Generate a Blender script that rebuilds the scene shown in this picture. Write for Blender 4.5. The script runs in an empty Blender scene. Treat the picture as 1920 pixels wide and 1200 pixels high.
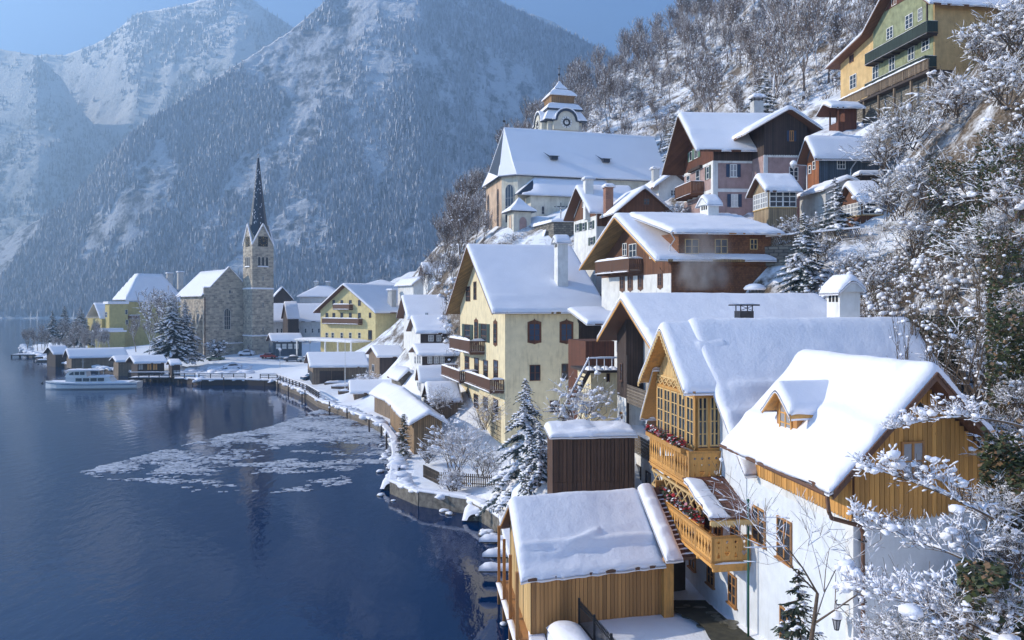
import bpy, math, random
import numpy as np
from mathutils import Vector, Matrix
from math import radians, sin, cos, tan, pi, sqrt, atan2
random.seed(7)
HAZE = True
sc = bpy.context.scene
COL = sc.collection
# ---------------------------------------------------------------- camera, sky, sun, exposure
F, CX, HY, CZ = 1450.0, 960.0, 575.0, 16.0      # focal length in photo pixels, horizon line, eye height above the lake (m)
cam = bpy.data.cameras.new('camera')
cam.sensor_width = 36.0
cam.lens = F/1920*36
cam.shift_y = (HY-600)/1920.0
cam.clip_start = 0.3
cam.clip_end = 20000
cam_ob = bpy.data.objects.new('camera', cam)
COL.objects.link(cam_ob)
cam_ob.location = (0, 0, CZ)
cam_ob.rotation_euler = (radians(90), 0, 0)
sc.camera = cam_ob
SUN_EL, SUN_AZ = 25.0, 5.0                      # azimuth: degrees beyond due left (-X) towards +Y
world = bpy.data.worlds.new('World')
sc.world = world
world.use_nodes = True
wn = world.node_tree
sky = wn.nodes.new('ShaderNodeTexSky')
sky.sky_type = 'NISHITA'
sky.sun_disc = False
sky.sun_elevation = radians(SUN_EL)
sky.sun_rotation = radians(-90+SUN_AZ)
sky.altitude = 3500
sky.air_density = 1.0
sky.dust_density = 0.0
sky.ozone_density = 5.0
bg = wn.nodes['Background']
bg.inputs['Strength'].default_value = 0.135
wn.links.new(sky.outputs[0], bg.inputs['Color'])
sl = bpy.data.lights.new('sun', 'SUN')
sl.energy = 5.0
sl.angle = radians(0.5)
sl.color = (1.0, 0.91, 0.77)
so = bpy.data.objects.new('sun', sl)
COL.objects.link(so)
sd = Vector((-cos(radians(SUN_EL))*cos(radians(SUN_AZ)), cos(radians(SUN_EL))*sin(radians(SUN_AZ)), sin(radians(SUN_EL))))
so.rotation_euler = sd.to_track_quat('Z', 'Y').to_euler()
so.location = (-60, 40, 80)
sc.view_settings.view_transform = 'Standard'
sc.view_settings.look = 'None'
sc.view_settings.exposure = 1.24
sc.view_settings.gamma = 1.0
try: sc.view_settings.use_curve_mapping = False
except Exception: pass
# ---------------------------------------------------------------- maths helpers
def P(px, py, d): return Vector(((px-CX)/F*d, d, CZ-(py-HY)/F*d))
def PZ(px, py, z=0.0):
    d = (CZ-z)*F/(py-HY); return Vector(((px-CX)/F*d, d, z))
def _h(ix, iy, s):
    n = (ix.astype(np.int64)*374761393 + iy.astype(np.int64)*668265263 + s*1442695041) & 0xffffffff
    n = ((n ^ (n >> 13))*1274126177) & 0xffffffff
    return ((n ^ (n >> 16)) & 0xffff)/65535.0
def vn(x, y, s=0):
    x = np.asarray(x, float); y = np.asarray(y, float)
    ix = np.floor(x); iy = np.floor(y); fx = x-ix; fy = y-iy
    fx = fx*fx*(3-2*fx); fy = fy*fy*(3-2*fy)
    a = _h(ix, iy, s); b = _h(ix+1, iy, s); c = _h(ix, iy+1, s); d = _h(ix+1, iy+1, s)
    return (a+(b-a)*fx)*(1-fy)+(c+(d-c)*fx)*fy
def fbm(x, y, o=4, s=0, g=.5):
    r = 0; a = 1.0; t = 0
    for i in range(o):
        r = r+a*vn(x*2**i+i*17.3, y*2**i+i*9.1, s+i); t += a; a *= g
    return r/t
# ---------------------------------------------------------------- materials
MATS = {}
def nodes(name):
    m = bpy.data.materials.new(name); m.use_nodes = True
    nt = m.node_tree; b = nt.nodes['Principled BSDF']
    MATS[name] = m
    return m, nt, b
def N(nt, t, **kw):
    n = nt.nodes.new(t)
    for k, v in kw.items():
        if k in n.inputs: n.inputs[k].default_value = v
        else: setattr(n, k, v)
    return n
def ramp(nt, fac, stops):
    r = nt.nodes.new('ShaderNodeValToRGB')
    while len(r.color_ramp.elements) < len(stops): r.color_ramp.elements.new(0.5)
    for e, (p, c) in zip(r.color_ramp.elements, stops):
        e.position = p; e.color = (c[0], c[1], c[2], 1)
    nt.links.new(fac, r.inputs['Fac']); return r
def mixc(nt, fac, a, b, bt='MIX'):
    m = nt.nodes.new('ShaderNodeMix'); m.data_type = 'RGBA'; m.blend_type = bt
    for sck, v in ((m.inputs[0], fac), (m.inputs[6], a), (m.inputs[7], b)):
        if hasattr(v, 'is_output') or isinstance(v, bpy.types.NodeSocket): nt.links.new(v, sck)
        elif isinstance(v, (int, float)): sck.default_value = v
        else: sck.default_value = (v[0], v[1], v[2], 1)
    return m.outputs[2]
def mth(nt, op, a, b=None, c=None):
    m = nt.nodes.new('ShaderNodeMath'); m.operation = op
    for i, v in enumerate((a, b, c)):
        if v is None: continue
        if isinstance(v, (int, float)): m.inputs[i].default_value = v
        else: nt.links.new(v, m.inputs[i])
    return m.outputs[0]
def bump(nt, b, h, strength=.3, dist=.05):
    n = nt.nodes.new('ShaderNodeBump'); n.inputs['Strength'].default_value = strength; n.inputs['Distance'].default_value = dist
    nt.links.new(h, n.inputs['Height']); nt.links.new(n.outputs[0], b.inputs['Normal'])
def coord(nt, kind='Object', scale=(1, 1, 1)):
    c = nt.nodes.new('ShaderNodeTexCoord'); m = nt.nodes.new('ShaderNodeMapping'); m.inputs['Scale'].default_value = scale
    nt.links.new(c.outputs[kind], m.inputs[0]); return m.outputs[0]
def noise(nt, vec, scale, detail=4, rough=.6):
    n = N(nt, 'ShaderNodeTexNoise', Scale=scale, Detail=detail, Roughness=rough); nt.links.new(vec, n.inputs['Vector']); return n.outputs['Fac']
def plaster(name, col, var=.12, scale=1.2, rough=.9, stain=.25):
    m, nt, b = nodes(name); v = coord(nt)
    n1 = noise(nt, v, scale, 6); n2 = noise(nt, v, 30, 3)
    vs = coord(nt, 'Object', (1.5, 1.5, .25)); n3 = noise(nt, vs, 1.6, 5)
    d = tuple(c*(1-var) for c in col); l = tuple(min(1, c*(1+var*.5)) for c in col)
    r = ramp(nt, n1, [(.35, d), (.65, l)])
    r3 = ramp(nt, n3, [(.52, (1, 1, 1)), (.75, (1-stain, 1-stain*1.05, 1-stain*1.15))])
    nt.links.new(mixc(nt, 1.0, r.outputs[0], r3.outputs[0], 'MULTIPLY'), b.inputs['Base Color'])
    b.inputs['Roughness'].default_value = rough
    bump(nt, b, mth(nt, 'ADD', n2, n1), .35, .03); return m
def planks(name, col, w=.16, axis='v', rough=.75, gap=.25, var=.35):
    """timber cladding: w = board width; axis v = vertical boards, h = horizontal boards"""
    m, nt, b = nodes(name); c = nt.nodes.new('ShaderNodeTexCoord'); s = nt.nodes.new('ShaderNodeSeparateXYZ'); nt.links.new(c.outputs['Object'], s.inputs[0])
    u = mth(nt, 'ADD', s.outputs[0], s.outputs[1]) if axis == 'v' else s.outputs[2]
    u = mth(nt, 'DIVIDE', u, w)
    fr = mth(nt, 'FRACT', u); idn = mth(nt, 'FLOOR', u)
    wn_ = nt.nodes.new('ShaderNodeTexWhiteNoise'); wn_.noise_dimensions = '1D'; nt.links.new(idn, wn_.inputs['W'])
    v = coord(nt, 'Object', (9, 9, .9) if axis == 'v' else (.9, .9, 9)); n = noise(nt, v, 2.2, 6)
    vw = coord(nt); nw = noise(nt, vw, .9, 4)
    f = mth(nt, 'ADD', mth(nt, 'MULTIPLY', wn_.outputs[0], .45), mth(nt, 'MULTIPLY', n, .65))
    r = ramp(nt, f, [(.2, tuple(x*(1-var) for x in col)), (.85, tuple(min(1, x*(1+var)) for x in col))])
    w2 = ramp(nt, nw, [(.4, (1, 1, 1)), (.7, (.72, .7, .7))])
    cc = mixc(nt, 1.0, r.outputs[0], w2.outputs[0], 'MULTIPLY')
    g = mth(nt, 'LESS_THAN', mth(nt, 'MINIMUM', fr, mth(nt, 'SUBTRACT', 1.0, fr)), .07)
    nt.links.new(mixc(nt, g, cc, tuple(x*gap for x in col)), b.inputs['Base Color'])
    b.inputs['Roughness'].default_value = rough
    bump(nt, b, mth(nt, 'SUBTRACT', mth(nt, 'MULTIPLY', n, .3), g), .5, .02); return m
def wood(name, col, rough=.7, var=.3):
    m, nt, b = nodes(name); v = coord(nt, 'Object', (7, 7, .8)); n = noise(nt, v, 2.5, 6)
    oi = nt.nodes.new('ShaderNodeObjectInfo')
    f = mth(nt, 'ADD', mth(nt, 'MULTIPLY', n, .75), mth(nt, 'MULTIPLY', oi.outputs['Random'], .55))
    r = ramp(nt, f, [(.2, tuple(x*(1-var) for x in col)), (.85, tuple(min(1, x*(1+var)) for x in col))])
    kn = nt.nodes.new('ShaderNodeTexVoronoi'); kn.inputs['Scale'].default_value = 2.2
    kv = nt.nodes.new('ShaderNodeVectorMath'); kv.operation = 'ADD'
    nt.links.new(coord(nt, 'Object', (1.5, 1.5, .8)), kv.inputs[0]); nt.links.new(oi.outputs['Random'], kv.inputs[1]); nt.links.new(kv.outputs[0], kn.inputs['Vector'])
    kf = mth(nt, 'LESS_THAN', kn.outputs['Distance'], .045)
    gw = ramp(nt, noise(nt, coord(nt, 'Object', (2.2, 2.2, .5)), 1.3, 5, .7), [(.50, (0, 0, 0)), (.72, (.75, .75, .75))])
    wc_ = mixc(nt, gw.outputs[0], r.outputs[0], tuple(x*.45+.04 for x in col))
    nt.links.new(mixc(nt, kf, wc_, tuple(x*.35 for x in col)), b.inputs['Base Color']); b.inputs['Roughness'].default_value = rough
    bump(nt, b, n, .3, .01); return m
def plain(name, col, rough=.6, metal=0.0, var=.1):
    m, nt, b = nodes(name); n = noise(nt, coord(nt), 6, 4)
    r = ramp(nt, n, [(.3, tuple(x*(1-var) for x in col)), (.7, tuple(min(1, x*(1+var)) for x in col))])
    nt.links.new(r.outputs[0], b.inputs['Base Color']); b.inputs['Roughness'].default_value = rough; b.inputs['Metallic'].default_value = metal; return m
def bricks(name, c1, c2, mort, bw, bh, ms=.02, rough=.9, bs=.6, spread=.5):
    m, nt, b = nodes(name); c = nt.nodes.new('ShaderNodeTexCoord'); s = nt.nodes.new('ShaderNodeSeparateXYZ'); nt.links.new(c.outputs['Object'], s.inputs[0])
    nz = noise(nt, c.outputs['Object'], 1.3, 3)
    cb = nt.nodes.new('ShaderNodeCombineXYZ')
    nt.links.new(mth(nt, 'ADD', mth(nt, 'ADD', s.outputs[0], s.outputs[1]), mth(nt, 'MULTIPLY', nz, .3)), cb.inputs[0])
    nt.links.new(mth(nt, 'ADD', s.outputs[2], mth(nt, 'MULTIPLY', nz, .08)), cb.inputs[1])
    br = nt.nodes.new('ShaderNodeTexBrick'); nt.links.new(cb.outputs[0], br.inputs['Vector'])
    for k, v in (('Scale', 1.0), ('Mortar Size', ms), ('Mortar Smooth', .2), ('Bias', 0.0), ('Brick Width', bw), ('Row Height', bh)): br.inputs[k].default_value = v
    br.inputs['Color1'].default_value = (*c1, 1); br.inputs['Color2'].default_value = (*c2, 1); br.inputs['Mortar'].default_value = (*mort, 1)
    n2 = noise(nt, c.outputs['Object'], 1.1, 6)
    r = ramp(nt, n2, [(.3, (.65, .65, .68)), (.7, (1.15, 1.12, 1.08))])
    nt.links.new(mixc(nt, 1.0, br.outputs['Color'], r.outputs[0], 'MULTIPLY'), b.inputs['Base Color']); b.inputs['Roughness'].default_value = rough
    bump(nt, b, mth(nt, 'ADD', mth(nt, 'MULTIPLY', br.outputs['Fac'], -1.0), mth(nt, 'MULTIPLY', n2, .6)), bs, .04); return m
def snowmat(name, scale=6.0, b1=.25, col=(.88, .865, .89)):
    m, nt, b = nodes(name); v = coord(nt)
    n = noise(nt, v, scale, 5, .65); n2 = noise(nt, v, scale*.12, 3)
    r = ramp(nt, n2, [(.3, tuple(c*.96 for c in col)), (.7, col)])
    nt.links.new(r.outputs[0], b.inputs['Base Color']); b.inputs['Roughness'].default_value = .75
    b.inputs['Specular IOR Level'].default_value = .25
    n3 = noise(nt, v, scale*5, 3, .7); bump(nt, b, mth(nt, 'ADD', n, mth(nt, 'MULTIPLY', n3, .35)), b1, .08); return m
SNOW = snowmat('snow', 5.0, .4)
SNOWF = snowmat('snow_far', 2.5, .15)
YEL = plaster('yellow_plaster', (.78, .66, .42), .1, 1.2, .9, .3); YEL2 = plaster('hotel_plaster', (.66, .55, .27)); OCH = plaster('ochre_plaster', (.60, .41, .19), .2, .8)
VIL = plaster('villa_plaster', (.52, .43, .17)); WHT = plaster('white_plaster', (.74, .73, .70)); WHT2 = plaster('cool_white_plaster', (.68, .71, .74), .08, 2.0, .9, .12)
GRY = plaster('grey_plaster', (.50, .49, .47)); PNK = plaster('pink_plaster', (.38, .26, .24), .2); GRN = plaster('green_plaster', (.27, .29, .17), .3); CHW = plaster('church_plaster', (.64, .60, .50), .2, .6)
CHP = plaster('weathered_pink_plaster', (.58, .42, .30), .3, .5)
BRN = planks('brown_planks', (.16, .065, .03)); DRK = planks('dark_planks', (.06, .038, .03), .2); RED = planks('red_planks', (.13, .042, .02), .14)
SHG = bricks('wood_shingles', (.26, .11, .045), (.15, .062, .028), (.05, .022, .012), .14, .16, .008, .8, .4)
BLU = planks('blue_grey_planks', (.07, .095, .125), .22); GYW = planks('weathered_planks', (.24, .17, .11), .16); GYH = planks('weathered_rails', (.20, .16, .12), .22, 'h')
ORW = wood('orange_timber', (.50, .25, .065), .7, .42); ORP = planks('orange_planks', (.55, .31, .10), .13, 'v', .6, .3, .22); ORD = wood('dark_honey_timber', (.36, .17, .055))
LTW = wood('light_timber', (.55, .37, .16)); TIM = wood('brown_timber', (.12, .055, .03)); TIMD = wood('dark_timber', (.04, .026, .02)); SOF = planks('soffit_boards', (.30, .19, .075), .2)
RUS = planks('rusty_boards', (.10, .05, .028), .3)
STN = bricks('ashlar_stone', (.62, .54, .42), (.30, .26, .21), (.52, .48, .40), .95, .5, .035, .95, .9)
RUB = bricks('rubble_stone', (.30, .27, .22), (.15, .14, .12), (.10, .09, .08), .5, .28, .03, .95, 1.0)
QUAY = plaster('quay_stone', (.20, .18, .15), .5, 2.5, .95, .5)
SLT = plain('dark_slate', (.025, .035, .055), .45, 0, .4); TILE = plain('brown_tiles', (.13, .05, .03), .6, 0, .35)
GLS = plain('window_glass', (.03, .04, .055), .08); GLL = plain('curtained_glass', (.32, .32, .33), .25); CUR = plain('white_curtain', (.6, .6, .58), .6)
WFR = plain('white_window_frame', (.72, .71, .68), .5); GSH = plain('green_shutter', (.03, .06, .05), .5); BSH = plain('blue_shutter', (.025, .05, .10), .5); LGS = plain('light_green_shutter', (.12, .22, .16), .5)
MET = plain('dark_metal', (.05, .05, .055), .4, .7); MTL = plain('grey_metal', (.45, .46, .48), .4, .5); GPOLE = plain('green_painted_metal', (.01, .09, .05), .4); GOLD = plain('gold_leaf', (.75, .52, .15), .3, .8)
BLK = plain('black_paint', (.012, .012, .014), .6); BRC = bricks('chimney_brick', (.40, .17, .10), (.30, .12, .07), (.3, .25, .2), .25, .08, .012); BOATW = plain('white_hull_paint', (.78, .78, .76), .3); BOATB = plain('blue_stripe_paint', (.05, .12, .25), .3)
FLR = plain('red_petals', (.42, .02, .03), .6, 0, .4); FLP = plain('pink_petals', (.6, .25, .3), .6); LEAF = plain('flower_leaves', (.03, .05, .02), .6, 0, .4)
def leafmat(name, a, b_, sn=0.0):
    m, nt, b = nodes(name); oi = nt.nodes.new('ShaderNodeNewGeometry')
    v = coord(nt); n = noise(nt, v, 1.4, 3)
    f = mth(nt, 'ADD', mth(nt, 'MULTIPLY', oi.outputs['Random Per Island'], .6), mth(nt, 'MULTIPLY', n, .5))
    r = ramp(nt, f, [(.25, a), (.85, b_)]); nt.links.new(r.outputs[0], b.inputs['Base Color']); b.inputs['Roughness'].default_value = .65; return m
NEED = leafmat('needles', (.02, .035, .022), (.055, .07, .04)); NEEDB = leafmat('blue_needles', (.03, .05, .05), (.07, .095, .09)); IVY = leafmat('ivy_leaves', (.012, .022, .008), (.07, .085, .022)); DRY = leafmat('dry_leaves', (.14, .075, .035), (.26, .16, .08))
def barkmat(name, col, lo=.25, hi=.5, sn=.8):
    """bark with snow caught on every upward face"""
    m, nt, b = nodes(name); g = nt.nodes.new('ShaderNodeNewGeometry'); s = nt.nodes.new('ShaderNodeSeparateXYZ'); nt.links.new(g.outputs['True Normal'], s.inputs[0])
    n = noise(nt, coord(nt), 1.1, 4); n2 = noise(nt, coord(nt), 8, 3)
    f = mth(nt, 'ADD', s.outputs[2], mth(nt, 'MULTIPLY', mth(nt, 'SUBTRACT', n, .5), 1.2))
    r = ramp(nt, f, [(lo, (0, 0, 0)), (hi, (1, 1, 1))])
    c = ramp(nt, n2, [(.3, tuple(x*.6 for x in col)), (.7, tuple(x*1.3 for x in col))])
    nt.links.new(mixc(nt, r.outputs[0], c.outputs[0], (sn, sn*1.01, sn*1.04)), b.inputs['Base Color']); b.inputs['Roughness'].default_value = .85; return m
BARK = barkmat('snowy_bark', (.11, .075, .05), .4, .7); BARK2 = barkmat('frosted_twigs', (.17, .125, .10), -.35, .25, .78); BARKB = plain('bare_bark', (.12, .085, .055), .85, 0, .4)
# ---------------------------------------------------------------- mesh collector
class M:
    def __init__(s): s.v = []; s.f = []; s.m = []; s.k = 0
    def add(s, vs, fs, k=None):
        o = len(s.v); s.v += [tuple(v) for v in vs]; s.f += [tuple(i+o for i in f) for f in fs]; s.m += [s.k if k is None else k]*len(fs); return s
    def box(s, x0, x1, y0, y1, z0, z1, k=None):
        if x0 > x1: x0, x1 = x1, x0
        if y0 > y1: y0, y1 = y1, y0
        if z0 > z1: z0, z1 = z1, z0
        return s.add([(x0, y0, z0), (x1, y0, z0), (x1, y1, z0), (x0, y1, z0), (x0, y0, z1), (x1, y0, z1), (x1, y1, z1), (x0, y1, z1)],
              [(0, 3, 2, 1), (4, 5, 6, 7), (0, 1, 5, 4), (1, 2, 6, 5), (2, 3, 7, 6), (3, 0, 4, 7)], k)
    def prism(s, poly, vec, k=None):
        n = len(poly); a = [Vector(p) for p in poly]; b = [p+Vector(vec) for p in a]
        return s.add(a+b, [tuple(range(n-1, -1, -1)), tuple(range(n, 2*n))]+[(i, (i+1) % n, n+(i+1) % n, n+i) for i in range(n)], k)
    def tube(s, p0, p1, r0, r1=None, n=6, cap=True, k=None):
        r1 = r0 if r1 is None else r1; p0 = Vector(p0); p1 = Vector(p1); d = (p1-p0)
        if d.length < 1e-6: return s
        q = d.to_track_quat('Z', 'Y'); vs = []
        for p, r in ((p0, r0), (p1, r1)):
            for i in range(n):
                a = 2*pi*i/n; vs.append(p+q @ Vector((cos(a)*r, sin(a)*r, 0)))
        fs = [(i, (i+1) % n, n+(i+1) % n, n+i) for i in range(n)]
        if cap: fs += [tuple(range(n-1, -1, -1)), tuple(range(n, 2*n))]
        return s.add(vs, fs, k)
    def path(s, pts, r, n=6, k=None):
        for a, b in zip(pts[:-1], pts[1:]): s.tube(a, b, r, r, n, True, k)
        return s
    def beam(s, p0, p1, w, h, k=None):
        p0 = Vector(p0); p1 = Vector(p1); d = (p1-p0).normalized(); up = Vector((0, 0, 1))
        sd_ = d.cross(up)
        sd_ = Vector((1, 0, 0)) if sd_.length < 1e-4 else sd_.normalized(); u = sd_.cross(d)
        c = [sd_*(-w/2)+u*(-h/2), sd_*(w/2)+u*(-h/2), sd_*(w/2)+u*(h/2), sd_*(-w/2)+u*(h/2)]
        return s.prism([p0+x for x in c], p1-p0, k)
    def lathe(s, c, prof, n=12, k=None):
        c = Vector(c); vs = []; fs = []
        for r, z in prof:
            for i in range(n): vs.append(c+Vector((cos(2*pi*i/n)*r, sin(2*pi*i/n)*r, z)))
        for j in range(len(prof)-1):
            for i in range(n): fs.append((j*n+i, j*n+(i+1) % n, (j+1)*n+(i+1) % n, (j+1)*n+i))
        fs += [tuple(range(n-1, -1, -1)), tuple(range((len(prof)-1)*n, len(prof)*n))]
        return s.add(vs, fs, k)
    def mesh(s, name, mats, smooth=False, xf=None):
        me = bpy.data.meshes.new(name); me.from_pydata([xf(v) for v in s.v] if xf else s.v, [], s.f)
        for m in (mats if isinstance(mats, (list, tuple)) else [mats]): me.materials.append(m)
        if any(s.m): me.polygons.foreach_set('material_index', s.m)
        if smooth: me.polygons.foreach_set('use_smooth', [True]*len(me.polygons))
        me.update(); return me
def link(name, me, parent=None, loc=(0, 0, 0), rz=0.0, label=None, cat=None, group=None, kind=None):
    o = bpy.data.objects.new(name, me); COL.objects.link(o)
    o.location = loc; o.rotation_euler = (0, 0, rz)
    if parent: o.parent = parent
    if label: o['label'] = label
    if cat: o['category'] = cat
    if group: o['group'] = group
    if kind: o['kind'] = kind
    return o
def copy_tree(o, parent=None):
    c = o.copy(); COL.objects.link(c); c.parent = parent
    for ch in list(o.children): copy_tree(ch, c)
    return c
def put(src, used, loc, rz=0.0, sca=1.0, label=None, group=None):
    """first call moves the original, later calls copy it with its parts"""
    o = src if not used.get(src.name) else copy_tree(src); used[src.name] = True
    o.location = loc; o.rotation_euler = (0, 0, rz); o.scale = (sca, sca, sca) if not isinstance(sca, tuple) else sca
    if label: o['label'] = label
    if group: o['group'] = group
    return o
USED = {}
def gridmesh(name, X, Y, Z, mats, smooth=True, close=None, mask=None):
    """heightfield-like grid of arrays (n,m) -> mesh; close = drop a skirt by this much"""
    n, m = X.shape
    v = np.stack([X, Y, Z], -1).reshape(-1, 3)
    idx = np.arange(n*m).reshape(n, m)
    q = np.stack([idx[:-1, :-1], idx[1:, :-1], idx[1:, 1:], idx[:-1, 1:]], -1)
    if mask is not None: q = q[mask]
    q = q.reshape(-1, 4)
    if close is not None:
        ring = np.concatenate([idx[0, :], idx[1:, -1], idx[-1, -2::-1], idx[-2:0:-1, 0]])
        base = v[ring].copy(); base[:, 2] -= close; o = len(v); v = np.concatenate([v, base]); k = len(ring)
        a = ring; b = np.roll(ring, -1); c = o+np.arange(k); d = np.roll(c, -1)
        q = np.concatenate([q, np.stack([b, a, c, d], -1)])
        bot = np.array([o, o+n-1 if False else o])  # skirt only; the deck below closes it
    me = bpy.data.meshes.new(name)
    me.vertices.add(len(v)); me.vertices.foreach_set('co', v.astype(np.float32).ravel())
    me.loops.add(len(q)*4); me.loops.foreach_set('vertex_index', q.astype(np.int32).ravel())
    me.polygons.add(len(q)); me.polygons.foreach_set('loop_start', np.arange(len(q), dtype=np.int32)*4)
    me.polygons.foreach_set('use_smooth', np.full(len(q), smooth))
    for mt in (mats if isinstance(mats, (list, tuple)) else [mats]): me.materials.append(mt)
    me.update(calc_edges=True); me.validate(); return me
def rawmesh(name, v, f, mats, mi=None, smooth=False):
    v = np.asarray(v, np.float32); f = np.asarray(f, np.int32); k = f.shape[1]
    me = bpy.data.meshes.new(name)
    me.vertices.add(len(v)); me.vertices.foreach_set('co', v.ravel())
    me.loops.add(len(f)*k); me.loops.foreach_set('vertex_index', f.ravel())
    me.polygons.add(len(f)); me.polygons.foreach_set('loop_start', np.arange(len(f), dtype=np.int32)*k)
    for mt in (mats if isinstance(mats, (list, tuple)) else [mats]): me.materials.append(mt)
    if mi is not None: me.polygons.foreach_set('material_index', np.asarray(mi, np.int32))
    me.polygons.foreach_set('use_smooth', np.full(len(f), smooth))
    me.update(calc_edges=True); return me
def ico(sub=1):
    import bmesh
    b = bmesh.new(); bmesh.ops.create_icosphere(b, subdivisions=sub, radius=1.0)
    v = np.array([x.co[:] for x in b.verts]); f = np.array([[x.index for x in p.verts] for p in b.faces]); b.free(); return v, f
ICO1 = ico(1); ICO2 = ico(2); ICO3 = ico(3)
def lumps(pts, rad, ic=ICO1, squash=.6, rough=.25, seed=0, sub=0):
    """rough snow lumps: pts (n,3), rad (n,) or (n,3) -> verts, tris; sub = extra lumps fused to each to break its outline"""
    rs = np.random.RandomState(seed); pts = np.asarray(pts, float).reshape(-1, 3); rad = np.asarray(rad, float)
    if rad.ndim == 1: rad = np.stack([rad, rad, rad*squash], -1)
    P_, R_ = [pts], [rad]
    for i in range(sub):
        f = rs.uniform(.35, .8, (len(pts), 1)); P_.append(pts+rs.uniform(-1, 1, rad.shape)*rad*np.array([.95, .95, .7])); R_.append(rad*f)
    pts = np.concatenate(P_); rad = np.concatenate(R_); n = len(pts)
    V, Fc = ic; k = len(V)
    K = rs.normal(0, 2.0, (n, 3, 3)); ph = rs.rand(n, 3, 1)*6.28
    w = np.sin(np.einsum('nij,kj->nik', K, V)+ph).mean(1)
    v = V[None]*(1+rough*1.6*w[..., None]+rough*.25*(rs.rand(n, k, 1)-.5))
    a = rs.rand(n)*2*pi; c, s_ = np.cos(a), np.sin(a)
    v = v*rad[:, None, :]
    x = v[..., 0]*c[:, None]-v[..., 1]*s_[:, None]; y = v[..., 0]*s_[:, None]+v[..., 1]*c[:, None]
    v = np.stack([x, y, v[..., 2]], -1)+pts[:, None, :]
    f = Fc[None]+(np.arange(n)*k)[:, None, None]
    return v.reshape(-1, 3), f.reshape(-1, 3)
def tubes(segs, n=3):
    """segs: array (m,8): p0,p1,r0,r1 -> verts, quads; vectorised"""
    s = np.asarray(segs, float); p0 = s[:, 0:3]; p1 = s[:, 3:6]; r0 = s[:, 6]; r1 = s[:, 7]
    d = p1-p0; L = np.linalg.norm(d, axis=1, keepdims=True)+1e-9; d = d/L
    up = np.tile(np.array([0, 0, 1.0]), (len(s), 1)); al = np.abs(d[:, 2]) > .97; up[al] = (1, 0, 0)
    sx = np.cross(d, up); sx /= np.linalg.norm(sx, axis=1, keepdims=True)+1e-9; u = np.cross(sx, d)
    vs = []
    for p, r in ((p0, r0), (p1, r1)):
        for i in range(n):
            a = 2*pi*i/n + (pi/2+pi/n)   # a flat side looks up
            vs.append(p+(sx*np.cos(a)+u*np.sin(a))*r[:, None])
    v = np.stack(vs, 1).reshape(-1, 3); b = (np.arange(len(s))*2*n)[:, None]
    q = np.concatenate([b+np.array([i, (i+1) % n, n+(i+1) % n, n+i]) for i in range(n)])
    return v, q

def snowtubes(s, r, seed, frac=.8, lift=.55):
    """soft pillows of snow lying along the upper side of each branch; thickness wanders smoothly"""
    s = np.asarray(s, float); rs = np.random.RandomState(seed); mid = (s[:, 0:3]+s[:, 3:6])/2; d = s[:, 3:6]-s[:, 0:3]; L = np.linalg.norm(d, axis=1)+1e-6; d = d/L[:, None]
    th = r*(.12+1.7*np.clip(vn(mid[:, 0]*2.2+seed, mid[:, 1]*2.2+mid[:, 2]*2.7, seed)-.3, 0, 1)**1.2+.25*rs.rand(len(s)))*(1-.75*np.abs(d[:, 2]))
    k = (rs.rand(len(s)) < frac) & (th > r*.2); mid, d, L, th = mid[k], d[k], L[k], th[k]; n = len(th)
    V, Fc = ICO1; K = rs.normal(0, 2.0, (n, 3, 3)); ph = rs.rand(n, 3, 1)*6.28; w = np.sin(np.einsum('nij,kj->nik', K, V)+ph).mean(1); v = V[None]*(1+.28*w[..., None])
    up = np.tile(np.array([0, 0, 1.0]), (n, 1)); sx = np.cross(d, up); sx /= np.linalg.norm(sx, axis=1, keepdims=True)+1e-6; u = np.cross(sx, d)
    q = v[..., 0:1]*(d*(L*.62+th*.4)[:, None])[:, None]+v[..., 1:2]*(sx*th[:, None]*1.05)[:, None]+v[..., 2:3]*(u*th[:, None]*.8)[:, None]+mid[:, None]; q[..., 2] += (th*lift)[:, None]
    return q.reshape(-1, 3), (Fc[None]+(np.arange(n)*len(V))[:, None, None]).reshape(-1, 3)
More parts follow.
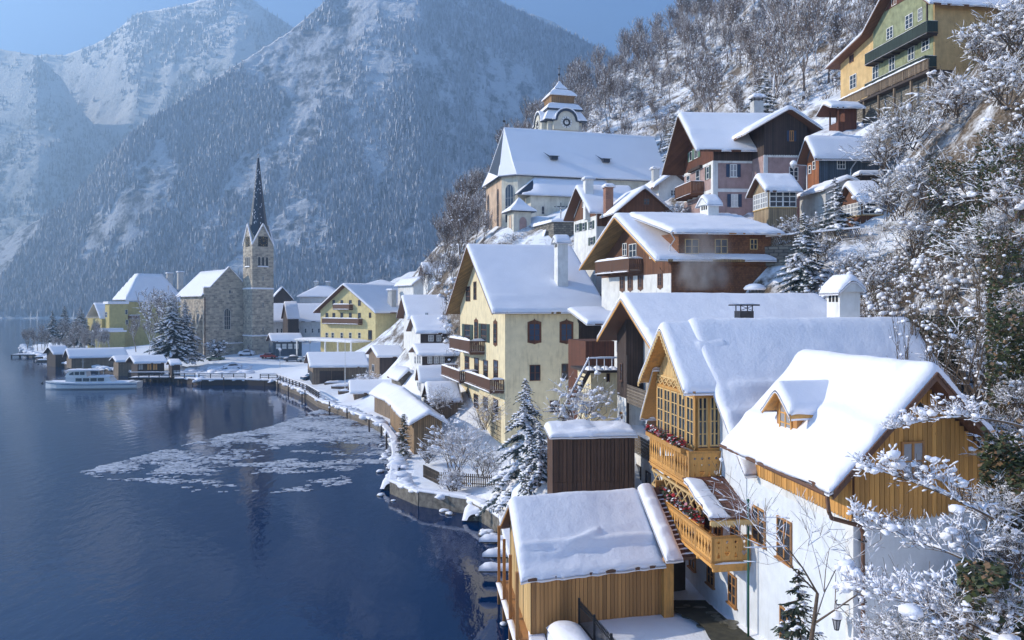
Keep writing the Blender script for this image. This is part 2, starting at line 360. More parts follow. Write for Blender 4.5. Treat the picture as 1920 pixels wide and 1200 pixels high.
# ---------------------------------------------------------------- houses
WIN = {}
def window_mesh(w, h, nx, nz, style, fr, fw=.07):
    """timber frame with glazing bars (facing -y); arched tops for churches"""
    key = (round(w, 2), round(h, 2), nx, nz, style, fr.name, fw)
    if key in WIN: return WIN[key]
    m = M(); d = .07; b = .028 if w < 2 else .05
    if style == 'arch':
        r = w/2; zt = h/2-r*1.2; pts = [(-w/2, -h/2)]
        arc = [(w/2*cos(a), zt+r*1.2*sin(a)) for a in [pi*i/8 for i in range(9)]]
        outer = [(-w/2, -h/2), (w/2, -h/2)]+arc
        inner = [((x*(1-2*fw/w)), z*(1-2*fw/h)) for x, z in outer]
        n = len(outer)
        for i in range(n):
            j = (i+1) % n; m.prism([(outer[i][0], 0, outer[i][1]), (outer[j][0], 0, outer[j][1]), (inner[j][0], 0, inner[j][1]), (inner[i][0], 0, inner[i][1])], (0, -d, 0))
        pane = M(); pane.prism([(x, -.01, z) for x, z in inner], (0, -.02, 0))
        for i in range(1, nx): m.box(-w/2+w*i/nx-b, -w/2+w*i/nx+b, -d*.8, 0, -h/2, zt+r*.9)
        for i in range(1, nz): m.box(-w/2, w/2, -d*.7, 0, -h/2+(zt+h/2)*i/nz-b*.7, -h/2+(zt+h/2)*i/nz+b*.7)
    else:
        m.box(-w/2, -w/2+fw, -d, 0, -h/2, h/2); m.box(w/2-fw, w/2, -d, 0, -h/2, h/2)
        m.box(-w/2+fw, w/2-fw, -d, 0, h/2-fw, h/2); m.box(-w/2+fw, w/2-fw, -d, 0, -h/2, -h/2+fw)
        for i in range(1, nx):
            x = -w/2+w*i/nx; bb = b*1.6 if (nx == 2 or i*2 == nx) else b*.8
            m.box(x-bb, x+bb, -d*.85, -.02, -h/2+fw, h/2-fw)
        for i in range(1, nz):
            z = -h/2+h*i/nz; m.box(-w/2+fw, w/2-fw, -d*.75, -.02, z-b*.8, z+b*.8)
        pane = M(); pane.box(-w/2+fw*.8, w/2-fw*.8, -.03, -.006, -h/2+fw*.8, h/2-fw*.8)
        if style == 'ornate':   # painted baroque surround: moulded board with cusped head and foot
            e = .14
            m.box(-w/2-e, -w/2, -.04, 0, -h/2-e, h/2+e); m.box(w/2, w/2+e, -.04, 0, -h/2-e, h/2+e)
            m.box(-w/2, w/2, -.04, 0, h/2, h/2+e); m.box(-w/2, w/2, -.04, 0, -h/2-e, -h/2)
            m.prism([(-w/2-e*1.3, 0, h/2+e), (w/2+e*1.3, 0, h/2+e), (w*.28, 0, h/2+e*2.0), (w*.1, 0, h/2+e*2.4), (0, 0, h/2+e*3.6), (-w*.1, 0, h/2+e*2.4), (-w*.28, 0, h/2+e*2.0)], (0, -.05, 0))
            m.prism([(-w/2-e*1.3, 0, -h/2-e), (-w*.2, 0, -h/2-e*1.8), (0, 0, -h/2-e*2.4), (w*.2, 0, -h/2-e*1.8), (w/2+e*1.3, 0, -h/2-e)], (0, -.05, 0))
        elif style == 'sill':
            m.box(-w/2-.08, w/2+.08, -.14, 0, -h/2-.07, -h/2-.002)
    WIN[key] = (m.mesh('window', fr), pane)
    return WIN[key]
PANES = {}
def shutter_mesh(w, h, mt):
    key = ('sh', round(w, 2), round(h, 2), mt.name)
    if key not in WIN:
        m = M(); m.box(-w/2, w/2, -.05, 0, -h/2, h/2)
        k = max(3, int(h/.18))
        for i in range(k): z = -h/2+.08+(h-.16)*i/k; m.box(-w/2+.05, w/2-.05, -.07, -.05, z, z+(h-.16)/k*.6)
        WIN[key] = m.mesh('shutter', mt)
    return WIN[key]
class House:
    def __init__(s, name, label, cat, px, d, zb, thy, thx=None, group=None, X=None):
        thx = thy if thx is None else thx
        s.tx_, s.ty_ = radians(thx), radians(thy)
        s.O = Vector(((px-CX)/F*d if X is None else X, d, zb)); s.ux = Vector((cos(s.tx_), sin(s.tx_), 0)); s.uy = Vector((-sin(s.ty_), cos(s.ty_), 0))
        s.root = link(name, None, None, s.O, s.tx_, label, cat, group)
        dl = s.ty_-s.tx_; s.sx, s.sy = -sin(dl), cos(dl); s.dl = dl
    def map(s, v): return (v[0]+v[1]*s.sx, v[1]*s.sy, v[2])
    def W(s, x, y, z): return s.O+s.ux*x+s.uy*y+Vector((0, 0, z))
    def fx(s, px, y=0.0):
        k = (px-CX)/F; o = s.O+s.uy*y; return (k*o.y-o.x)/(s.ux.x-k*s.ux.y)
    def fy(s, px, x=0.0):
        k = (px-CX)/F; o = s.O+s.ux*x; return (k*o.y-o.x)/(s.uy.x-k*s.uy.y)
    def fz(s, py, x=0.0, y=0.0): return CZ-(py-HY)/F*s.W(x, y, 0).y-s.O.z
    def part(s, name, m, mat, parent=None, smooth=False, label=None, kind=None):
        me = m.mesh(name, mat, smooth, s.map) if isinstance(m, M) else m
        return link(name, me, parent or s.root, label=label, kind=kind)
    def box(s, name, x0, x1, y0, y1, z0, z1, mat, parent=None, label=None):
        return s.part(name, M().box(x0, x1, y0, y1, z0, z1), mat, parent, label=label)
    def wall(s, x0, x1, y0, y1, z0, z1, mat, name='wall', prof=None, axis='x', label=None):
        """block; with prof [(s,z)..] its top follows the roof profile across the ridge axis"""
        if prof is None: return s.box(name, x0, x1, y0, y1, z0, z1, mat, label=label)
        a, b = (y0, y1) if axis == 'x' else (x0, x1)
        zz = lambda q: float(np.interp(q, [p[0] for p in prof], [p[1] for p in prof]))
        top = [(q, max(z0+.01, z)) for q, z in [(a, zz(a))]+[p for p in prof if a < p[0] < b]+[(b, zz(b))]]
        poly = [(a, z0)]+top+[(b, z0)]
        if axis == 'x': return s.part(name, M().prism([(x0, q, z-.02) for q, z in poly], (x1-x0, 0, 0)), mat, label=label)
        return s.part(name, M().prism([(q, y0, z-.02) for q, z in poly][::-1], (0, y1-y0, 0)), mat, label=label)
    def roof(s, t0, t1, prof, axis='x', th=.16, mat=None, snow=.35, res=.3, rr=None, name='roof', nz=.05, feat=None, trim=.0, mats=None, out=.06, smat=None, seed=0, fascia=None):
        m = M(); mat = mat or TIM
        for (a, za), (b, zb) in zip(prof[:-1], prof[1:]):
            q = [(a, za), (b, zb), (b, zb-th), (a, za-th)]
            if axis == 'x': m.prism([(t0, u, z) for u, z in q], (t1-t0, 0, 0))
            else: m.prism([(u, t0, z) for u, z in q], (0, t1-t0, 0))
        ro = s.part(name, m, mat)
        if fascia:   # barge boards on both verges
            for (a, za), (b, zb) in zip(prof[:-1], prof[1:]):
                q = [(a, za+.02), (b, zb+.02), (b, zb-th-.1), (a, za-th-.1)]
                for tt, w in ((t0-.05, .05), (t1, .05)):
                    fm = M()
                    if axis == 'x': fm.prism([(tt, u, z) for u, z in q], (w, 0, 0))
                    else: fm.prism([(u, tt, z) for u, z in q], (0, w, 0))
                    s.part('barge_board', fm, fascia, ro)
        if snow: s.snow(t0, t1, prof, axis, snow, res, rr, nz, feat, ro, out, smat, seed)
        return ro
    def snow(s, t0, t1, prof, axis='x', th=.35, res=.3, rr=None, nz=.05, feat=None, parent=None, out=.06, mat=None, seed=0, name='roof_snow', zf=None):
        a, b = prof[0][0]-out, prof[-1][0]+out; t0 -= out; t1 += out
        rr = rr or th*1.1
        def axis_pts(lo, hi):
            n = max(6, int((hi-lo)/res)); e = [rr*q for q in (.0, .03, .12, .28, .5, .75)]
            mid = list(np.linspace(lo+rr, hi-rr, max(3, n-4))) if hi-lo > 2.2*rr else [(lo+hi)/2]
            e = [x for x in e if x < (hi-lo)/2*.98]
            return np.array([lo+x for x in e]+mid+[hi-x for x in e[::-1]])
        T, S = np.meshgrid(axis_pts(t0, t1), axis_pts(a, b), indexing='ij')
        ps = np.array([p[0] for p in prof]); pz = np.array([p[1] for p in prof])
        def deck(q):
            ql = np.clip(q, ps[0], ps[-1]); z = np.interp(ql, ps, pz)
            sl0 = (pz[1]-pz[0])/(ps[1]-ps[0]); sl1 = (pz[-1]-pz[-2])/(ps[-1]-ps[-2])
            return z+np.where(q < ps[0], (q-ps[0])*sl0, 0)+np.where(q > ps[-1], (q-ps[-1])*sl1, 0)
        zd = deck(S) if zf is None else zf(T, S)
        zs = (deck(S-.5*rr)+deck(S+.5*rr)+deck(S))/3 if zf is None else zd
        zs = np.where((S-a < rr*1.2) | (b-S < rr*1.2), zd, zs) if zf is None else zd
        es = np.minimum(S-a, b-S); et = np.minimum(T-t0, t1-T)
        wob = 1+.9*(fbm(T*.9+seed, S*.9, 3, seed+5)-.5)
        E = lambda d: np.sqrt(np.clip(1-(1-np.clip(d/(rr*wob), 0, 1))**2, 0, 1))
        e = E(es)*E(et)
        wl = s.O.x*.37+s.O.y*.71
        n = (fbm(T*.45+wl, S*.45+seed, 3, seed+3)-.5)*nz*4.5+(fbm(T*2.2+wl, S*2.2, 3, seed+4)-.5)*nz*1.6
        sd_ = np.minimum(S-a, b-S); ph = .9+1.3*vn(T*.25+wl, T*0+seed, seed+6); n = n+th*.28*np.exp(-((sd_-ph)/.16)**2)*(vn(T*.5+wl, T*0, seed+7) > .38)-th*.12*np.clip((ph-sd_)/.3, 0, 1)*np.clip(sd_*3, 0, 1)
        th_ = th*e+n*np.minimum(e, 1)
        if feat is not None: th_ = th_+feat(T, S)*e
        # ragged overhanging rim
        Z = zs+np.maximum(th_, -.03)-.03*(e < .01)
        rag = ((vn(T*3+wl, S*3, seed+9)-.5)*.2+(vn(T*.8+wl, S*.8, seed+8)-.5)*.22)*(e < .35)
        if axis == 'x': Xc, Yc = T, S+rag*(es < rr*.2)*np.sign(S-(a+b)/2)
        else: Xc, Yc = S+rag*(es < rr*.2)*np.sign(S-(a+b)/2), T
        X2 = Xc+Yc*s.sx; Y2 = Yc*s.sy
        if axis == 'y': X2, Y2, Z = X2.T, Y2.T, Z.T
        return link(name, gridmesh(name, X2, Y2, Z, mat or (SNOW if s.O.y < 130 else SNOWF), True, .1), parent or s.root)
    def win(s, face, px, py, w, h, nx=2, nz=2, style='plain', fr=None, gl=None, off=0.0, shut=None, snow=False, metric=False, label=None):
        """window on the front (F, local y=off) or lake (L, local x=off) wall; px,py = photo position of its centre, w,h in photo pixels (or metres)"""
        fr = fr or WFR; gl = gl or GLS
        if face == 'F':
            a = s.fx(px, off); z = s.fz(py, a, off); d = s.W(a, off, 0).y
            wm = w if metric else abs(s.fx(px+w/2, off)-s.fx(px-w/2, off)); loc = (a, off); rz = 0
        else:
            a = s.fy(px, off); z = s.fz(py, off, a); d = s.W(off, a, 0).y
            wm = w if metric else abs(s.fy(px+w/2, off)-s.fy(px-w/2, off)); loc = (off, a); rz = s.dl-pi/2
        hm = h if metric else h*d/F
        return s.wat(face, loc[0], loc[1], z, wm, hm, nx, nz, style, fr, gl, shut, snow, label)
    def wat(s, face, x, y, z, wm, hm, nx=2, nz=2, style='plain', fr=None, gl=None, shut=None, snow=False, label=None):
        fr = fr or WFR; gl = gl or GLS; rz = 0 if face == 'F' else (s.dl-pi/2 if face == 'L' else s.dl+pi/2)
        fm, pane = window_mesh(wm, hm, nx, nz, style, fr)
        lx, ly, _ = s.map((x, y, 0))
        nrm = (0, -.004) if face == 'F' else (-.004, 0)
        o = link('window', fm, s.root, (lx+nrm[0], ly+nrm[1], z), rz, label=label)
        key = (fm.name, gl.name)
        if key not in PANES: PANES[key] = pane.mesh('pane', gl)
        link('pane', PANES[key], o)
        if shut:
            sw = wm*.5; sh = shutter_mesh(sw, hm, shut)
            for q in (-1, 1): link('shutter', sh, o, (q*(wm/2+sw/2+.03), -.01, 0))
        if snow: link('sill_snow', lumpbar(wm), o, (0, -.08, -hm/2+.03))
        return o
    def balcony(s, face, a0, a1, z, h, out, mat, off=0.0, snow=.14, slat=.16, gap=.03, floor=.16, solid=False, posts=None, fmat=None, roofpost=None, sn_rail=True, braces=True):
        """balcony on the lake wall (L) or front wall (F)"""
        m = M(); q = (lambda u, v: (v, u)) if face == 'L' else (lambda u, v: (u, v))
        def bx(u0, u1, v0, v1, z0, z1):
            (x0, y0), (x1, y1) = q(u0, off-v0), q(u1, off-v1); m.box(x0, x1, y0, y1, z0, z1)
        bx(a0, a1, 0, out, z-floor, z)
        if braces:
            for u in np.linspace(a0+.15, a1-.25, max(2, int((a1-a0)/1.6)+1)): bx(u, u+.12, 0, out*.95, z-floor-.14, z-floor-.002)
        p = s.part('balcony', m, fmat or mat)
        m = M(); t = .04
        for u0, u1, v0, v1 in ((a0, a1, out-.06, out), (a0, a0+.06, 0, out-.061), (a1-.06, a1, 0, out-.061)):
            bx(u0, u1, v0, v1, z+h-.08, z+h); bx(u0, u1, v0, v1, z+.06, z+.12)
        n = max(2, int((a1-a0)/slat))
        for i in range(n):
            u = a0+.06+(a1-a0-.12)*i/n; w = (a1-a0-.12)/n-gap; bx(u, u+w, out-.05, out-.01, z+.12, z+h-.08)
        n = max(2, int(out/slat))
        for i in range(n):
            v = .02+(out-.1)*i/n; w = (out-.1)/n-gap
            bx(a0+.01, a0+.05, v, v+w, z+.12, z+h-.08); bx(a1-.05, a1-.01, v, v+w, z+.12, z+h-.08)
        for u in np.linspace(a0, a1-.1, posts or 3): bx(u, u+.1, out-.1, out+.012, z-.05, z+h+.02)
        rl = s.part('railing', m, mat, p)
        if roofpost:
            m = M()
            for u in (a0+.02, a1-.12): bx(u, u+.1, out-.12, out-.02, z+h, roofpost)
            s.part('post', m, mat, p)
        if sn_rail:
            m = M(); sw = .16
            for u0, u1, v0, v1 in ((a0-.03, a1+.03, out-.1, out+.06), (a0-.03, a0+.1, 0, out-.1), (a1-.1, a1+.03, 0, out-.1)):
                (x0, y0), (x1, y1) = q(u0, off-v0), q(u1, off-v1)
                snowbar(m, x0, x1, y0, y1, z+h, snow)
            (x0, y0), (x1, y1) = q(a0+.1, off), q(a1-.1, off-out+.1)
            snowbar(m, x0, x1, y0, y1, z, snow*.5)
            (x0, y0), (x1, y1) = q(a0, off-out), q(a1, off-out-.14); snowbar(m, x0, x1, y0, y1, z-floor+.02, snow*.5)
            s.part('balcony_snow', m, SNOW, p, True)
        return p
    def chimney(s, x, y, z0, z1, w, mat, style='cap', l=None, snow=.3):
        l = l or w; m = M(); m.box(x-w/2, x+w/2, y-l/2, y+l/2, z0, z1); c = s.part('chimney', m, mat)
        m = M()
        if style == 'cap':
            m.box(x-w/2-.08, x+w/2+.08, y-l/2-.08, y+l/2+.08, z1, z1+.1); s.part('chimney_cap', m, mat, c); zt = z1+.1
        elif style == 'table':
            for dx in (-1, 1):
                for dy in (-1, 1): m.box(x+dx*w*.4-.03, x+dx*w*.4+.03, y+dy*l*.4-.03, y+dy*l*.4+.03, z1, z1+w*.35)
            m.box(x-w*.7, x+w*.7, y-l*.7, y+l*.7, z1+w*.35, z1+w*.35+.06); s.part('chimney_cap', m, MET, c); zt = z1+w*.35+.06
        else:
            m.prism([(x-w*.62, y-l*.7, z1), (x+w*.62, y-l*.7, z1), (x, y-l*.7, z1+w*.6)], (0, l*1.4, 0)) if style == 'gabley' else m.prism([(x-w*.7, y-l*.62, z1), (x-w*.7, y+l*.62, z1), (x-w*.7, y, z1+l*.6)][::-1], (w*1.4, 0, 0))
            s.part('chimney_cap', m, mat, c)
            hp = w*.6 if style == 'gabley' else l*.6
            k = M()   # smoke slots
            for i in range(3): k.box(x-w/2-.02, x-w/2+.01, y-l*.36+i*l*.26, y-l*.36+i*l*.26+l*.16, z1-w*.45, z1-.08)
            s.part('smoke_slot', k, BLK, c)
            if snow:
                if style == 'gabley': s.snow(y-l*.72, y+l*.72, [(x-w*.68, z1), (x, z1+hp+.03), (x+w*.68, z1)], 'y', snow, .12, snow*.9, .02, None, c)
                else: s.snow(x-w*.72, x+w*.72, [(y-l*.68, z1), (y, z1+hp+.03), (y+l*.68, z1)], 'x', snow, .12, snow*.9, .02, None, c)
            return c
        if snow: s.snow(x-w*.65, x+w*.65, [(y-l*.65, zt), (y+l*.65, zt)], 'x', snow, .12, snow*.9, .02, None, c)
        return c
    def boards(s, face, a0, a1, zlo, ztop, w, mat, off=0.0, parent=None, t=.035, gap=.022, seed=1, scallop=True, skip=None):
        """single vertical boards nailed to a wall; ztop/zlo functions or numbers of the position along the wall"""
        rs = random.Random(seed); key = ('board', mat.name, round(w, 3), scallop)
        if key not in WIN:
            m = M(); ww = w-gap
            pr = [(-ww/2, 1), (-ww/2, .0), (ww/2, .0), (ww/2, 1)]
            m.prism([(x, 0, z) for x, z in pr], (0, -t, 0))
            if scallop:
                m.prism([(-ww/2, 0, -.0), (-ww*.3, 0, -.035), (0, 0, -.05), (ww*.3, 0, -.035), (ww/2, 0, 0)], (0, -t, 0))
            WIN[key] = m.mesh('board', mat)
        me = WIN[key]; n = int((a1-a0)/w+.5); rz = 0 if face == 'F' else s.dl-pi/2
        for i in range(n):
            a = a0+w*(i+.5); z0 = zlo(a) if callable(zlo) else zlo; z1 = ztop(a) if callable(ztop) else ztop
            if z1-z0 < .1: continue
            x, y = (a, off) if face == 'F' else (off, a); lx, ly, _ = s.map((x, y, 0))
            j = rs.uniform(0, .012)
            o = link('board', me, parent or s.root, (lx-(j if face == 'L' else 0), ly-(j if face == 'F' else 0), z0), rz); o.scale = (1, 1, z1-z0)
def snowbar(m, x0, x1, y0, y1, z, h):
    """a rounded ridge of snow lying on a rail, wall or plank"""
    if x0 > x1: x0, x1 = x1, x0
    if y0 > y1: y0, y1 = y1, y0
    L, Wd = x1-x0, y1-y0; al = L >= Wd; ln, wd = (L, Wd) if al else (Wd, L)
    n = max(3, int(ln/.35)); pr = [(-.5, -.02), (-.52, .35), (-.36, .8), (0, 1), (.36, .8), (.52, .35), (.5, -.02)]; vs = []; k = len(pr)
    for i in range(n+1):
        t = i/n; e = sqrt(max(.02, 1-abs(2*t-1)**6)); w_ = 1
        hh = h*e*(.75+.5*float(vn(x0*3.1+t*ln*2.3+y0, z*1.7)))
        for u, q in pr:
            a = (x0+t*L, y0+Wd*(.5+u*w_)) if al else (x0+L*(.5+u*w_), y0+t*Wd)
            vs.append((a[0], a[1], z+hh*q))
    fs = []
    for i in range(n):
        for j in range(k-1):
            f = (i*k+j, (i+1)*k+j, (i+1)*k+j+1, i*k+j+1); fs.append(f[::-1] if al else f)
    fs += [tuple(range(k)) if al else tuple(range(k))[::-1], tuple(range(n*k, n*k+k))[::-1] if al else tuple(range(n*k, n*k+k))]
    m.add(vs, fs)
def lumpbar(w):
    key = ('lb', round(w, 1))
    if key not in WIN:
        m = M(); snowbar(m, -w/2, w/2, -.08, .08, 0, .12); WIN[key] = m.mesh('sill_snow', SNOW, True)
    return WIN[key]
def thing(name, label, cat, loc=(0, 0, 0), rz=0.0, group=None): return link(name, None, None, loc, rz, label, cat, group)
# ---------------------------------------------------------------- vegetation
def grow(rs, p, d, L, r, depth, maxd, segs, tips, droop, spread, kids, lf=.68, tw=.006, seg_n=3, up=.15):
    q = Vector(p); d = Vector(d).normalized(); r0 = r
    for i in range(seg_n):
        d = (d+Vector((rs.uniform(-.16, .16), rs.uniform(-.16, .16), rs.uniform(-.08, .12)-droop*(depth/maxd)**2*.3+up*.1))).normalized()
        n = q+d*(L/seg_n); r1 = max(tw, r*(1-.45*(i+1)/seg_n)); segs.append((*q, *n, r0, r1, depth)); r0 = r1; q = n
        if depth < maxd and (i > 0 or depth > 0):
            for k in range(kids if depth < maxd-1 else kids+1):
                if rs.random() < .85:
                    ax = Vector((rs.uniform(-1, 1), rs.uniform(-1, 1), rs.uniform(-.3, 1)*1.0)); ax = (ax-d*ax.dot(d)).normalized()
                    nd = (d*(1-spread)+ax*spread*1.2+Vector((0, 0, up))).normalized()
                    grow(rs, q, nd, L*lf*rs.uniform(.75, 1.15), max(tw, r1*.62), depth+1, maxd, segs, tips, droop, spread, kids, lf, tw, max(2, seg_n-1), up)
    tips.append(tuple(q))
def bare_mesh(seed, H=9, maxd=4, kids=2, spread=.5, droop=.2, r=.16, lumps_n=0, lr=.12, bark=None, snowr=1.0, tw=.012, trunkf=.36, stems=1, up=.15):
    rs = random.Random(seed); segs = []; tips = []
    for k in range(stems):
        grow(rs, (rs.uniform(-.3, .3)*(stems > 1), rs.uniform(-.3, .3)*(stems > 1), -.3), (rs.uniform(-.12, .12)*(1+2*(stems > 1)), rs.uniform(-.12, .12)*(1+2*(stems > 1)), 1), H*trunkf, r, 0, maxd, segs, tips, droop, spread, kids, tw=tw, up=up)
    s = np.array(segs); return s, np.array(tips)
def bare_tree_mesh(name, seed, H, big=1, **kw):
    lumps_n = kw.get('lumps_n', 0); lr = kw.get('lr', .12)
    s, tips = bare_mesh(seed, H, **kw)
    a = s[s[:, 8] <= big]; b = s[s[:, 8] > big]
    v1, q1 = tubes(a[:, :8], 6); v2, q2 = tubes(b[:, :8], 3)
    return (v1, q1, v2, q2, s, tips)
def make_bare(name, label, cat, seed, H, split=True, group=None, **kw):
    v1, q1, v2, q2, s, tips = bare_tree_mesh(name, seed, H, **kw)
    ln = kw.get('lumps_n', 0)
    rs = np.random.RandomState(seed)
    if ln:
        c = s[s[:, 8] > 1]; i = rs.randint(0, len(c), ln); t = rs.rand(ln, 1); pts = c[i, 0:3]*(1-t)+c[i, 3:6]*t+np.array([0, 0, kw.get('lr', .12)*.25])
        lv, lf = lumps(pts, kw.get('lr', .12)*(.4+rs.rand(ln)*1.1), ICO1, .75, .3, seed)
    if not split:
        v = np.concatenate([v1, v2]); q = np.concatenate([q1, q2+len(v1)])
        me = rawmesh(name, v, q, BARK2)
        o = link(name, me, None, label=label, cat=cat, group=group)
        if ln: link('snow_clumps', rawmesh('snow_clumps', lv, lf, SNOWF, smooth=True), o)
        return o
    root = link(name, None, None, label=label, cat=cat, group=group)
    link('trunk', rawmesh('trunk', v1, q1, BARK, smooth=True), root); tv, tq = snowtubes(s[s[:, 8] > 0], kw.get('lr', .12)*.45, seed, .6); cr = link('crown', rawmesh('crown', v2, q2, BARK2), root); link('branch_snow', rawmesh('branch_snow', tv, tq, SNOW, smooth=True), cr)
    if ln: link('crown_snow', rawmesh('crown_snow', lv, lf, SNOW, smooth=True), cr)
    return root
def make_conifer(name, label, cat, seed, H, R, mat, snow=1.0, dens=1.0, group=None, droop=.35, shape=.9):
    """spruce: tapering trunk, whorls of sagging boughs built of needle sprays, snow lying along each bough"""
    rs = np.random.RandomState(seed); root = link(name, None, None, label=label, cat=cat, group=group)
    m = M(); m.tube((0, 0, -.5), (0, 0, H*.98), R*.055, .02, 7); link('trunk', m.mesh('trunk', BARKB, True), root)
    V = []; Q = []; SP = []; SR = []
    nb = int(H*9*dens); tw = []
    for i in range(nb):
        t = (i+rs.rand())/nb; z = H*(.04+.94*t); L = R*(1-t)**shape*(.72+.45*rs.rand())+.12; a = rs.rand()*2*pi
        d = np.array([cos(a), sin(a)]); n = max(3, int(L/.22)); sag = droop*(1-.5*t)*(.7+.6*rs.rand())
        for j in range(n):
            u0, u1 = j/n, (j+1)/n
            p = np.array([d[0]*L*u0, d[1]*L*u0, z-sag*L*u0**1.4]); p2 = np.array([d[0]*L*u1, d[1]*L*u1, z-sag*L*u1**1.4])
            wdt = L*.30*(1-u0*.75)+.07
            for k in range(5 if dens > 1.4 else 3):   # needle sprays, leaf-sized blades off the bough
                ang = a+rs.uniform(-1.3, 1.3); ll = wdt*(.6+.7*rs.rand()); base = p+(p2-p)*rs.rand()
                e = base+np.array([cos(ang)*ll, sin(ang)*ll, -ll*(.25+.5*rs.rand())]); sdv = np.array([-sin(ang), cos(ang), 0])*ll*.16
                mid = (base+e)/2; V += [base, mid+sdv+[0, 0, -.02], e, mid-sdv+[0, 0, .02]]; Q.append([len(V)-4, len(V)-3, len(V)-2, len(V)-1])
            if rs.rand() < snow*.62:
                w = min(.36, wdt*.5)*(.7+.7*rs.rand()); SP.append((p+p2)/2+[0, 0, .06]); SR.append((w*1.15, w*.8, w*.36))
            tw.append((*p, *p2, .02*(1-u0)+.008, .02*(1-u1)+.006))
    tv, tq = tubes(tw, 3); V = np.array(V); Q = np.array(Q)
    cr = link('crown', rawmesh('crown', np.concatenate([V, tv]), np.concatenate([Q, tq+len(V)]), [mat, BARKB], [0]*len(Q)+[1]*len(tq)), root)
    if SP:
        lv, lf = lumps(np.array(SP), np.array(SR), ICO1, 1, .35, seed, 1); link('crown_snow', rawmesh('crown_snow', lv, lf, SNOW, smooth=True), cr)
    return root
def make_shrub(name, label, cat, seed, R, stems=14, lump=.16, nl=160, leaves=0, leafm=None, group=None, arch=.5, H=None, thin=.014, leafsize=.07, depth=3):
    """arching snow-laden bush: stems, twigs, optional evergreen leaves, clods of snow resting on the outer twigs"""
    rs = random.Random(seed); segs = []; tips = []; H = H or R*1.1
    for k in range(stems):
        a = 2*pi*k/stems+rs.uniform(-.3, .3); sp = rs.uniform(.25, .9)
        grow(rs, (rs.uniform(-.2, .2)*R, rs.uniform(-.2, .2)*R, -.3), (cos(a)*sp, sin(a)*sp, 1), H*.55, thin*3, 1, 1+depth, segs, tips, arch, .5, 2, .7, thin*.6, 3, .1)
    s = np.array(segs); root = link(name, None, None, label=label, cat=cat, group=group)
    v, q = tubes(s[:, :8], 3); st = link('branches', rawmesh('branches', v, q, BARK), root)
    nr = np.random.RandomState(seed)
    if nl:
        c = s[s[:, 8] > 1]; i = nr.randint(0, len(c), nl); t = nr.rand(nl, 1); pts = c[i, 0:3]*(1-t)+c[i, 3:6]*t
        tv, tq = snowtubes(s[s[:, 8] > 0], lump*.34, seed, .9); link('branch_snow', rawmesh('branch_snow', tv, tq, SNOW, smooth=True), st)
        rr = lump*(.16+nr.rand(nl)**3*.95); lv, lf = lumps(pts+np.stack([0*rr, 0*rr, rr*.25], -1), np.stack([rr*(1+.5*nr.rand(nl)), rr, rr*(.7+.2*nr.rand(nl))], -1), ICO2, .6, .3, seed, 2)
        link('snow_clods', rawmesh('snow_clods', lv, lf, SNOW, smooth=True), st)
    if leaves:
        c = s[s[:, 8] > 1]; i = nr.randint(0, len(c), leaves); t = nr.rand(leaves, 1); p = c[i, 0:3]*(1-t)+c[i, 3:6]*t+nr.normal(0, .1*R/1.5, (leaves, 3))
        a = nr.rand(leaves)*2*pi; b = nr.uniform(-1, .3, leaves); l = leafsize*(.6+.8*nr.rand(leaves))
        dx = np.stack([np.cos(a)*np.cos(b), np.sin(a)*np.cos(b), np.sin(b)], -1)*l[:, None]; sx = np.stack([-np.sin(a), np.cos(a), nr.uniform(-.4, .4, leaves)], -1)*l[:, None]*.45
        vv = np.stack([p, p+dx*.5+sx, p+dx, p+dx*.5-sx], 1).reshape(-1, 3); ff = (np.arange(leaves)*4)[:, None]+np.array([0, 1, 2, 3])
        link('leaves', rawmesh('leaves', vv, ff, leafm or IVY), st)
    return root
# ---------------------------------------------------------------- land, lake, mountains
def to_np(l): return np.array([[a[0], a[1]] for a in l], float)
SHORE = [(-16, -30), (-14, 5), (-4, 20), (1.15, 30), (1.1, 37), (.1, 46)]+[tuple(PZ(a, b)[:2]) for a, b in
    ((945, 1003), (925, 988), (880, 962), (790, 948), (737, 925), (742, 872), (738, 838), (722, 815), (700, 801), (650, 781), (600, 763), (575, 746), (520, 724), (460, 722), (380, 722), (310, 714), (240, 704), (130, 690), (95, 678))]+\
    [(-165, 262), (-190, 300), (-200, 340), (-180, 372), (-110, 400), (-70, 520), (0, 700), (60, 820), (620, 800), (620, -60), (-16, -60)]
SH = to_np(SHORE)
def shore_dist(x, y):
    """signed distance to the shoreline, positive on land"""
    shp = x.shape; x = x.ravel(); y = y.ravel(); d2 = np.full(x.shape, 1e18); ins = np.zeros(x.shape, bool)
    for i in range(len(SH)):
        a, b = SH[i], SH[(i+1) % len(SH)]; e = b-a; t = np.clip(((x-a[0])*e[0]+(y-a[1])*e[1])/(e@e), 0, 1)
        d2 = np.minimum(d2, (x-a[0]-t*e[0])**2+(y-a[1]-t*e[1])**2)
        c = (a[1] > y) != (b[1] > y)
        ins ^= c & (x < (b[0]-a[0])*(y-a[1])/(b[1]-a[1]+1e-12)+a[0])
    return (np.sqrt(d2)*np.where(ins, 1, -1)).reshape(shp)
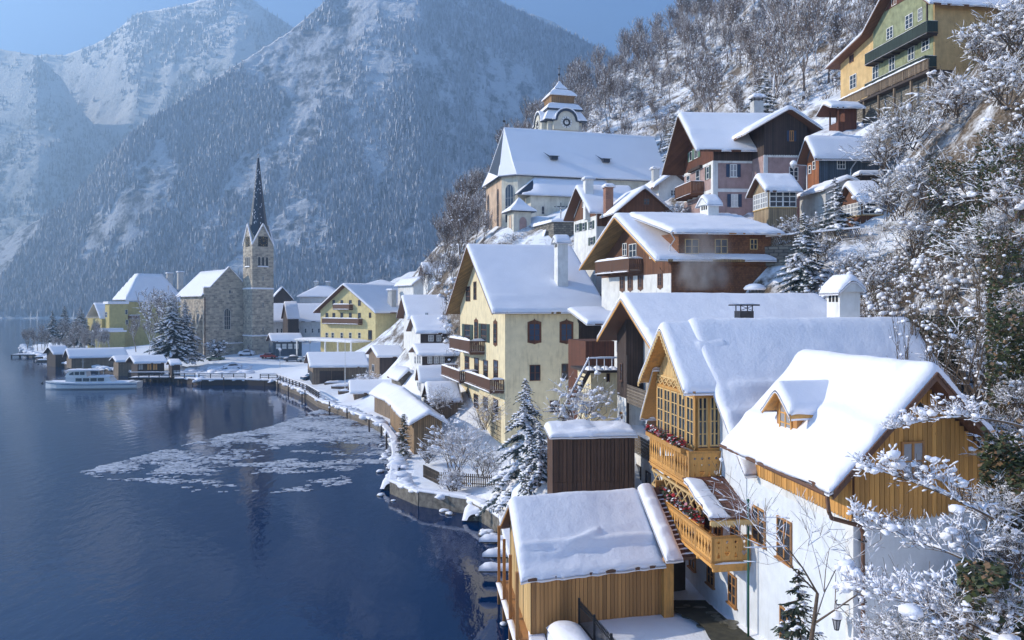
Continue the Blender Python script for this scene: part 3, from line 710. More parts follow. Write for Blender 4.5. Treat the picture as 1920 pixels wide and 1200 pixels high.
CTRL = [(4, 34, 1.75), (9, 33, 1.8), (8, 26, 1.8), (2, 28, 1.7), (12, 38, 1.9), (0, 33, 1.5), (3, 38, 1.5), (6, 43, 1.7), (2, 50, 1.4), (-5, 64, 1.2), (-8, 72, 1.1), (-2, 60, 1.3), (-9, 80, 1.1), (5, 60, 1.6), (4, 68, 1.6), (3, 72, 2.0), (-11, 95, 1.2), (9, 50, 2), (-.7, 79, 1.7), (8, 85, 4), (-8, 88, 1.4), (-14, 105, 1.4),
        (-17, 110, 1.4), (-28, 125, 1.3), (-34, 140, 1.3), (-45, 160, 1.4), (13, 26, 4), (17, 22, 8), (12, 20, 5.5), (22, 27, 11.5), (25, 32, 13), (20, 14, 12), (8, 10, 9), (0, 0, 13), (0, 14, 8), (30, 38, 16), (19, 33, 8.5), (24, 45, 12.5), (23, 52, 14), (16, 47, 6), (18, 58, 11), (14, 67, 13), (20, 66, 14.6), (26, 70, 16.5),
        (3.9, 56, 7.6), (6.2, 58, 7.9), (4.2, 66, 7.4), (6.5, 70, 7.8), (2, 95, 12), (10, 100, 18), (0, 105, 18)]
CTRL += [tuple(P(*a)) for a in ((1640, 502, 62), (1800, 500, 58), (1900, 500, 55), (1700, 545, 54), (1850, 590, 45), (1500, 552, 63), (1560, 530, 60), (1450, 470, 67.5), (1600, 462, 64.5), (1450, 418, 71), (1530, 420, 70), (1610, 430, 66), (1650, 430, 66), (1745, 222, 76), (1650, 232, 84), (1400, 414, 81), (1325, 404, 84), (1450, 414, 80), (1530, 402, 80), (1700, 430, 64),
    (915, 445, 128), (1200, 400, 138), (1000, 450, 112), (1050, 475, 100), (900, 458, 118), (1150, 440, 98), (1250, 400, 96), (850, 478, 140), (820, 545, 135), (790, 575, 150), (760, 605, 160), (700, 640, 172), (520, 656, 215), (430, 680, 190), (520, 690, 180), (640, 662, 205), (300, 668, 210), (200, 655, 240), (720, 645, 185), (780, 650, 150), (800, 665, 125),
    (650, 560, 300), (560, 602, 300), (400, 622, 320), (250, 640, 300), (800, 480, 220), (720, 720, 140), (1600, 245, 89), (1750, 230, 86), (1540, 262, 86), (1500, 300, 88), (1450, 290, 95), (1580, 330, 82), (1100, 240, 180), (1040, 300, 165), (1200, 205, 190), (1250, 120, 215), (1300, 60, 235), (1400, -10, 250), (1250, 290, 150), (1350, 200, 140), (1450, 170, 130), (1500, 110, 130), (1550, 20, 140), (1650, -60, 150),
    (1850, 110, 78), (1900, -20, 78), (1900, 170, 60), (1900, 300, 50), (1800, 320, 60), (1750, 400, 60), (1900, 420, 48), (940, 330, 200), (900, 420, 200), (1000, 250, 260))]
CTRL += [(150, 100, 110), (200, 200, 190), (100, 30, 80), (60, 15, 45), (120, 300, 170), (60, 350, 120), (-20, 260, 25), (-40, 230, 12), (20, 320, 70), (300, 100, 200), (400, 300, 300), (350, -20, 220), (500, 600, 380), (200, 700, 200), (100, 500, 120), (0, 450, 40)]
CT = np.array(CTRL)
_K = np.sqrt(((CT[:, None, :2]-CT[None, :, :2])**2).sum(-1)+9.0)
_Wt = np.linalg.solve(np.block([[_K+np.eye(len(CT))*-.6, np.ones((len(CT), 1))], [np.ones((1, len(CT))), np.zeros((1, 1))]]), np.append(CT[:, 2], 0))
def ground_raw(x, y):
    """multiquadric surface through the surveyed heights"""
    shp = np.shape(x); x = np.ravel(x); y = np.ravel(y); out = np.zeros(len(x))
    for i in range(0, len(x), 20000):
        xx, yy = x[i:i+20000, None], y[i:i+20000, None]
        out[i:i+20000] = np.sqrt((xx-CT[None, :, 0])**2+(yy-CT[None, :, 1])**2+9.0) @ _Wt[:-1]+_Wt[-1]
    return out.reshape(shp)
def ground(x, y):
    x = np.asarray(x, float); y = np.asarray(y, float); h = ground_raw(x, y); sdist = shore_dist(x, y)
    n = (fbm(x*.12, y*.12, 4, 3)-.5)*np.clip((h-3)*.25, .15, 5)+(fbm(x*.6, y*.6, 3, 8)-.5)*np.clip((h-2)*.12, .08, .6)
    h = np.maximum(h+n, .9)
    return np.where(sdist > .35, h, -3.0)
def gz(x, y): return float(ground(np.array([x]), np.array([y]))[0])
m_, nt_, b_ = nodes('snowy_ground')
g_ = nt_.nodes.new('ShaderNodeNewGeometry'); s_ = nt_.nodes.new('ShaderNodeSeparateXYZ'); nt_.links.new(g_.outputs['Normal'], s_.inputs[0]); sp_ = nt_.nodes.new('ShaderNodeSeparateXYZ'); nt_.links.new(g_.outputs['Position'], sp_.inputs[0])
v_ = coord(nt_); n1 = noise(nt_, v_, .35, 8, .7); n2 = noise(nt_, v_, 4, 5); n3 = noise(nt_, v_, .06, 3)
f_ = mth(nt_, 'ADD', mth(nt_, 'MULTIPLY', mth(nt_, 'SUBTRACT', 1.0, s_.outputs[2]), 1.1), mth(nt_, 'MULTIPLY', mth(nt_, 'SUBTRACT', n1, .5), 2.2))
f_ = mth(nt_, 'MULTIPLY', f_, mth(nt_, 'MULTIPLY', mth(nt_, 'MINIMUM', mth(nt_, 'SUBTRACT', sp_.outputs[2], 4.0), 5.0), .16))
r_ = ramp(nt_, f_, [(.10, (0, 0, 0)), (.42, (1, 1, 1))]); e_ = ramp(nt_, n2, [(.3, (.05, .04, .025)), (.5, (.13, .09, .055)), (.75, (.3, .27, .24))])
nt_.links.new(mixc(nt_, r_.outputs[0], (.84, .85, .88), e_.outputs[0]), b_.inputs['Base Color']); b_.inputs['Roughness'].default_value = .85; bump(nt_, b_, mth(nt_, 'ADD', n1, mth(nt_, 'MULTIPLY', n2, .3)), .5, .25)
GROUND = m_
def build_ground():
    def axis(segs):
        out = []
        for a, b, st in segs: out += list(np.arange(a, b, st))
        return np.array(out+[segs[-1][1]])
    xs = axis([(-210, -60, 4), (-60, -20, 1.6), (-20, 45, .8), (45, 110, 2), (110, 620, 8)])
    ys = axis([(-50, 18, 4), (18, 100, .8), (100, 260, 2), (260, 820, 8)])
    X, Y = np.meshgrid(xs, ys, indexing='ij'); Z = ground(X, Y)
    link('ground', gridmesh('ground', X, Y, Z, GROUND), kind='structure')
build_ground()
# lake
m_, nt_, b_ = nodes('lake_water'); b_.inputs['Base Color'].default_value = (.0, .02, .075, 1); b_.inputs['Roughness'].default_value = .04; b_.inputs['IOR'].default_value = 1.33
v_ = coord(nt_, 'Object', (.9, .42, 1)); wa = noise(nt_, v_, 1.1, 4, .55); wb = noise(nt_, coord(nt_, 'Object', (1, .5, 1)), .12, 3); wc = noise(nt_, coord(nt_, 'Object', (.03, .012, 1)), 1.0, 3)
am = ramp(nt_, wc, [(.35, (.25, .25, .25)), (.65, (1, 1, 1))])
bn = nt_.nodes.new('ShaderNodeBump'); bn.inputs['Strength'].default_value = .35; bn.inputs['Distance'].default_value = .16
nt_.links.new(mth(nt_, 'MULTIPLY', mth(nt_, 'ADD', wa, mth(nt_, 'MULTIPLY', wb, .8)), am.outputs[0]), bn.inputs['Height']); nt_.links.new(bn.outputs[0], b_.inputs['Normal'])
link('lake', M().add([(-3600, -60, 0), (3600, -60, 0), (3600, 1950, 0), (-3600, 1950, 0)], [(0, 1, 2, 3)]).mesh('lake', m_), kind='structure')
link('lake_bed', M().add([(-3600, -60, -4), (3600, -60, -4), (3600, 1950, -4), (-3600, 1950, -4)], [(0, 1, 2, 3)]).mesh('lake_bed', QUAY), kind='structure')
# thin drifting ice: irregular plates, the largest as single floes, the crumbs as one sheet of stuff
m_, nt_, b_ = nodes('ice'); g_i = nt_.nodes.new('ShaderNodeNewGeometry'); n_ = mth(nt_, 'ADD', mth(nt_, 'MULTIPLY', noise(nt_, coord(nt_), 3, 5), .5), mth(nt_, 'MULTIPLY', g_i.outputs['Random Per Island'], .5)); r_ = ramp(nt_, n_, [(.3, (.26, .28, .32)), (.65, (.60, .61, .65))]); nt_.links.new(r_.outputs[0], b_.inputs['Base Color']); b_.inputs['Roughness'].default_value = .5; ICE = m_
ICEP = to_np([PZ(a, b) for a, b in ((150, 886), (240, 862), (330, 838), (430, 815), (510, 800), (560, 782), (600, 768), (660, 785), (705, 806), (732, 818), (738, 845), (725, 872), (690, 870), (640, 890), (660, 905), (600, 918), (530, 925), (440, 922), (370, 925), (330, 908), (270, 905), (200, 900))])
def inpoly(pl, x, y):
    ins = np.zeros(np.shape(x), bool)
    for i in range(len(pl)):
        a, b = pl[i], pl[(i+1) % len(pl)]; c = (a[1] > y) != (b[1] > y); ins ^= c & (x < (b[0]-a[0])*(y-a[1])/(b[1]-a[1]+1e-12)+a[0])
    return ins
def floe(cx, cy, r, rs, m, t=.05):
    n = rs.randint(6, 10); ph = rs.rand()*6; pts = []
    for i in range(n):
        a = ph+2*pi*i/n; q = r*(.6+.55*rs.rand()); pts.append((cx+cos(a)*q*1.35, cy+sin(a)*q*.8, -.03))
    m.prism(pts, (0, 0, .045+rs.rand()*.05))
rs = np.random.RandomState(4); big = []; ms = M(); cnt = 0
lo, hi = ICEP.min(0), ICEP.max(0)
cx = lo[0]+rs.rand(90000)*(hi[0]-lo[0]); cy = lo[1]+rs.rand(90000)*(hi[1]-lo[1]); ok = inpoly(ICEP, cx, cy)
dn = .5*fbm(cx*.06+3, cy*.07, 4, 27)+.5*fbm(cx*.30, cy*.55, 4, 5); ok &= (dn > .44+.17*rs.rand(len(dn)))
cx, cy, dn = cx[ok], cy[ok], dn[ok]; rr = .06+.24*rs.rand(len(cx))**2.8+np.clip(dn-.55, 0, 1)*1.2
order = np.argsort(-rr)
for j, i in enumerate(order):
    if j < 140:
        m = M(); floe(0, 0, rr[i]*1.2, rs, m); link('ice_floe', m.mesh('ice_floe', ICE), None, (cx[i], cy[i], 0), 0, 'small flat plate of thin ice drifting on the dark lake', 'ice floe', 'thin ice plates drifting on the lake')
    elif j < 14000: floe(cx[i], cy[i], rr[i], rs, ms)
link('drift_ice', ms.mesh('drift_ice', ICE), kind='stuff', label='field of broken thin ice drifting off the shore', cat='ice')
# mountains
def mountmat(name, forest, snow, sc_, bias):
    m, nt, b = nodes(name); c = nt.nodes.new('ShaderNodeTexCoord')
    def mp(s): q = nt.nodes.new('ShaderNodeMapping'); q.inputs['Scale'].default_value = s; nt.links.new(c.outputs['Object'], q.inputs[0]); return q.outputs[0]
    g = nt.nodes.new('ShaderNodeNewGeometry'); s = nt.nodes.new('ShaderNodeSeparateXYZ'); nt.links.new(g.outputs['Normal'], s.inputs[0])
    a = noise(nt, mp((1, .6, .28)), sc_*1.6, 6, .62); bb = noise(nt, mp((1, 1, .5)), sc_*8, 7, .8); d = noise(nt, mp((.4, .4, 2.2)), sc_*5, 4, .6)
    f = mth(nt, 'ADD', mth(nt, 'MULTIPLY', a, 1.0), mth(nt, 'MULTIPLY', bb, 1.7)); f = mth(nt, 'ADD', f, mth(nt, 'MULTIPLY', d, .35)); f = mth(nt, 'ADD', f, mth(nt, 'MULTIPLY', mth(nt, 'SUBTRACT', s.outputs[2], .6), .35))
    f = mth(nt, 'MULTIPLY', f, .5)
    r = ramp(nt, f, [(bias/2-.06, (0, 0, 0)), (bias/2+.06, (1, 1, 1))])
    nt.links.new(mixc(nt, r.outputs[0], forest, snow), b.inputs['Base Color']); b.inputs['Roughness'].default_value = .95
    bump(nt, b, bb, .7, 7.0); return m
def mountain(name, sil, d0, crest, mat, amp, seed, px0=-1500, px1=3400, tree=6., foot=0.0, rows=230, pw=1.25, step=3.2, trees=0, tsize=9.):
    pxs = np.concatenate([np.arange(px0, -60, 40), np.arange(-60, 1420, step), np.arange(1420, px1, 40)])
    v = np.concatenate([np.linspace(0, 1, rows), np.linspace(1.02, 1.15, 5)])
    Pp, V = np.meshgrid(pxs, v, indexing='ij')
    sp = np.interp(Pp, [a for a, b in sil], [b for a, b in sil]); dc = np.interp(Pp, [a for a, b in crest], [b for a, b in crest]); D0 = d0 if not callable(d0) else d0(Pp)
    D = D0+(dc-D0)*V; zc = CZ+(HY-sp)/F*dc
    U = np.clip(V, 0, 1); prof = U**pw
    Z = foot+(zc-foot)*np.where(V <= 1, prof, 1-(V-1)*1.3)
    x = (Pp-CX)/F*D
    rid = 1-np.abs(2*fbm(x/260, D/420+Z/700, 5, seed)-1)*2
    rid2 = 1-np.abs(2*fbm(x/70, D/200, 4, seed+9)-1)*2
    w = np.sin(np.pi*np.clip(V, 0, 1))**.7
    Z = Z+amp*(rid-.45)*w+amp*.22*(rid2-.4)*(w*.8+.12)
    fm = fbm(x/120, D/160, 3, seed+4)
    Z = Z+tree*(vn(x/6., D/7.+Z/9, seed+2)**2*1.6-.3)*np.clip((fm-.3)*5, .25, 1)*(V > .004)
    cl = fbm(x/160+3, Z/60, 3, seed+6); Z = Z+amp*.12*np.floor(cl*9)/9*w
    Z = np.maximum(Z, -2)
    if trees:
        rs = np.random.RandomState(seed); n_, m_ = x.shape; vis = np.where((pxs > -60) & (pxs < 1330))[0]
        i = rs.randint(vis[0], vis[-1]-1, trees*3); j = (rs.rand(trees*3)**.8*(rows-2)).astype(int); u, w_ = rs.rand(trees*3), rs.rand(trees*3)
        g = lambda A: A[i, j]*(1-u)*(1-w_)+A[i+1, j]*u*(1-w_)+A[i, j+1]*(1-u)*w_+A[i+1, j+1]*u*w_
        X_, Y_, Z_ = g(x), g(D), g(Z); mk = fbm(X_/70, Y_/160+Z_/170, 4, seed+77)+.22*(fbm(X_/18+Z_/90, Z_/110, 3, seed+5)-.5)-.10*(Z_/700)
        k = (mk > .33+.27*rs.rand(len(mk))) & (Z_ > 2); X_, Y_, Z_ = X_[k][:trees], Y_[k][:trees], Z_[k][:trees]; N_ = len(X_); h = tsize*(.55+.8*rs.rand(N_)); r = h*(.20+.08*rs.rand(N_)); a0 = rs.rand(N_)*6.28
        V = np.stack([np.stack([X_+np.cos(a0+q*2.094)*r, Y_+np.sin(a0+q*2.094)*r, Z_-1], -1) for q in range(3)]+[np.stack([X_, Y_, Z_+h], -1)], 1).reshape(-1, 3); b = (np.arange(N_)*4)[:, None]
        link('mountain_forest', rawmesh('mountain_forest', V, np.concatenate([b+np.array([q, (q+1) % 3, 3]) for q in range(3)]), FROST), kind='stuff', label='frosted spruce forest clothing the '+name.replace('_', ' '), cat='forest')
    return link(name, gridmesh(name, x, D, Z, mat), kind='structure')
FROST = leafmat('frosted_forest', (.26, .28, .33), (.62, .64, .70))
MM1 = mountmat('mountain_forest', (.15, .165, .20), (.72, .73, .78), .0045, 1.42); MM3 = mountmat('alpine_snow', (.10, .11, .12), (.8, .8, .82), .006, 1.33)
mountain('mountain_ridge', [(-1500, 300), (-700, 400), (0, 455), (120, 385), (235, 262), (300, 212), (380, 163), (450, 118), (540, 62), (610, 2), (680, -50), (780, -90), (860, -45), (935, 0), (960, 14), (1060, 60), (1140, 98), (1300, 200), (1600, 380), (2400, 300), (3400, 200)],
         1055, [(-1500, 1400), (0, 1230), (240, 1250), (650, 1430), (930, 1500), (1400, 1550), (3400, 1550)], MM1, 20, 11, foot=-1, tree=2.5, trees=48000)
mountain('mountain_slope', [(-1500, -200), (-600, 0), (-200, 70), (0, 92), (70, 104), (118, 150), (150, 205), (260, 330), (420, 470), (600, 560), (3400, 560)], 1400, [(-1500, 1950), (0, 1900), (600, 1700), (3400, 1700)], MM3, 18, 31, foot=0, step=5, rows=140, trees=16000, tree=3)  # snowier material lightens this slope in place of haze
mountain('mountain_peak', [(-1500, 300), (-100, 145), (60, 108), (85, 102), (120, 104), (155, 92), (195, 75), (215, 60), (250, 30), (270, 22), (300, 19), (335, 11), (390, -2), (440, -10), (475, 0), (500, 20), (535, 42), (640, 110), (860, 60), (960, 25), (1000, 27), (1040, 42), (1080, 70), (1200, 170), (1500, 400), (3400, 420)], 1600, [(-1500, 2080), (3400, 2080)], MM3, 32, 53, foot=100, rows=160, step=4, tree=3, trees=18000, tsize=12.)
# bluish winter air
m_ = bpy.data.materials.new('air'); m_.use_nodes = True; nt_ = m_.node_tree; nt_.nodes.clear(); o_ = nt_.nodes.new('ShaderNodeOutputMaterial'); p_ = nt_.nodes.new('ShaderNodeVolumePrincipled')
p_.inputs['Color'].default_value = (.42, .67, 1.0, 1); p_.inputs['Density'].default_value = 6.0e-4; p_.inputs['Anisotropy'].default_value = .4
nt_.links.new(p_.outputs[0], o_.inputs['Volume'])
if HAZE: link('haze', M().box(-3900, 3900, -70, 2400, -5.2, 930).mesh('haze', m_), kind='stuff')
# ================================================================ buildings
def gprof(s0, s1, ze, zr, ov=.8, sr=None, ze1=None, th=0.0):
    """gable profile over a body s0..s1 with eave heights at the overhang tips"""
    sr = (s0+s1)/2 if sr is None else sr
    return [(s0-ov, ze), (sr, zr), (s1+ov, ze if ze1 is None else ze1)]
# ---- honey-coloured chalet with loggia bay (foreground)
D = House('timber_gable_house', 'large white house under a broad snow roof with honey timber loggia and carved balconies', 'house', 1400, 33.6, 1.8, 8, 10)
dz = lambda z: z-1.8
pD = [(-1.0, dz(9.0)), (5.6, dz(15.15)), (12.2, dz(9.2))]
D.wall(.0, D.fx(1705, 5.6)-.8, .05, 11.6, -1.2, 30, WHT2, 'wall', prof=[(a, b-.2) for a, b in pD])
def fD(T, S):
    roll = .16*np.exp(-((S-2.05)/.22)**2)*(T > .2)*(T < 13)*(.6+.8*vn(T*.8, S*0, 3)); step = -.10*np.clip((2.0-S)/.3, 0, 1)
    r2 = .12*np.exp(-((S-.3)/.2)**2)*np.clip(1-np.abs(T-1.6)/1.3, 0, 1)
    return roll+step+r2+.06*np.exp(-((S-5.0)/.35)**2)
D.roof(-.55, D.fx(1705, 5.6), pD, th=.22, mat=TIM, snow=.42, res=.16, nz=.035, feat=fD, rr=.4, name='roof', seed=3)
# loggia bay
by0, by1, bo = D.fy(1344, 0)+.05, None, 1.25
by0 = 2.95; by1 = 8.35; bx = -bo
zb0, zb1, zb2 = dz(7.7), dz(9.35), dz(11.85)
D.box('bay_floor', bx, .04, by0, by1, zb0, zb0+.25, ORW)
pB = [(by0-.75, dz(12.1)), (5.6, dz(15.02)), (by1+.8, dz(12.0))]
D.part('bay_gable', M().prism([(bx+.1, q, z-.2) for q, z in [(by0, zb2+.15), (by0, zb2+.25), (5.6, dz(14.95)), (by1, zb2+.25), (by1, zb2+.15)]], (1.4, 0, 0)), ORW)
D.boards('L', by0+.02, by1-.02, zb2+.22, lambda a: float(np.interp(a, [by0, 5.6, by1], [dz(12.3), dz(14.85), dz(12.3)])), .16, LTW, bx+.06, t=.04, scallop=False)
rB = D.roof(bx-.75, 1.0, pB, th=.16, mat=ORW, snow=.36, res=.12, nz=.03, rr=.34, name='bay_roof', fascia=LTW)
m = M()   # scalloped snowy verge drops
for k in range(2):
    a, b = (pB[0], pB[1]) if k == 0 else (pB[1], pB[2])
    n = 18
    for i in range(n):
        t = (i+.5)/n; y = a[0]+(b[0]-a[0])*t; z = a[1]+(b[1]-a[1])*t; m.box(bx-.84, bx-.80, y-.09, y+.09, z-.42, z-.2)
D.part('verge_trim', m, LTW, rB)
# second small rake left of the bay
pB2 = [(by1-.3, dz(12.6)), (by1+1.9, dz(9.8))]
D.roof(bx-.3, .4, pB2, th=.12, mat=ORW, snow=.25, res=.12, nz=.03, rr=.2, name='side_roof', fascia=LTW)
# corner posts, window band, lattice friezes
m = M()
for y in np.linspace(by0, by1, 6): m.box(bx, bx+.14, y-.07, y+.07, zb1, zb2+.2)
m.box(bx-.02, bx+.16, by0-.08, by1+.08, zb1-.12, zb1); m.box(bx-.02, bx+.16, by0-.08, by1+.08, zb2-.1, zb2+.05)
for x in (bx+.05, bx+.65, -.02): m.box(x, x+.12, by0-.07, by0+.05, zb1, zb2+.2)
m.box(bx, .04, by0-.08, by0+.06, zb1-.12, zb1); m.box(bx, .04, by0-.08, by0+.06, zb2-.15, zb2+.25)
D.part('bay_frame', m, ORW)
for i in range(5):
    ys = np.linspace(by0, by1, 6); D.wat('L', bx+.06, (ys[i]+ys[i+1])/2, (zb1+zb2)/2-.05, abs(ys[1]-ys[0])-.16, zb2-zb1-.15, 2, 4, fr=LTW)
for x0, x1 in ((bx+.17, bx+.65), (bx+.77, -.02)): D.wat('F', (x0+x1)/2, by0+.02, (zb1+zb2)/2, x1-x0, zb2-zb1-.15, 2, 4, fr=LTW)
D.box('bay_ceiling', bx, .04, by0, by1, zb2+.3, zb2+.36, ORW)
def xframe(m, x, y0, y1, z0, z1, n, face='L', t=.05, w=.05):
    for i in range(n):
        a = y0+(y1-y0)*i/n; b = y0+(y1-y0)*(i+1)/n
        for p, q in (((a, z0), (b, z1)), ((a, z1), (b, z0))):
            if face == 'L': m.beam((x, p[0], p[1]), (x, q[0], q[1]), t, w)
            else: m.beam((p[0], x, p[1]), (q[0], x, q[1]), t, w)
m = M(); xframe(m, bx-.02, by0, by1, zb2+.06, zb2+.45, 8); m.box(bx-.05, bx+.02, by0-.1, by1+.1, zb2+.45, zb2+.55); D.part('lattice_frieze', m, LTW)
def fret(s, name, w, h, motifs, mat, parent, loc, rz, t=.03):
    """board panel with real sawn-out openings: outline plus holes filled as one sheet"""
    key = ('fret', name, round(w, 2), round(h, 2))
    if key not in WIN:
        c = bpy.data.curves.new('fret', 'CURVE'); c.dimensions = '2D'; c.fill_mode = 'BOTH'; c.extrude = t/2
        for poly in [[(-w/2, 0), (w/2, 0), (w/2, h), (-w/2, h)]]+motifs:
            sp = c.splines.new('POLY'); sp.points.add(len(poly)-1); sp.use_cyclic_u = True
            for pt, (a, b) in zip(sp.points, poly): pt.co = (a, b, 0, 1)
        o = bpy.data.objects.new('fret', c); COL.objects.link(o); dg = bpy.context.evaluated_depsgraph_get()
        me = bpy.data.meshes.new_from_object(o.evaluated_get(dg)); bpy.data.objects.remove(o)
        me.transform(Matrix.Rotation(pi/2, 4, 'X')); me.materials.clear(); me.materials.append(mat); WIN[key] = me
    return link(name, WIN[key], parent, loc, rz)
def circ(x, y, r, n=8): return [(x+r*cos(2*pi*i/n), y+r*sin(2*pi*i/n)) for i in range(n)]
def heart(x, y, s): return [(x, y-s), (x+s*.55, y-s*.45), (x+s*.95, y+s*.15), (x+s*.85, y+s*.6), (x+s*.45, y+s*.75), (x, y+s*.4), (x-s*.45, y+s*.75), (x-s*.85, y+s*.6), (x-s*.95, y+s*.15), (x-s*.55, y-s*.45)]
def dia(x, y, a, b): return [(x, y-b), (x+a, y), (x, y+b), (x-a, y)]
def diamonds(w, h):
    n = max(2, int(w/.34)); p = w/n; out = []
    for i in range(n):
        x = -w/2+p*(i+.5); out.append(dia(x, h*.5, p*.36, h*.33)); out.append([(x-p*.28, h*.86), (x-p*.06, h*.88), (x-p*.30, h*.70)][::-1]); out.append([(x+p*.28, h*.86), (x+p*.06, h*.88), (x+p*.30, h*.70)])
        out.append([(x-p*.28, h*.14), (x-p*.06, h*.12), (x-p*.30, h*.30)]); out.append([(x+p*.28, h*.14), (x+p*.06, h*.12), (x+p*.30, h*.30)][::-1])
    return out
def hearts(w, h):
    n = max(3, int(w/.32)); p = w/n; out = []
    for i in range(n):
        x = -w/2+p*(i+.5); out.append(circ(x, h*.82, .065)); out.append(heart(x, h*.32, .135) if i % 2 else [(x-.08, h*.12), (x+.08, h*.12), (x+.02, h*.34), (x, h*.38), (x-.02, h*.34)]); out.append([(x-.045, h*.62), (x, h*.52), (x+.045, h*.62)])
    return out
def carved(H, y0, y1, x0, x1, z, h, name='balcony', side=True, flowers=False, box=True):
    """carved balcony on the lake wall: floor z, rail height h, from y0..y1, wall at x1 out to x0; near end at y0"""
    m = M(); m.box(x0, x1, y0, y1, z-.22, z); m.box(x0-.06, x1, y0-.05, y1+.05, z-.1, z-.02)
    for y in np.linspace(y0+.1, y1-.2, max(3, int((y1-y0)/1.3))): m.box(x0+.1, x1, y, y+.14, z-.42, z-.22)
    b = H.part(name, m, ORW)
    m = M(); m.box(x0-.04, x0+.08, y0-.04, y1+.04, z+h-.1, z+h); m.box(x0-.03, x0+.07, y0, y1, z, z+.1)
    m.box(x0+.082, x1-.02, y0-.05, y0+.07, z+h-.1, z+h); m.box(x0+.072, x1-.02, y0-.03, y0+.06, z, z+.1)
    m.box(x0+.082, x1-.02, y1-.05, y1+.05, z+h-.1, z+h); m.box(x0+.072, x1-.02, y1-.03, y1+.06, z, z+.1)
    for y in np.linspace(y0, y1-.1, max(3, int((y1-y0)/1.8)+1)): m.box(x0-.02, x0+.1, y-.02, y+.1, z+.1, z+h-.1)
    m.box(x1-.14, x1-.03, y0-.04, y0+.08, z+.1, z+h-.1)
    r = H.part('railing', m, ORW, b)
    n = max(1, int((y1-y0)/1.8)); p = (y1-y0)/n
    for i in range(n):
        lx, ly, _ = H.map((x0, y0+p*(i+.5), 0)); fret(H, 'carved_panel', p-.12, h-.2, diamonds(p-.12, h-.2), ORW, b, (lx, ly, z+.1), H.dl-pi/2)
    lx, ly, _ = H.map(((x0+x1)/2, y0, 0)); fret(H, 'carved_panel', x1-x0-.2, h-.2, hearts(x1-x0-.2, h-.2), ORW, b, (lx, ly, z+.1), 0)
    m = M(); snowbar(m, x0+.1, x1-.1, y0-.12, y0-.02, z-.02, .07); H.part('balcony_snow', m, SNOW, b, True)
    return b
def flowerbox(H, y0, y1, x, z, parent, seed, n=90):
    m = M(); m.box(x-.28, x-.04, y0, y1, z-.22, z-.005); fb = H.part('flower_box', m, ORW, parent)
    rs = np.random.RandomState(seed); k = int(n*(y1-y0)); V = []; Q = []; mi = []
    k = int(k*1.8)
    for i in range(k):
        p = np.array([x-.16+rs.uniform(-.16, .16), rs.uniform(y0, y1), z+.04+abs(rs.normal(.12, .12))]); s_ = rs.uniform(.035, .075); a = rs.rand()*6.3; b_ = rs.uniform(-.8, .8)
        dx = np.array([cos(a), sin(a), b_])*s_; dy = np.array([-sin(a), cos(a), rs.uniform(-.5, .5)])*s_
        V += [H.map(p-dx-dy), H.map(p+dx-dy), H.map(p+dx+dy), H.map(p-dx+dy)]; Q.append([len(V)-4, len(V)-3, len(V)-2, len(V)-1]); u = rs.rand(); mi.append(0 if u < .48 else 1 if u < .78 else 2 if u < .85 else 3)
    link('flowers', rawmesh('flowers', V, Q, [LEAF, FLR, FLP, SNOW], mi), fb, kind='stuff')
b1 = carved(D, by0-.25, by1+.1, bx-.35, .02, zb0, zb1-zb0-.1)
flowerbox(D, by0+.1, by1, bx-.36, zb1-.02, b1, 5)
m = M(); ya, yb = by0-1.2, by1+.3; z1 = zb0-.5
xframe(m, bx-.1, ya, yb, z1-.75, z1-.1, 8, t=.06, w=.07); m.box(bx-.16, bx-.03, ya-.1, yb+.1, z1-.1, z1+.02); m.box(bx-.16, bx-.03, ya-.1, yb+.1, z1-.87, z1-.75); D.part('lattice_beam', m, LTW)
# tiled pent roof between the two balconies
m = M(); yy0, yy1 = .4, 2.7; zt = dz(8.0); ze_ = dz(6.95); m.prism([(-2.0, yy0-1.3, ze_), (.02, yy0-1.3, ze_+.02), (.02, yy1, zt), (-2.0, yy1-.3, zt-.1)], (0, 0, .08)); pr = D.part('pent_roof', m, ORW)
m = M()
for j in range(9):
    t0 = j/9; t1 = (j+1.15)/9; y0_ = yy0-1.3+(yy1-.25-yy0+1.3)*t0; z0_ = ze_+.08+(zt-.06-ze_)*t0
    for i in range(11):
        x_ = -2.02+i*.185; m.prism([(x_, y0_, z0_+.05), (x_+.165, y0_, z0_+.05), (x_+.165, y0_+.42, z0_+.16), (x_, y0_+.42, z0_+.16)], (0, 0, .035))
D.part('roof_tiles', m, TILE, pr, kind='stuff')
D.snow(yy0-1.25, yy1-.5, [(-2.0, 0), (-1.15, 0)], 'y', .12, .12, .12, .05, None, pr, 0, zf=lambda T, S: ze_+.2+(zt-ze_)*(T-yy0+1.3)/(yy1-yy0+1.1)-.12*np.clip((S+1.7)*2+(vn(T*4, S*4)-.5)*1.5, 0, 1))
m = M(); m.box(-2.08, .02, yy0-1.4, yy0-1.3, ze_-.1, ze_+.06)
for i in range(18): m.prism([(-2.05+i*.115, yy0-1.41, ze_-.1), (-1.95+i*.115, yy0-1.41, ze_-.1), (-2.0+i*.115, yy0-1.41, ze_-.18)], (0, .03, 0))
D.part('pent_trim', m, LTW, pr)
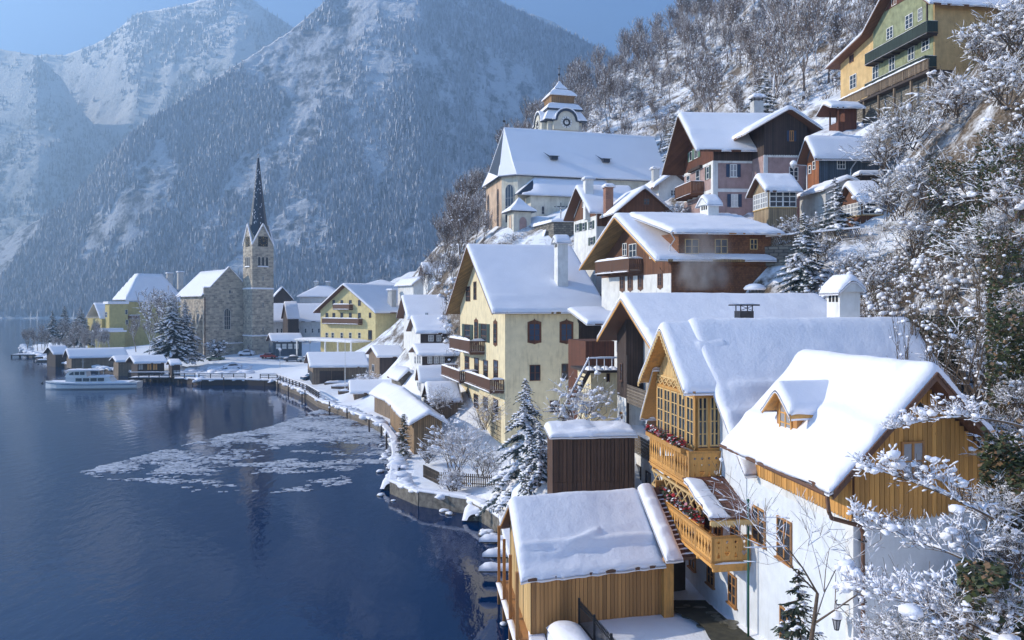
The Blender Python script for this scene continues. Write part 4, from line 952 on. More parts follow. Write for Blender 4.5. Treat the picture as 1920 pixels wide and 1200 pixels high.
# lower balcony with geraniums
lb0, lb1 = -.35, 7.2
b2 = carved(D, lb0, lb1, -1.75, .02, dz(5.05), 1.15)
flowerbox(D, lb0+1.6, lb1-.1, -1.72+.3, dz(6.25), b2, 8)
m = M(); m.box(-1.7, .0, lb1+.0, lb1+.08, dz(5.05), dz(6.9)); D.part('end_screen', m, ORW, b2)
for py_, x_, w_ in ((3.4, 1.5, .9), (1.5, 1, .9)): pass
for y_ in (5.6, 3.0, 1.1): D.wat('L', 0, y_, dz(6.0), .95, 1.75, 2, 4, fr=ORD)
D.wat('L', -.0, 4.3, dz(6.0), .9, 1.9, 1, 3, fr=ORW)
for y_, z_ in ((1.4, 3.2), (3.9, 3.2), (6.3, 3.2), (9.2, 6.3), (9.6, 3.0)): D.wat('L', 0, y_, dz(z_), .85, 1.35, 2, 3, 'sill', fr=ORD)
# stacked ledge chimney: big white one with gabled hood
c = D.chimney(D.fx(1581, 7.3), 7.3, dz(14.0), dz(16.8), 1.2, WHT, 'gabley', 1.3, .42)
# ---- bright-roofed wing with the board gable
E = House('board_gable_wing', 'white house wing with sunlit snow roof, small dormer and orange board gable', 'house', 1600, 25.7, 1.8, 8, 17, X=11.35)
ez = lambda z: z-1.8
pE = [(-1.4, ez(10.2)), (2.7, ez(13.85)), (6.9, ez(9.9))]
E.wall(0, 6.3, 0, 8.6, -1.5, ez(9.0), WHT2, 'wall')
E.wall(.0, 6.3, .05, 8.0, ez(9.0), 30, ORP, 'gable_wall', prof=[(a, b-.2) for a, b in pE], axis='y')
def fE(T, S):
    # T = along the ridge (y), S = across (x)
    roll = .14*np.exp(-((S-2.2)/.3)**2)*(T > .5)-.05*np.clip((2.2-S)/.4, 0, 1)
    melt = .15*np.exp(-(((T-1.9)/1.1)**2+((S-.55)/.22)**2))
    drift = .30*np.exp(-(((T-1.5)/.9)**2+((S-1.3)/.5)**2))
    return roll+melt*.6+drift*.4
rE = E.roof(-.85, 7.6, pE, 'y', th=.22, mat=TIM, snow=.40, res=.14, nz=.03, rr=.38, feat=fE, seed=7)
hw = E.part('upper_wall', M().box(-.03, 0, 0, 8.4, ez(9.1), ez(11.2)), TIM)  # dark timber behind the lake boards paints the shade of their gaps
fr_ = E.part('gable_front', M().prism([(0, -.03, ez(9.0)), (6.3, -.03, ez(9.0)), (6.3, -.03, ez(10.3)), (2.7, -.03, ez(13.5)), (0, -.03, ez(11.1))], (0, .025, 0)), TIM)  # gable backing coloured dark to shade the board gaps
E.boards('F', 0.0, 6.3, ez(8.95), lambda a: float(np.interp(a, [-1.4, 2.7, 6.9], [ez(10.0), ez(13.65), ez(9.7)]))-.12, .2, ORW, -.035, fr_, seed=4)
E.boards('L', 0.0, 7.6, ez(8.95), ez(11.1), .2, ORW, -.035, hw, seed=5)
m = M(); m.prism([(2.7, -.10, ez(12.25)), (2.9, -.10, ez(12.5)), (2.7, -.10, ez(12.75)), (2.5, -.10, ez(12.5))], (0, .02, 0)); E.part('vent', m, BLK, fr_)
E.wat('F', 2.35, -.08, ez(10.75), .95, 1.35, 2, 2, fr=ORD, label='curtained attic window in the board gable', gl=GLL)
m = M()   # barge boards, slate-edged verge
for a, b in ((pE[0], pE[1]), (pE[1], pE[2])):
    m.prism([(a[0], -.92, a[1]-.02), (b[0], -.92, b[1]-.02), (b[0], -.92, b[1]-.30), (a[0], -.92, a[1]-.30)], (0, .06, 0))
    for i in range(22):
        t = (i+.1)/22; x = a[0]+(b[0]-a[0])*t; z = a[1]+(b[1]-a[1])*t; dx_ = (b[0]-a[0])/22*.85; dz_ = (b[1]-a[1])/22*.85
        m.prism([(x, -.97, z+.0), (x+dx_, -.97, z+dz_), (x+dx_, -.97, z+dz_-.10), (x, -.97, z-.10)], (0, .18, 0))
E.part('barge_board', m, TIM, rE)
m = M(); m.path([E.map(p) if False else p for p in ((-1.5, -.6, ez(10.02)), (-1.5, 7.7, ez(10.1)))], .075, 8)
m.path([(-1.5, -.7, ez(10.0)), (-1.5, -.8, ez(9.5)), (-1.4, -.8, ez(9.3)), (.15, -.18, ez(8.75)), (.28, -.14, ez(8.5)), (.28, -.14, -1.2)], .07, 8)
E.part('gutter', m, TIM, rE)
m = M()
for z_ in (8.2, 6.2, 4.2): m.box(.18, .38, -.22, -.01, ez(z_), ez(z_)+.05)
E.part('pipe_bracket', m, MET)
# dormer
dy = E.fy(1482, .6) if False else 4.6
yd0, yd1 = 3.15, 4.7; zdr = ez(12.95); zde = ez(12.3); xd = -.35
m = M(); m.prism([(xd, yd0, ez(10.6)), (xd, yd0, zde), (xd, (yd0+yd1)/2, zdr-.2), (xd, yd1, zde), (xd, yd1, ez(10.6))], (2.0, 0, 0)); dm = E.part('dormer', m, ORD)
E.roof(xd-.45, 2.2, [(yd0-.35, zde-.3), ((yd0+yd1)/2, zdr), (yd1+.35, zde-.3)], 'x', th=.1, mat=ORW, snow=.36, res=.1, rr=.3, nz=.02, name='dormer_roof', fascia=ORW)
E.wat('L', xd, (yd0+yd1)/2, ez(11.75), .95, 1.1, 2, 3, fr=ORW, gl=GLL)
# lake wall windows
for px_, py_, w_, h_ in ((1424, 985, 24, 66), (1472, 1012, 27, 78)): E.win('L', px_, py_, w_, h_, 2, 3, 'sill', fr=ORD)
for px_, py_, w_, h_ in ((1478, 1185, 28, 80), ): E.win('L', px_, py_, w_, h_, 2, 3, 'sill', fr=ORD)
m = M()   # painted quoins and soft plaster frames
m.box(-.012, 0.0, 0, .45, -1.2, ez(8.9)); m.box(-.012, .0, .45, 8.3, ez(8.55), ez(8.9)); E.part('plaster_band', m, WHT)
# wall lantern with snow cap on a scrolled bracket
L_ = thing('wall_lantern', 'black iron wall lantern with a snow cap on the white house corner', 'lantern', E.W(-.0, .25, 3.25))
m = M(); m.tube((0, 0, .95), (-.42, 0, .95), .02); m.path([(-.42, 0, .95), (-.45, 0, 1.05), (-.40, 0, 1.12)], .018); m.path([(0, 0, .55), (-.2, 0, .75), (-.38, 0, .93)], .014); m.tube((-.42, 0, .95), (-.42, 0, .62), .012); link('bracket', m.mesh('bracket', BLK), L_)
m = M(); m.lathe((-.42, 0, .1), [(.07, 0), (.09, .03), (.02, .04)], 6)
for i in range(6): a = 2*pi*i/6; m.tube((-.42+cos(a)*.075, sin(a)*.075, .12), (-.42+cos(a)*.14, sin(a)*.14, .46), .012, .012, 4)
m.lathe((-.42, 0, .46), [(.17, 0), (.15, .05), (.05, .14), (.02, .17)], 6); link('lantern_frame', m.mesh('lantern_frame', BLK), L_)
m = M(); m.lathe((-.42, 0, .13), [(.065, 0), (.125, .32)], 6); link('lantern_glass', m.mesh('lantern_glass', GLL), L_)
m = M(); m.lathe((-.42, 0, .52), [(.17, -.02), (.19, .05), (.16, .14), (.09, .19), (.02, .21)], 10); link('snow_cap', m.mesh('snow_cap', SNOW, True), L_)
gp = thing('green_pole', 'thin green painted metal pole rising past the corner of the lower carved balcony', 'pole', D.W(-.05-.3, lb0-.55, -.3))
m = M(); m.tube((0, 0, 0), (0, 0, 6.3), .05, .045, 8); link('shaft', m.mesh('shaft', GPOLE, True), gp); m = M(); m.lathe((0, 0, 6.3), [(.06, 0), (.07, .04), (.02, .09)], 8); link('finial', m.mesh('finial', GPOLE), gp)
ORB = wood('boathouse_boards', (.42, .21, .07), .7, .4)
# ---- foreground boathouse
B = House('boathouse', 'honey board boathouse with a wide snow roof at the bottom beside dark water', 'boathouse', 997, 34.5, 1.5, 7.3, 17)
bz = lambda z: z-1.5
pBt = [(-.55, bz(4.05)), (3.7, bz(6.35)), (8.0, bz(4.0))]
B.wall(0, 6.6, .02, 7.5, -.4, 20, ORD, prof=[(a, b-.1) for a, b in pBt])
B.box('wall_core', -.02, 6.5, 0, 7.4, -2.6, -.4, TIMD)
def fB(T, S): return .10*np.exp(-((S-.75)/.16)**2)-.16*np.clip((.75-S)/.2, 0, 1)*(1-.0*T)
rBt = B.roof(-.55, B.fx(1246, -.5), pBt, th=.12, mat=TIM, snow=.36, res=.12, nz=.03, rr=.36, feat=fB, seed=11, fascia=ORW)
bw = B.part('front_wall', M().box(0, 6.6, -.01, .018, -.4, bz(4.15)), TIMD)  # dark backing colour supplies the shade in the gaps between boards
B.boards('F', 0.0, 6.6, -.3, bz(4.2), .19, ORB, -.012, bw, seed=9, scallop=False, t=.03)
lw = B.part('lake_wall', M().box(-.02, -.002, 0, 7.4, -.4, bz(4.1)), ORD)
B.boards('L', 0.0, 7.4, -.3, lambda a: float(np.interp(a, [-.55, 3.7, 8.0], [bz(3.9), bz(6.2), bz(3.9)])), .19, LTW, -.025, lw, seed=10, scallop=False, t=.03)
m = M()
for y in (0, 2.4, 4.9, 7.3): m.box(-.75, -.6, y, y+.15, -3.5, bz(4.2))
m.box(-.8, -.55, -.1, 7.5, -.55, -.4); m.box(-.8, 0, -.1, 7.5, -.4, -.32); B.part('deck_post', m, ORD)
m = M()
for y0_, y1_ in ((.0, 2.4), (2.4, 4.9), (4.9, 7.4)): snowbar(m, -.86, -.58, y0_, y1_-.1, -.32, .16)
B.part('deck_snow', m, SNOW, None, True)
# lean-to half roof by the house, tiles swept clear on the right
pB3 = [(-1.0, bz(4.45)), (3.4, bz(6.65))]
xa, xb = B.fx(1248, -1)+.05, B.fx(1312, -1)
B.roof(xa, xb, pB3, th=.14, mat=TIM, snow=None, name='lean_to_roof'); lr_ = [c for c in B.root.children if c.name.startswith('lean_to_roof')][0]
B.snow(xa, xa+.75, pB3, 'x', .34, .12, .3, .03, None, lr_, seed=2)
m = M()
for j in range(15):
    y_ = -1.0+j*.28; z_ = bz(4.45)+(y_+1)*.5
    for i in range(8): x_ = xa+.7+i*.2; m.prism([(x_, y_, z_+.03), (x_+.18, y_, z_+.03), (x_+.18, y_+.34, z_+.19), (x_, y_+.34, z_+.19)], (0, 0, .03))
B.part('roof_tiles', m, TILE, lr_, kind='stuff')
m = M()
for j in range(14):
    y_ = -.98+j*.28; z_ = bz(4.45)+(y_+1)*.5
    snowbar(m, xa+.72, xa+2.2, y_+.05, y_+.2, z_+.1, .06)
B.part('tile_snow', m, SNOW, lr_, True, kind='stuff')
B.box('post', xa+.05, xa+.55, -.5, .0, -.4, bz(4.3), ORW); B.box('passage_wall', xa+.6, xa+2.3, 2.4, 2.6, -.4, bz(5.0), TIMD)
# ---- middle chalet C
Cc = House('loggia_house', 'old white house with dark gable, brown door and weathered plank loggias', 'house', 1246, 47.5, 1.8, 8, 8)
cz = lambda z: z-1.8
pC = [(-1.2, cz(13.6)), (5.4, cz(16.65)), (11.9, cz(13.6))]
ya = Cc.fy(1174); yw = Cc.fy(1157); 
Cc.wall(1.3, 13.5, 0, yw, -1, 30, GRY, prof=[(a, b-.2) for a, b in pC], name='inner_wall')  # shade of the recessed loggias put into grey plaster on a white house
Cc.wall(0, 1.31, 0, yw, -1, cz(6.1), WHT, 'ground_wall'); Cc.wall(0, 1.31, ya, yw, cz(6.1), cz(9.4), WHT, 'corner_wall')
Cc.wall(0, 1.31, ya, yw, cz(9.4), 30, DRK, 'timber_corner', prof=[(a, b-.2) for a, b in pC])
Cc.roof(-1.2, 13.2, pC, th=.2, mat=TIM, snow=.38, res=.25, nz=.03, fascia=ORW, rr=.35)
for z0_ in (6.1, 9.35):
    m = M(); m.box(0, 1.3, 0, ya, cz(z0_)-.22, cz(z0_)); fl = Cc.part('loggia_floor', m, GYH)
    m = M()
    for k in range(5): m.box(.0, .05, .05, ya-.02, cz(z0_)+.02+k*.22, cz(z0_)+.2+k*.22)
    Cc.part('railing', m, GYH, fl)
m = M()
for y_ in (0.05, ya-.2): m.box(.0, .16, y_, y_+.16, cz(6.1), cz(12.5))
Cc.part('loggia_post', m, TIMD)
Cc.wat('L', 1.3, ya*.62, cz(10.5), 1.0, 2.1, 1, 1, fr=TIM, gl=RUS, label='brown plank door on the upper loggia')
Cc.wat('L', 0, (ya+yw)/2, cz(7.7), .55, 1.1, 1, 2, 'sill', fr=ORD); Cc.wat('L', 0, (ya+yw)/2-.1, cz(11.2), .55, 1.3, 1, 2, 'sill', fr=TIM)
for y_ in (1.2, 3.1, 5.2): Cc.wat('L', 0, y_, cz(3.9), 1.0, 2.6, 1, 2, fr=TIMD)
# covered metal chimney
mc = House('stove_chimney', 'square black metal chimney standing out of the snow roof of the loggia house', 'chimney', 1395, 45.5, 15.0, 8); m = M(); m.box(-.42, .42, -.4, .4, -.5, .75); mc.part('stack', m, MET)
m = M(); m.box(-.7, .7, -.6, .6, 1.05, 1.13)
for a in (-.38, .34):
    for b in (-.35, .3): m.box(a, a+.05, b, b+.05, .75, 1.05)
    m.beam((a, -.38, .78), (-a, -.38, 1.05), .03, .03)
mc.part('cover', m, MET); m = M(); snowbar(m, -.72, .72, -.5, .5, 1.13, .1); mc.part('snow_cap', m, SNOW, None, True)
# ---- dark terrace shed below it
S1 = House('dark_plank_shed', 'tall dark red-brown plank shed with snow on its flat top behind the boathouse roof', 'shed', 1036, 48.5, 1.6, 3, 5)
sx = S1.fx(1190); zt_ = S1.fz(822); S1.wall(0, sx, 0, 3.4, -1, zt_, RUS)
m = M(); m.box(-.1, sx+.1, -.1, 3.4, zt_, zt_+.12); rf = S1.part('roof', m, TIMD)
for i in range(int(sx/.28)): pass
S1.snow(-.15, sx+.1, [(-.2, zt_+.12), (3.5, zt_+.2)], 'x', .4, .2, .3, .1, None, rf)
m = M(); n_ = int(sx/.21)
for i in range(n_): x_ = sx*i/n_; m.box(x_, x_+sx/n_-.012, -.035-.009*(i % 2), -.005, -.8, zt_*.55); m.box(x_+.02, x_+sx/n_-.015, -.045-.009*((i+1) % 2), -.005, zt_*.55+.02, zt_-.02)
S1.part('planking', m, RUS)
# ---- big yellow house on the shore
Y = House('yellow_house', 'tall pale yellow house with painted window surrounds and brown lakeside balconies', 'house', 947, 79, 1.6, 17, 13)
yz = lambda z: z-1.6
WY = Y.fy(863); LY = Y.fx(1085); zeY = Y.fz(585, 0, -.6); zrY = 23.0-1.6
pY = [(-.7, zeY), (WY/2+.2, zrY), (WY+1.4, zeY-.2)]
Y.wall(0, LY, 0, WY, -.8, 40, YEL, prof=[(a, b-.2) for a, b in pY])
Y.wall(LY, LY+2.9, .5, WY, 4, 40, DRK, 'annex_wall', prof=[(a, b-.2) for a, b in pY])
rY = Y.roof(-1.5, Y.fx(1142, -.7), pY, th=.22, mat=SOF, snow=.34, res=.35, nz=.02, rr=.35, fascia=BRN, seed=5)
for px_, py_ in ((1002, 623), (1062, 623)): Y.win('F', px_, py_, 21, 33, 2, 3, 'ornate', BRN, label='blue shuttered window in a painted surround', gl=BSH)
for px_, py_ in ((1003, 699), (1063, 697)): Y.win('F', px_, py_, 20, 30, 2, 2, 'plain', BRN)
Y.win('F', 1040, 762, 18, 22, 2, 2, 'plain', BRN)
for px_, py_, w_, h_ in ((878, 551, 8, 28), (891, 545, 5, 34)): Y.win('L', px_, py_, w_, h_, 1, 3, 'plain', BRN)
for px_, py_ in ((877, 625), (908, 624)): Y.win('L', px_, py_, 10, 34, 1, 3, 'plain', BRN, shut=GSH)
for px_, py_ in ((893, 622), (929, 625)): Y.win('L', px_, py_, 6, 38, 1, 4, 'ornate', BRN)
for px_, py_, h_ in ((876, 685, 34), (894, 688, 34), (911, 692, 34), (930, 695, 40), (876, 748, 26), (893, 752, 26), (911, 757, 26), (930, 762, 28)): Y.win('L', px_, py_, 8, h_, 1, 3, 'plain', BRN)
yA, yB = Y.fy(909), Y.fy(868); zf_ = Y.fz(660, 0, yA)
Y.balcony('L', yA, yB, zf_, 1.25, 1.7, TIM, snow=.3, slat=.2, gap=.05)
yA, yB = 0.6, Y.fy(858); zf_ = Y.fz(733, 0, 0)
Y.balcony('L', .3, yB*.52, zf_, 1.15, 1.5, TIM, snow=.22, slat=.22, gap=.07); Y.balcony('L', yB*.52+.1, yB, zf_, 1.15, 2.1, TIM, snow=.22, slat=.22, gap=.07)
Y.chimney(Y.fx(1052, 3.3), 3.3, zeY+2.6, Y.fz(455, Y.fx(1052, 3.3), 3.3), 1.15, WHT, 'gx', 1.1, .35)
m = M()   # trellis
for i in range(8): m.box(-.10, -.06, 1.5+i*.5, 1.54+i*.5, .3, 4.0)
for i in range(8): m.box(-.13, -.10, 1.3, 5.2, .5+i*.45, .54+i*.45)
Y.part('trellis', m, TIMD)
m = M(); m.path([(LY-.1, -.1, zeY-.2), (LY-.1, -.12, zeY-1.0), (LY+.3, -.12, zeY-1.6)], .06); Y.part('downpipe', m, MET)
# small connecting roof, stairs and low yellow wall
A1 = House('lean_to_annex', 'dark red plank annex under a small snowy roof beside the yellow house', 'annex', 1098, 66, 4.0, 13)
ax = A1.fx(1152); a_ = A1.fz(640); A1.wall(0, ax, 0, 5, -3, a_, RED)
A1.roof(-.15, ax+.6, [(-.8, A1.fz(607, 0, -.8)), (4.5, A1.fz(580, 0, 4.5))], th=.12, snow=.3, res=.3)
A1.win('F', 1160, 640, 8, 40, 2, 3)
A2 = House('low_yellow_wall', 'low yellow rendered outbuilding with an outside stair against the loggia house', 'outbuilding', 1108, 60, 1.8, 10)
zt2 = A2.fz(697); A2.wall(0, A2.fx(1160), 0, 4, -1, zt2, YEL)
A2.win('F', 1140, 708, 6, 16, 1, 1, fr=BRN); m = M(); m.box(-.6, A2.fx(1160), -1.2, 4, zt2, zt2+.18); lp = A2.part('landing', m, TIMD)
m = M()
for i in range(5): snowbar(m, -.5+i*.62, .0+i*.62, -1.1, .2, zt2+.18, .28)
for i in range(6): m.box(-.5+i*.6, -.44+i*.6, -1.2, -1.14, zt2+.18, zt2+1.1)
snowbar(m, -.7, A2.fx(1160), -1.26, -1.12, zt2+1.1, .14); A2.part('landing_snow', m, SNOW, lp, True)
m = M(); n = 14
for i in range(n): t = i/n; m.box(-.6-t*2.2-.2, -.6-t*2.2+.05, -1.2, .0, zt2-t*4.4-.05, zt2-t*4.4)
m.beam((-.5, -1.25, zt2+.1), (-2.9, -1.25, zt2-4.4), .08, .3); m.beam((-.5, -1.3, zt2+1.1), (-2.9, -1.3, zt2-3.4), .06, .1); st = A2.part('stair', m, TIMD)
m = M(); m.beam((-.5, -1.3, zt2+1.22), (-2.9, -1.3, zt2-3.28), .14, .1); A2.part('rail_snow', m, SNOW, st)
# ---- brown shingled house with smoke
R = House('shingled_house', 'brown shingled chalet with long snow dormer, gable balcony and white ground storey', 'house', 1258, 67, 13, 21, 5)
WR = R.fy(1128); LR = R.fx(1448); zeR = R.fz(489, 0, -.8); zrR = 24.6-13
pR = [(-.85, R.fz(486, 0, -1)), (WR/2, zrR), (WR+1.1, R.fz(500, 0, WR)-.1)]
R.wall(0, LR, 0, WR, -5, R.fz(512), WHT, 'ground_wall'); R.wall(.25, LR, -.01, WR, R.fz(512), 40, SHG, 'wall', prof=[(a, b-.2) for a, b in pR])
R.box('side_cladding', 0.02, LR, -.06, -.02, -3, zeR, SHG)
R.part('gable_wall', M().prism([(.0, q, z-.2) for q, z in [(.02, R.fz(512)+.2)]+[(.02, np.interp(.02, [p[0] for p in pR], [p[1] for p in pR])), pR[1], (WR, pR[2][1]+1.0), (WR, R.fz(512)+.2)]], (.24, 0, 0)), BRN)
R.roof(-1.8, LR+1.0, pR, th=.2, mat=SOF, snow=.34, res=.3, nz=.02, fascia=ORW)
# dormer
dx0 = R.fx(1262, -.1)+.3; zdw = R.fz(437, dx0, 0)
R.box('dormer', dx0, LR-.4, -.45, WR*.42, zeR-.3, zdw, SHG)
R.roof(dx0-1.0, LR+.2, [(-1.25, zdw-.05), (WR/2-.1, zrR+.02)], th=.12, mat=ORD, snow=.4, res=.25, nz=.02, rr=.4, name='dormer_roof')
for px_, w_ in ((1297, 26), (1352, 24), (1413, 14)): R.win('F', px_, 462 if w_ > 15 else 458, w_, 28 if w_ > 15 else 20, 2, 2, fr=LTW, off=-.46)
R.balcony('L', R.fy(1205), R.fy(1140), R.fz(508, 0, R.fy(1190)), 1.1, 1.3, TIM, snow=.22, slat=.2, gap=.06)
for px_, py_, w_, h_ in ((1187, 470, 14, 26), (1172, 468, 8, 24), (1222, 475, 7, 20)): R.win('L', px_, py_, w_, h_, 2, 2, fr=WFR)
for px_, py_ in ((1167, 530), (1182, 529), (1201, 527), (1238, 524)): R.win('L', px_, py_, 7, 24, 2, 3, 'ornate', TIM)
R.chimney(R.fx(1330, WR/2-1.3), WR/2-1.3, zrR-1.2, R.fz(384, 3, WR/2-1.3), 1.0, WHT, 'gx', 1.3, .35)
m = M(); m.path([(-.05+dx0-1, -1.05, zdw-.1), (dx0-.6, -.9, zdw-.6), (dx0-.6, -.1, zdw-1.2), (dx0-.6, -.1, zeR)], .05); R.part('downpipe', m, MTL)
# mushroom shaped snow on a small flue
fl = House('snow_capped_flue', 'low pipe under a mushroom of snow behind the loggia house roof', 'flue', 1415, 60, 14.0, 0); m = M()
for i in range(4): m.tube((cos(i*1.57)*.4, sin(i*1.57)*.4, -1), (cos(i*1.57)*.4, sin(i*1.57)*.4, 3.35), .03)
m.lathe((0, 0, -1), [(.35, 0), (.35, 4.0), (.1, 4.1)], 8); fl.part('pipe', m, MET); m = M(); m.lathe((0, 0, 3.3), [(.78, 0), (.88, .12), (.7, .33), (.4, .46), (.05, .5)], 12); fl.part('snow_cap', m, SNOW, None, True)
# ---- hillside parish church
K = House('parish_church', 'pale hillside church with a vast snow roof, steep apse and arched windows', 'church', 971, 128, 26, 15, 15)
kz = lambda z: z-26.0
KL = K.fx(1246); KW = 16.0; zre = kz(47.2)
m = M(); pl = [(0, 0), (-2.2, 2.2), (-2.2, 13.8), (0, 16)]
m.prism([(KL, 0, -3), (KL, KW, -3), (0, KW, -3), (-2.2, 13.8, -3), (-2.2, 2.2, -3), (0, 0, -3)][::-1], (0, 0, kz(37.9)+3)); K.part('wall', m, CHW)
K.part('weathered_facade', M().box(-2.215, -2.2, 2.25, 13.7, -3, kz(37.4)), CHP)
xr0 = K.fx(945, 8); xr1 = K.fx(1226, 8)
e = .7; ez_ = kz(37.55)
ev = [(KL+e, -e), (KL+e, KW+e), (0-.4, KW+e), (-2.2-e, 14.2), (-2.2-e, 1.8), (0-.4, -e)]
A_ = Vector((xr0, 8, zre)); Bq = Vector((xr1, 8, zre)); E_ = [Vector((x, y, ez_)) for x, y in ev]
def flare(a, b, t=.32, k=.78):
    """point on the way from ridge a to eave b, pulled in so the foot of the roof kicks out"""
    p = b.lerp(a, t); p.z = b.z+(a.z-b.z)*t*k; return p
def facets(dz=0.0, off=0.0, which=None):
    m = M(); u = Vector((0, 0, dz)); fl_ = lambda p: p+u
    quads = {'front': (A_, Bq, E_[0], E_[5]), 'back': (Bq, A_, E_[2], E_[1])}
    for nme, (r0, r1, e0, e1) in quads.items():
        if which and nme not in which: continue
        m0, m1 = flare(r1, e0, .3, .9), flare(r0, e1, .3, .9); m.add([fl_(x) for x in (r0, r1, m0, m1, e0, e1)], [(0, 3, 2, 1), (3, 5, 4, 2)])
    tris = {'hip': (Bq, E_[1], E_[0]), 'apse_back': (A_, E_[3], E_[2]), 'apse': (A_, E_[4], E_[3]), 'apse_front': (A_, E_[5], E_[4])}
    for nme, (r, e0, e1) in tris.items():
        if which and nme not in which: continue
        m0, m1 = flare(r, e0), flare(r, e1); m.add([fl_(x) for x in (r, m0, m1, e0, e1)], [(0, 1, 2)[::-1], (1, 3, 4, 2)[::-1]])
    return m
ro = K.part('roof', facets(), SLT)
sn_ = K.part('roof_snow', facets(.3, which=('front', 'back', 'hip', 'apse_front', 'apse_back')), SNOWF, ro)
md = sn_.modifiers.new('thick', 'SOLIDIFY'); md.thickness = .3; md.offset = -1
mm = M(); m0, m1 = flare(A_, E_[4]), flare(A_, E_[3]); up_ = Vector((0, 0, .2))
mm.add([x+up_ for x in (m0.lerp(m1, .0), m0.lerp(m1, .45)+Vector((0, 0, -1.2)), m1, E_[3], E_[4])], [(0, 4, 3, 2, 1)]); K.part('apse_snow', mm, SNOWF, ro)
m = M()
for px_ in (1036, 1133):   # little roof hatches
    y_ = 3.0; x_ = K.fx(px_, y_); z_ = ez_+(zre-ez_)*(y_+.7)/8.7*.86+.1; m.box(x_-.6, x_+.6, y_-1.2, y_, z_-.1, z_+.45); m.prism([(x_-.7, y_-1.4, z_+.4), (x_+.8, y_-1.4, z_+.4), (x_+.8, y_+.9, z_+.75), (x_-.7, y_+.9, z_+.75)], (0, 0, .08)); m.prism([(x_-1.6, y_+.1, z_+1.3), (x_-1.2, y_, z_+1.0), (x_-.5, y_-1.0, z_+.4), (x_-.9, y_-.9, z_+.35)], (0, .1, .0))
K.part('roof_hatch', m, SLT, ro)
for px_, y_ in ((916, 0), (934, 0)):
    K.wat('L', -2.215, K.fy(px_, -2.2), kz(31.9), 1.5, 8.6, 2, 4, 'arch', CHP)
m_fr = window_mesh(1.6, 6.4, 3, 4, 'arch', GRY); lx = K.map((-1.15, 1.1, 0)); wo = link('window', m_fr[0], K.root, (lx[0], lx[1], kz(33.2)), -pi/4); link('pane', m_fr[1].mesh('pane', GLS), wo)
for px_ in (1018,): K.win('F', px_, 394, 6, 16, 1, 2, 'arch', GRY, off=-3.6)
m = M(); m.tube((xr0, 8, zre), (xr0, 8, zre+2.0), .06, .03, 6); m.lathe((xr0, 8, zre+1.1), [(.05, 0), (.3, .25), (.05, .5)], 8); K.part('finial', m, MET, ro)
x0_ = K.fx(995, -3.5); x1_ = K.fx(1150, -3.5); zt_ = K.fz(334, 4, 0); ze2 = K.fz(366, 3, -4)
K.wall(x0_, x1_, -3.6, 0.02, -3, ze2-.1, CHW, 'aisle_wall')
ai = K.part('aisle_roof', M().add([(x0_-2.4, -4.2, ze2), (x1_, -4.2, ze2), (x1_, .0, zt_), (x0_+1.8, .0, zt_), (x0_-2.4, 0, ze2)], [(0, 1, 2, 3), (0, 3, 4)]), SLT)
K.snow(x0_-1.6, x1_, [(-4.3, ze2), (0, zt_)], 'x', .35, .5, .6, .03, None, ai, mat=SNOWF, zf=lambda T, S: ze2+(zt_-ze2)*np.clip((S+4.2)/4.2, 0, 1)*np.clip((T-x0_+2.4)/4.0, .1, 1))
# square stack helper: tiers of a tower, (half width, z)
def sq(m, c, prof, n=4, rot=pi/4, k=None):
    vs = []; fs = []; q = sqrt(2) if n == 4 else 1/cos(pi/n)
    for r, z in prof:
        for i in range(n): a = rot+2*pi*i/n; vs.append((c[0]+cos(a)*r*q, c[1]+sin(a)*r*q, z))
    for j in range(len(prof)-1):
        for i in range(n): fs.append((j*n+i, j*n+(i+1) % n, (j+1)*n+(i+1) % n, (j+1)*n+i))
    fs += [tuple(range(n-1, -1, -1)), tuple(range((len(prof)-1)*n, len(prof)*n))]
    return m.add(vs, fs, k)
def clock(H, face, x, y, z, r, dial, mark, ring=None):
    """round or square dial with hour marks and hands, kept a hand's breadth off the wall"""
    lx, ly, _ = H.map((x, y, 0)); rz = 0 if face == 'F' else H.dl-pi/2
    c = link('clock', None, H.root, (lx, ly, z), rz)
    m = M(); m.add([(cos(2*pi*i/24)*r, -.05, sin(2*pi*i/24)*r) for i in range(24)]+[(cos(2*pi*i/24)*r, 0, sin(2*pi*i/24)*r) for i in range(24)], [tuple(range(24))]+[(i, 24+i, 24+(i+1) % 24, (i+1) % 24) for i in range(24)])
    link('dial', m.mesh('dial', dial), c)
    m = M()
    for i in range(12):
        a = 2*pi*i/12; p0 = Vector((cos(a)*r*.72, -.07, sin(a)*r*.72)); m.beam(p0, p0*1.27, r*.11, .04)
    m.beam((0, -.09, 0), (r*.42, -.09, r*.25), r*.10, .03); m.beam((0, -.10, 0), (-r*.12, -.10, r*.68), r*.07, .03)
    link('hour_marks', m.mesh('hour_marks', mark), c)
    if ring:
        m = M(); n = 24
        for i in range(n): a, b = 2*pi*i/n, 2*pi*(i+1)/n; m.beam((cos(a)*r*.52, -.065, sin(a)*r*.52), (cos(b)*r*.52, -.065, sin(b)*r*.52), .06, r*.28)
        link('dial_ring', m.mesh('dial_ring', ring), c)
    return c
LANT = planks('lantern_boards', (.30, .17, .075), .2)
T1 = House('church_tower', 'baroque onion-tiered white tower with round clock rising behind the hillside church', 'tower', 1027, 150, 34, 15, 15)
tz = lambda z: z-34.0; tc = (3.5, 3.5)
T1.part('wall', sq(M(), tc, [(3.5, -4), (3.5, tz(52.4))]), CHW)
m = M(); sq(m, tc, [(4.3, tz(52.0)), (4.35, tz(52.2)), (3.6, tz(53.6)), (3.3, tz(54.2))]); sq(m, tc, [(3.65, tz(54.3)), (3.7, tz(54.5)), (3.0, tz(55.5)), (2.3, tz(55.9))]); cr1 = T1.part('cornice_roof', m, SLT)
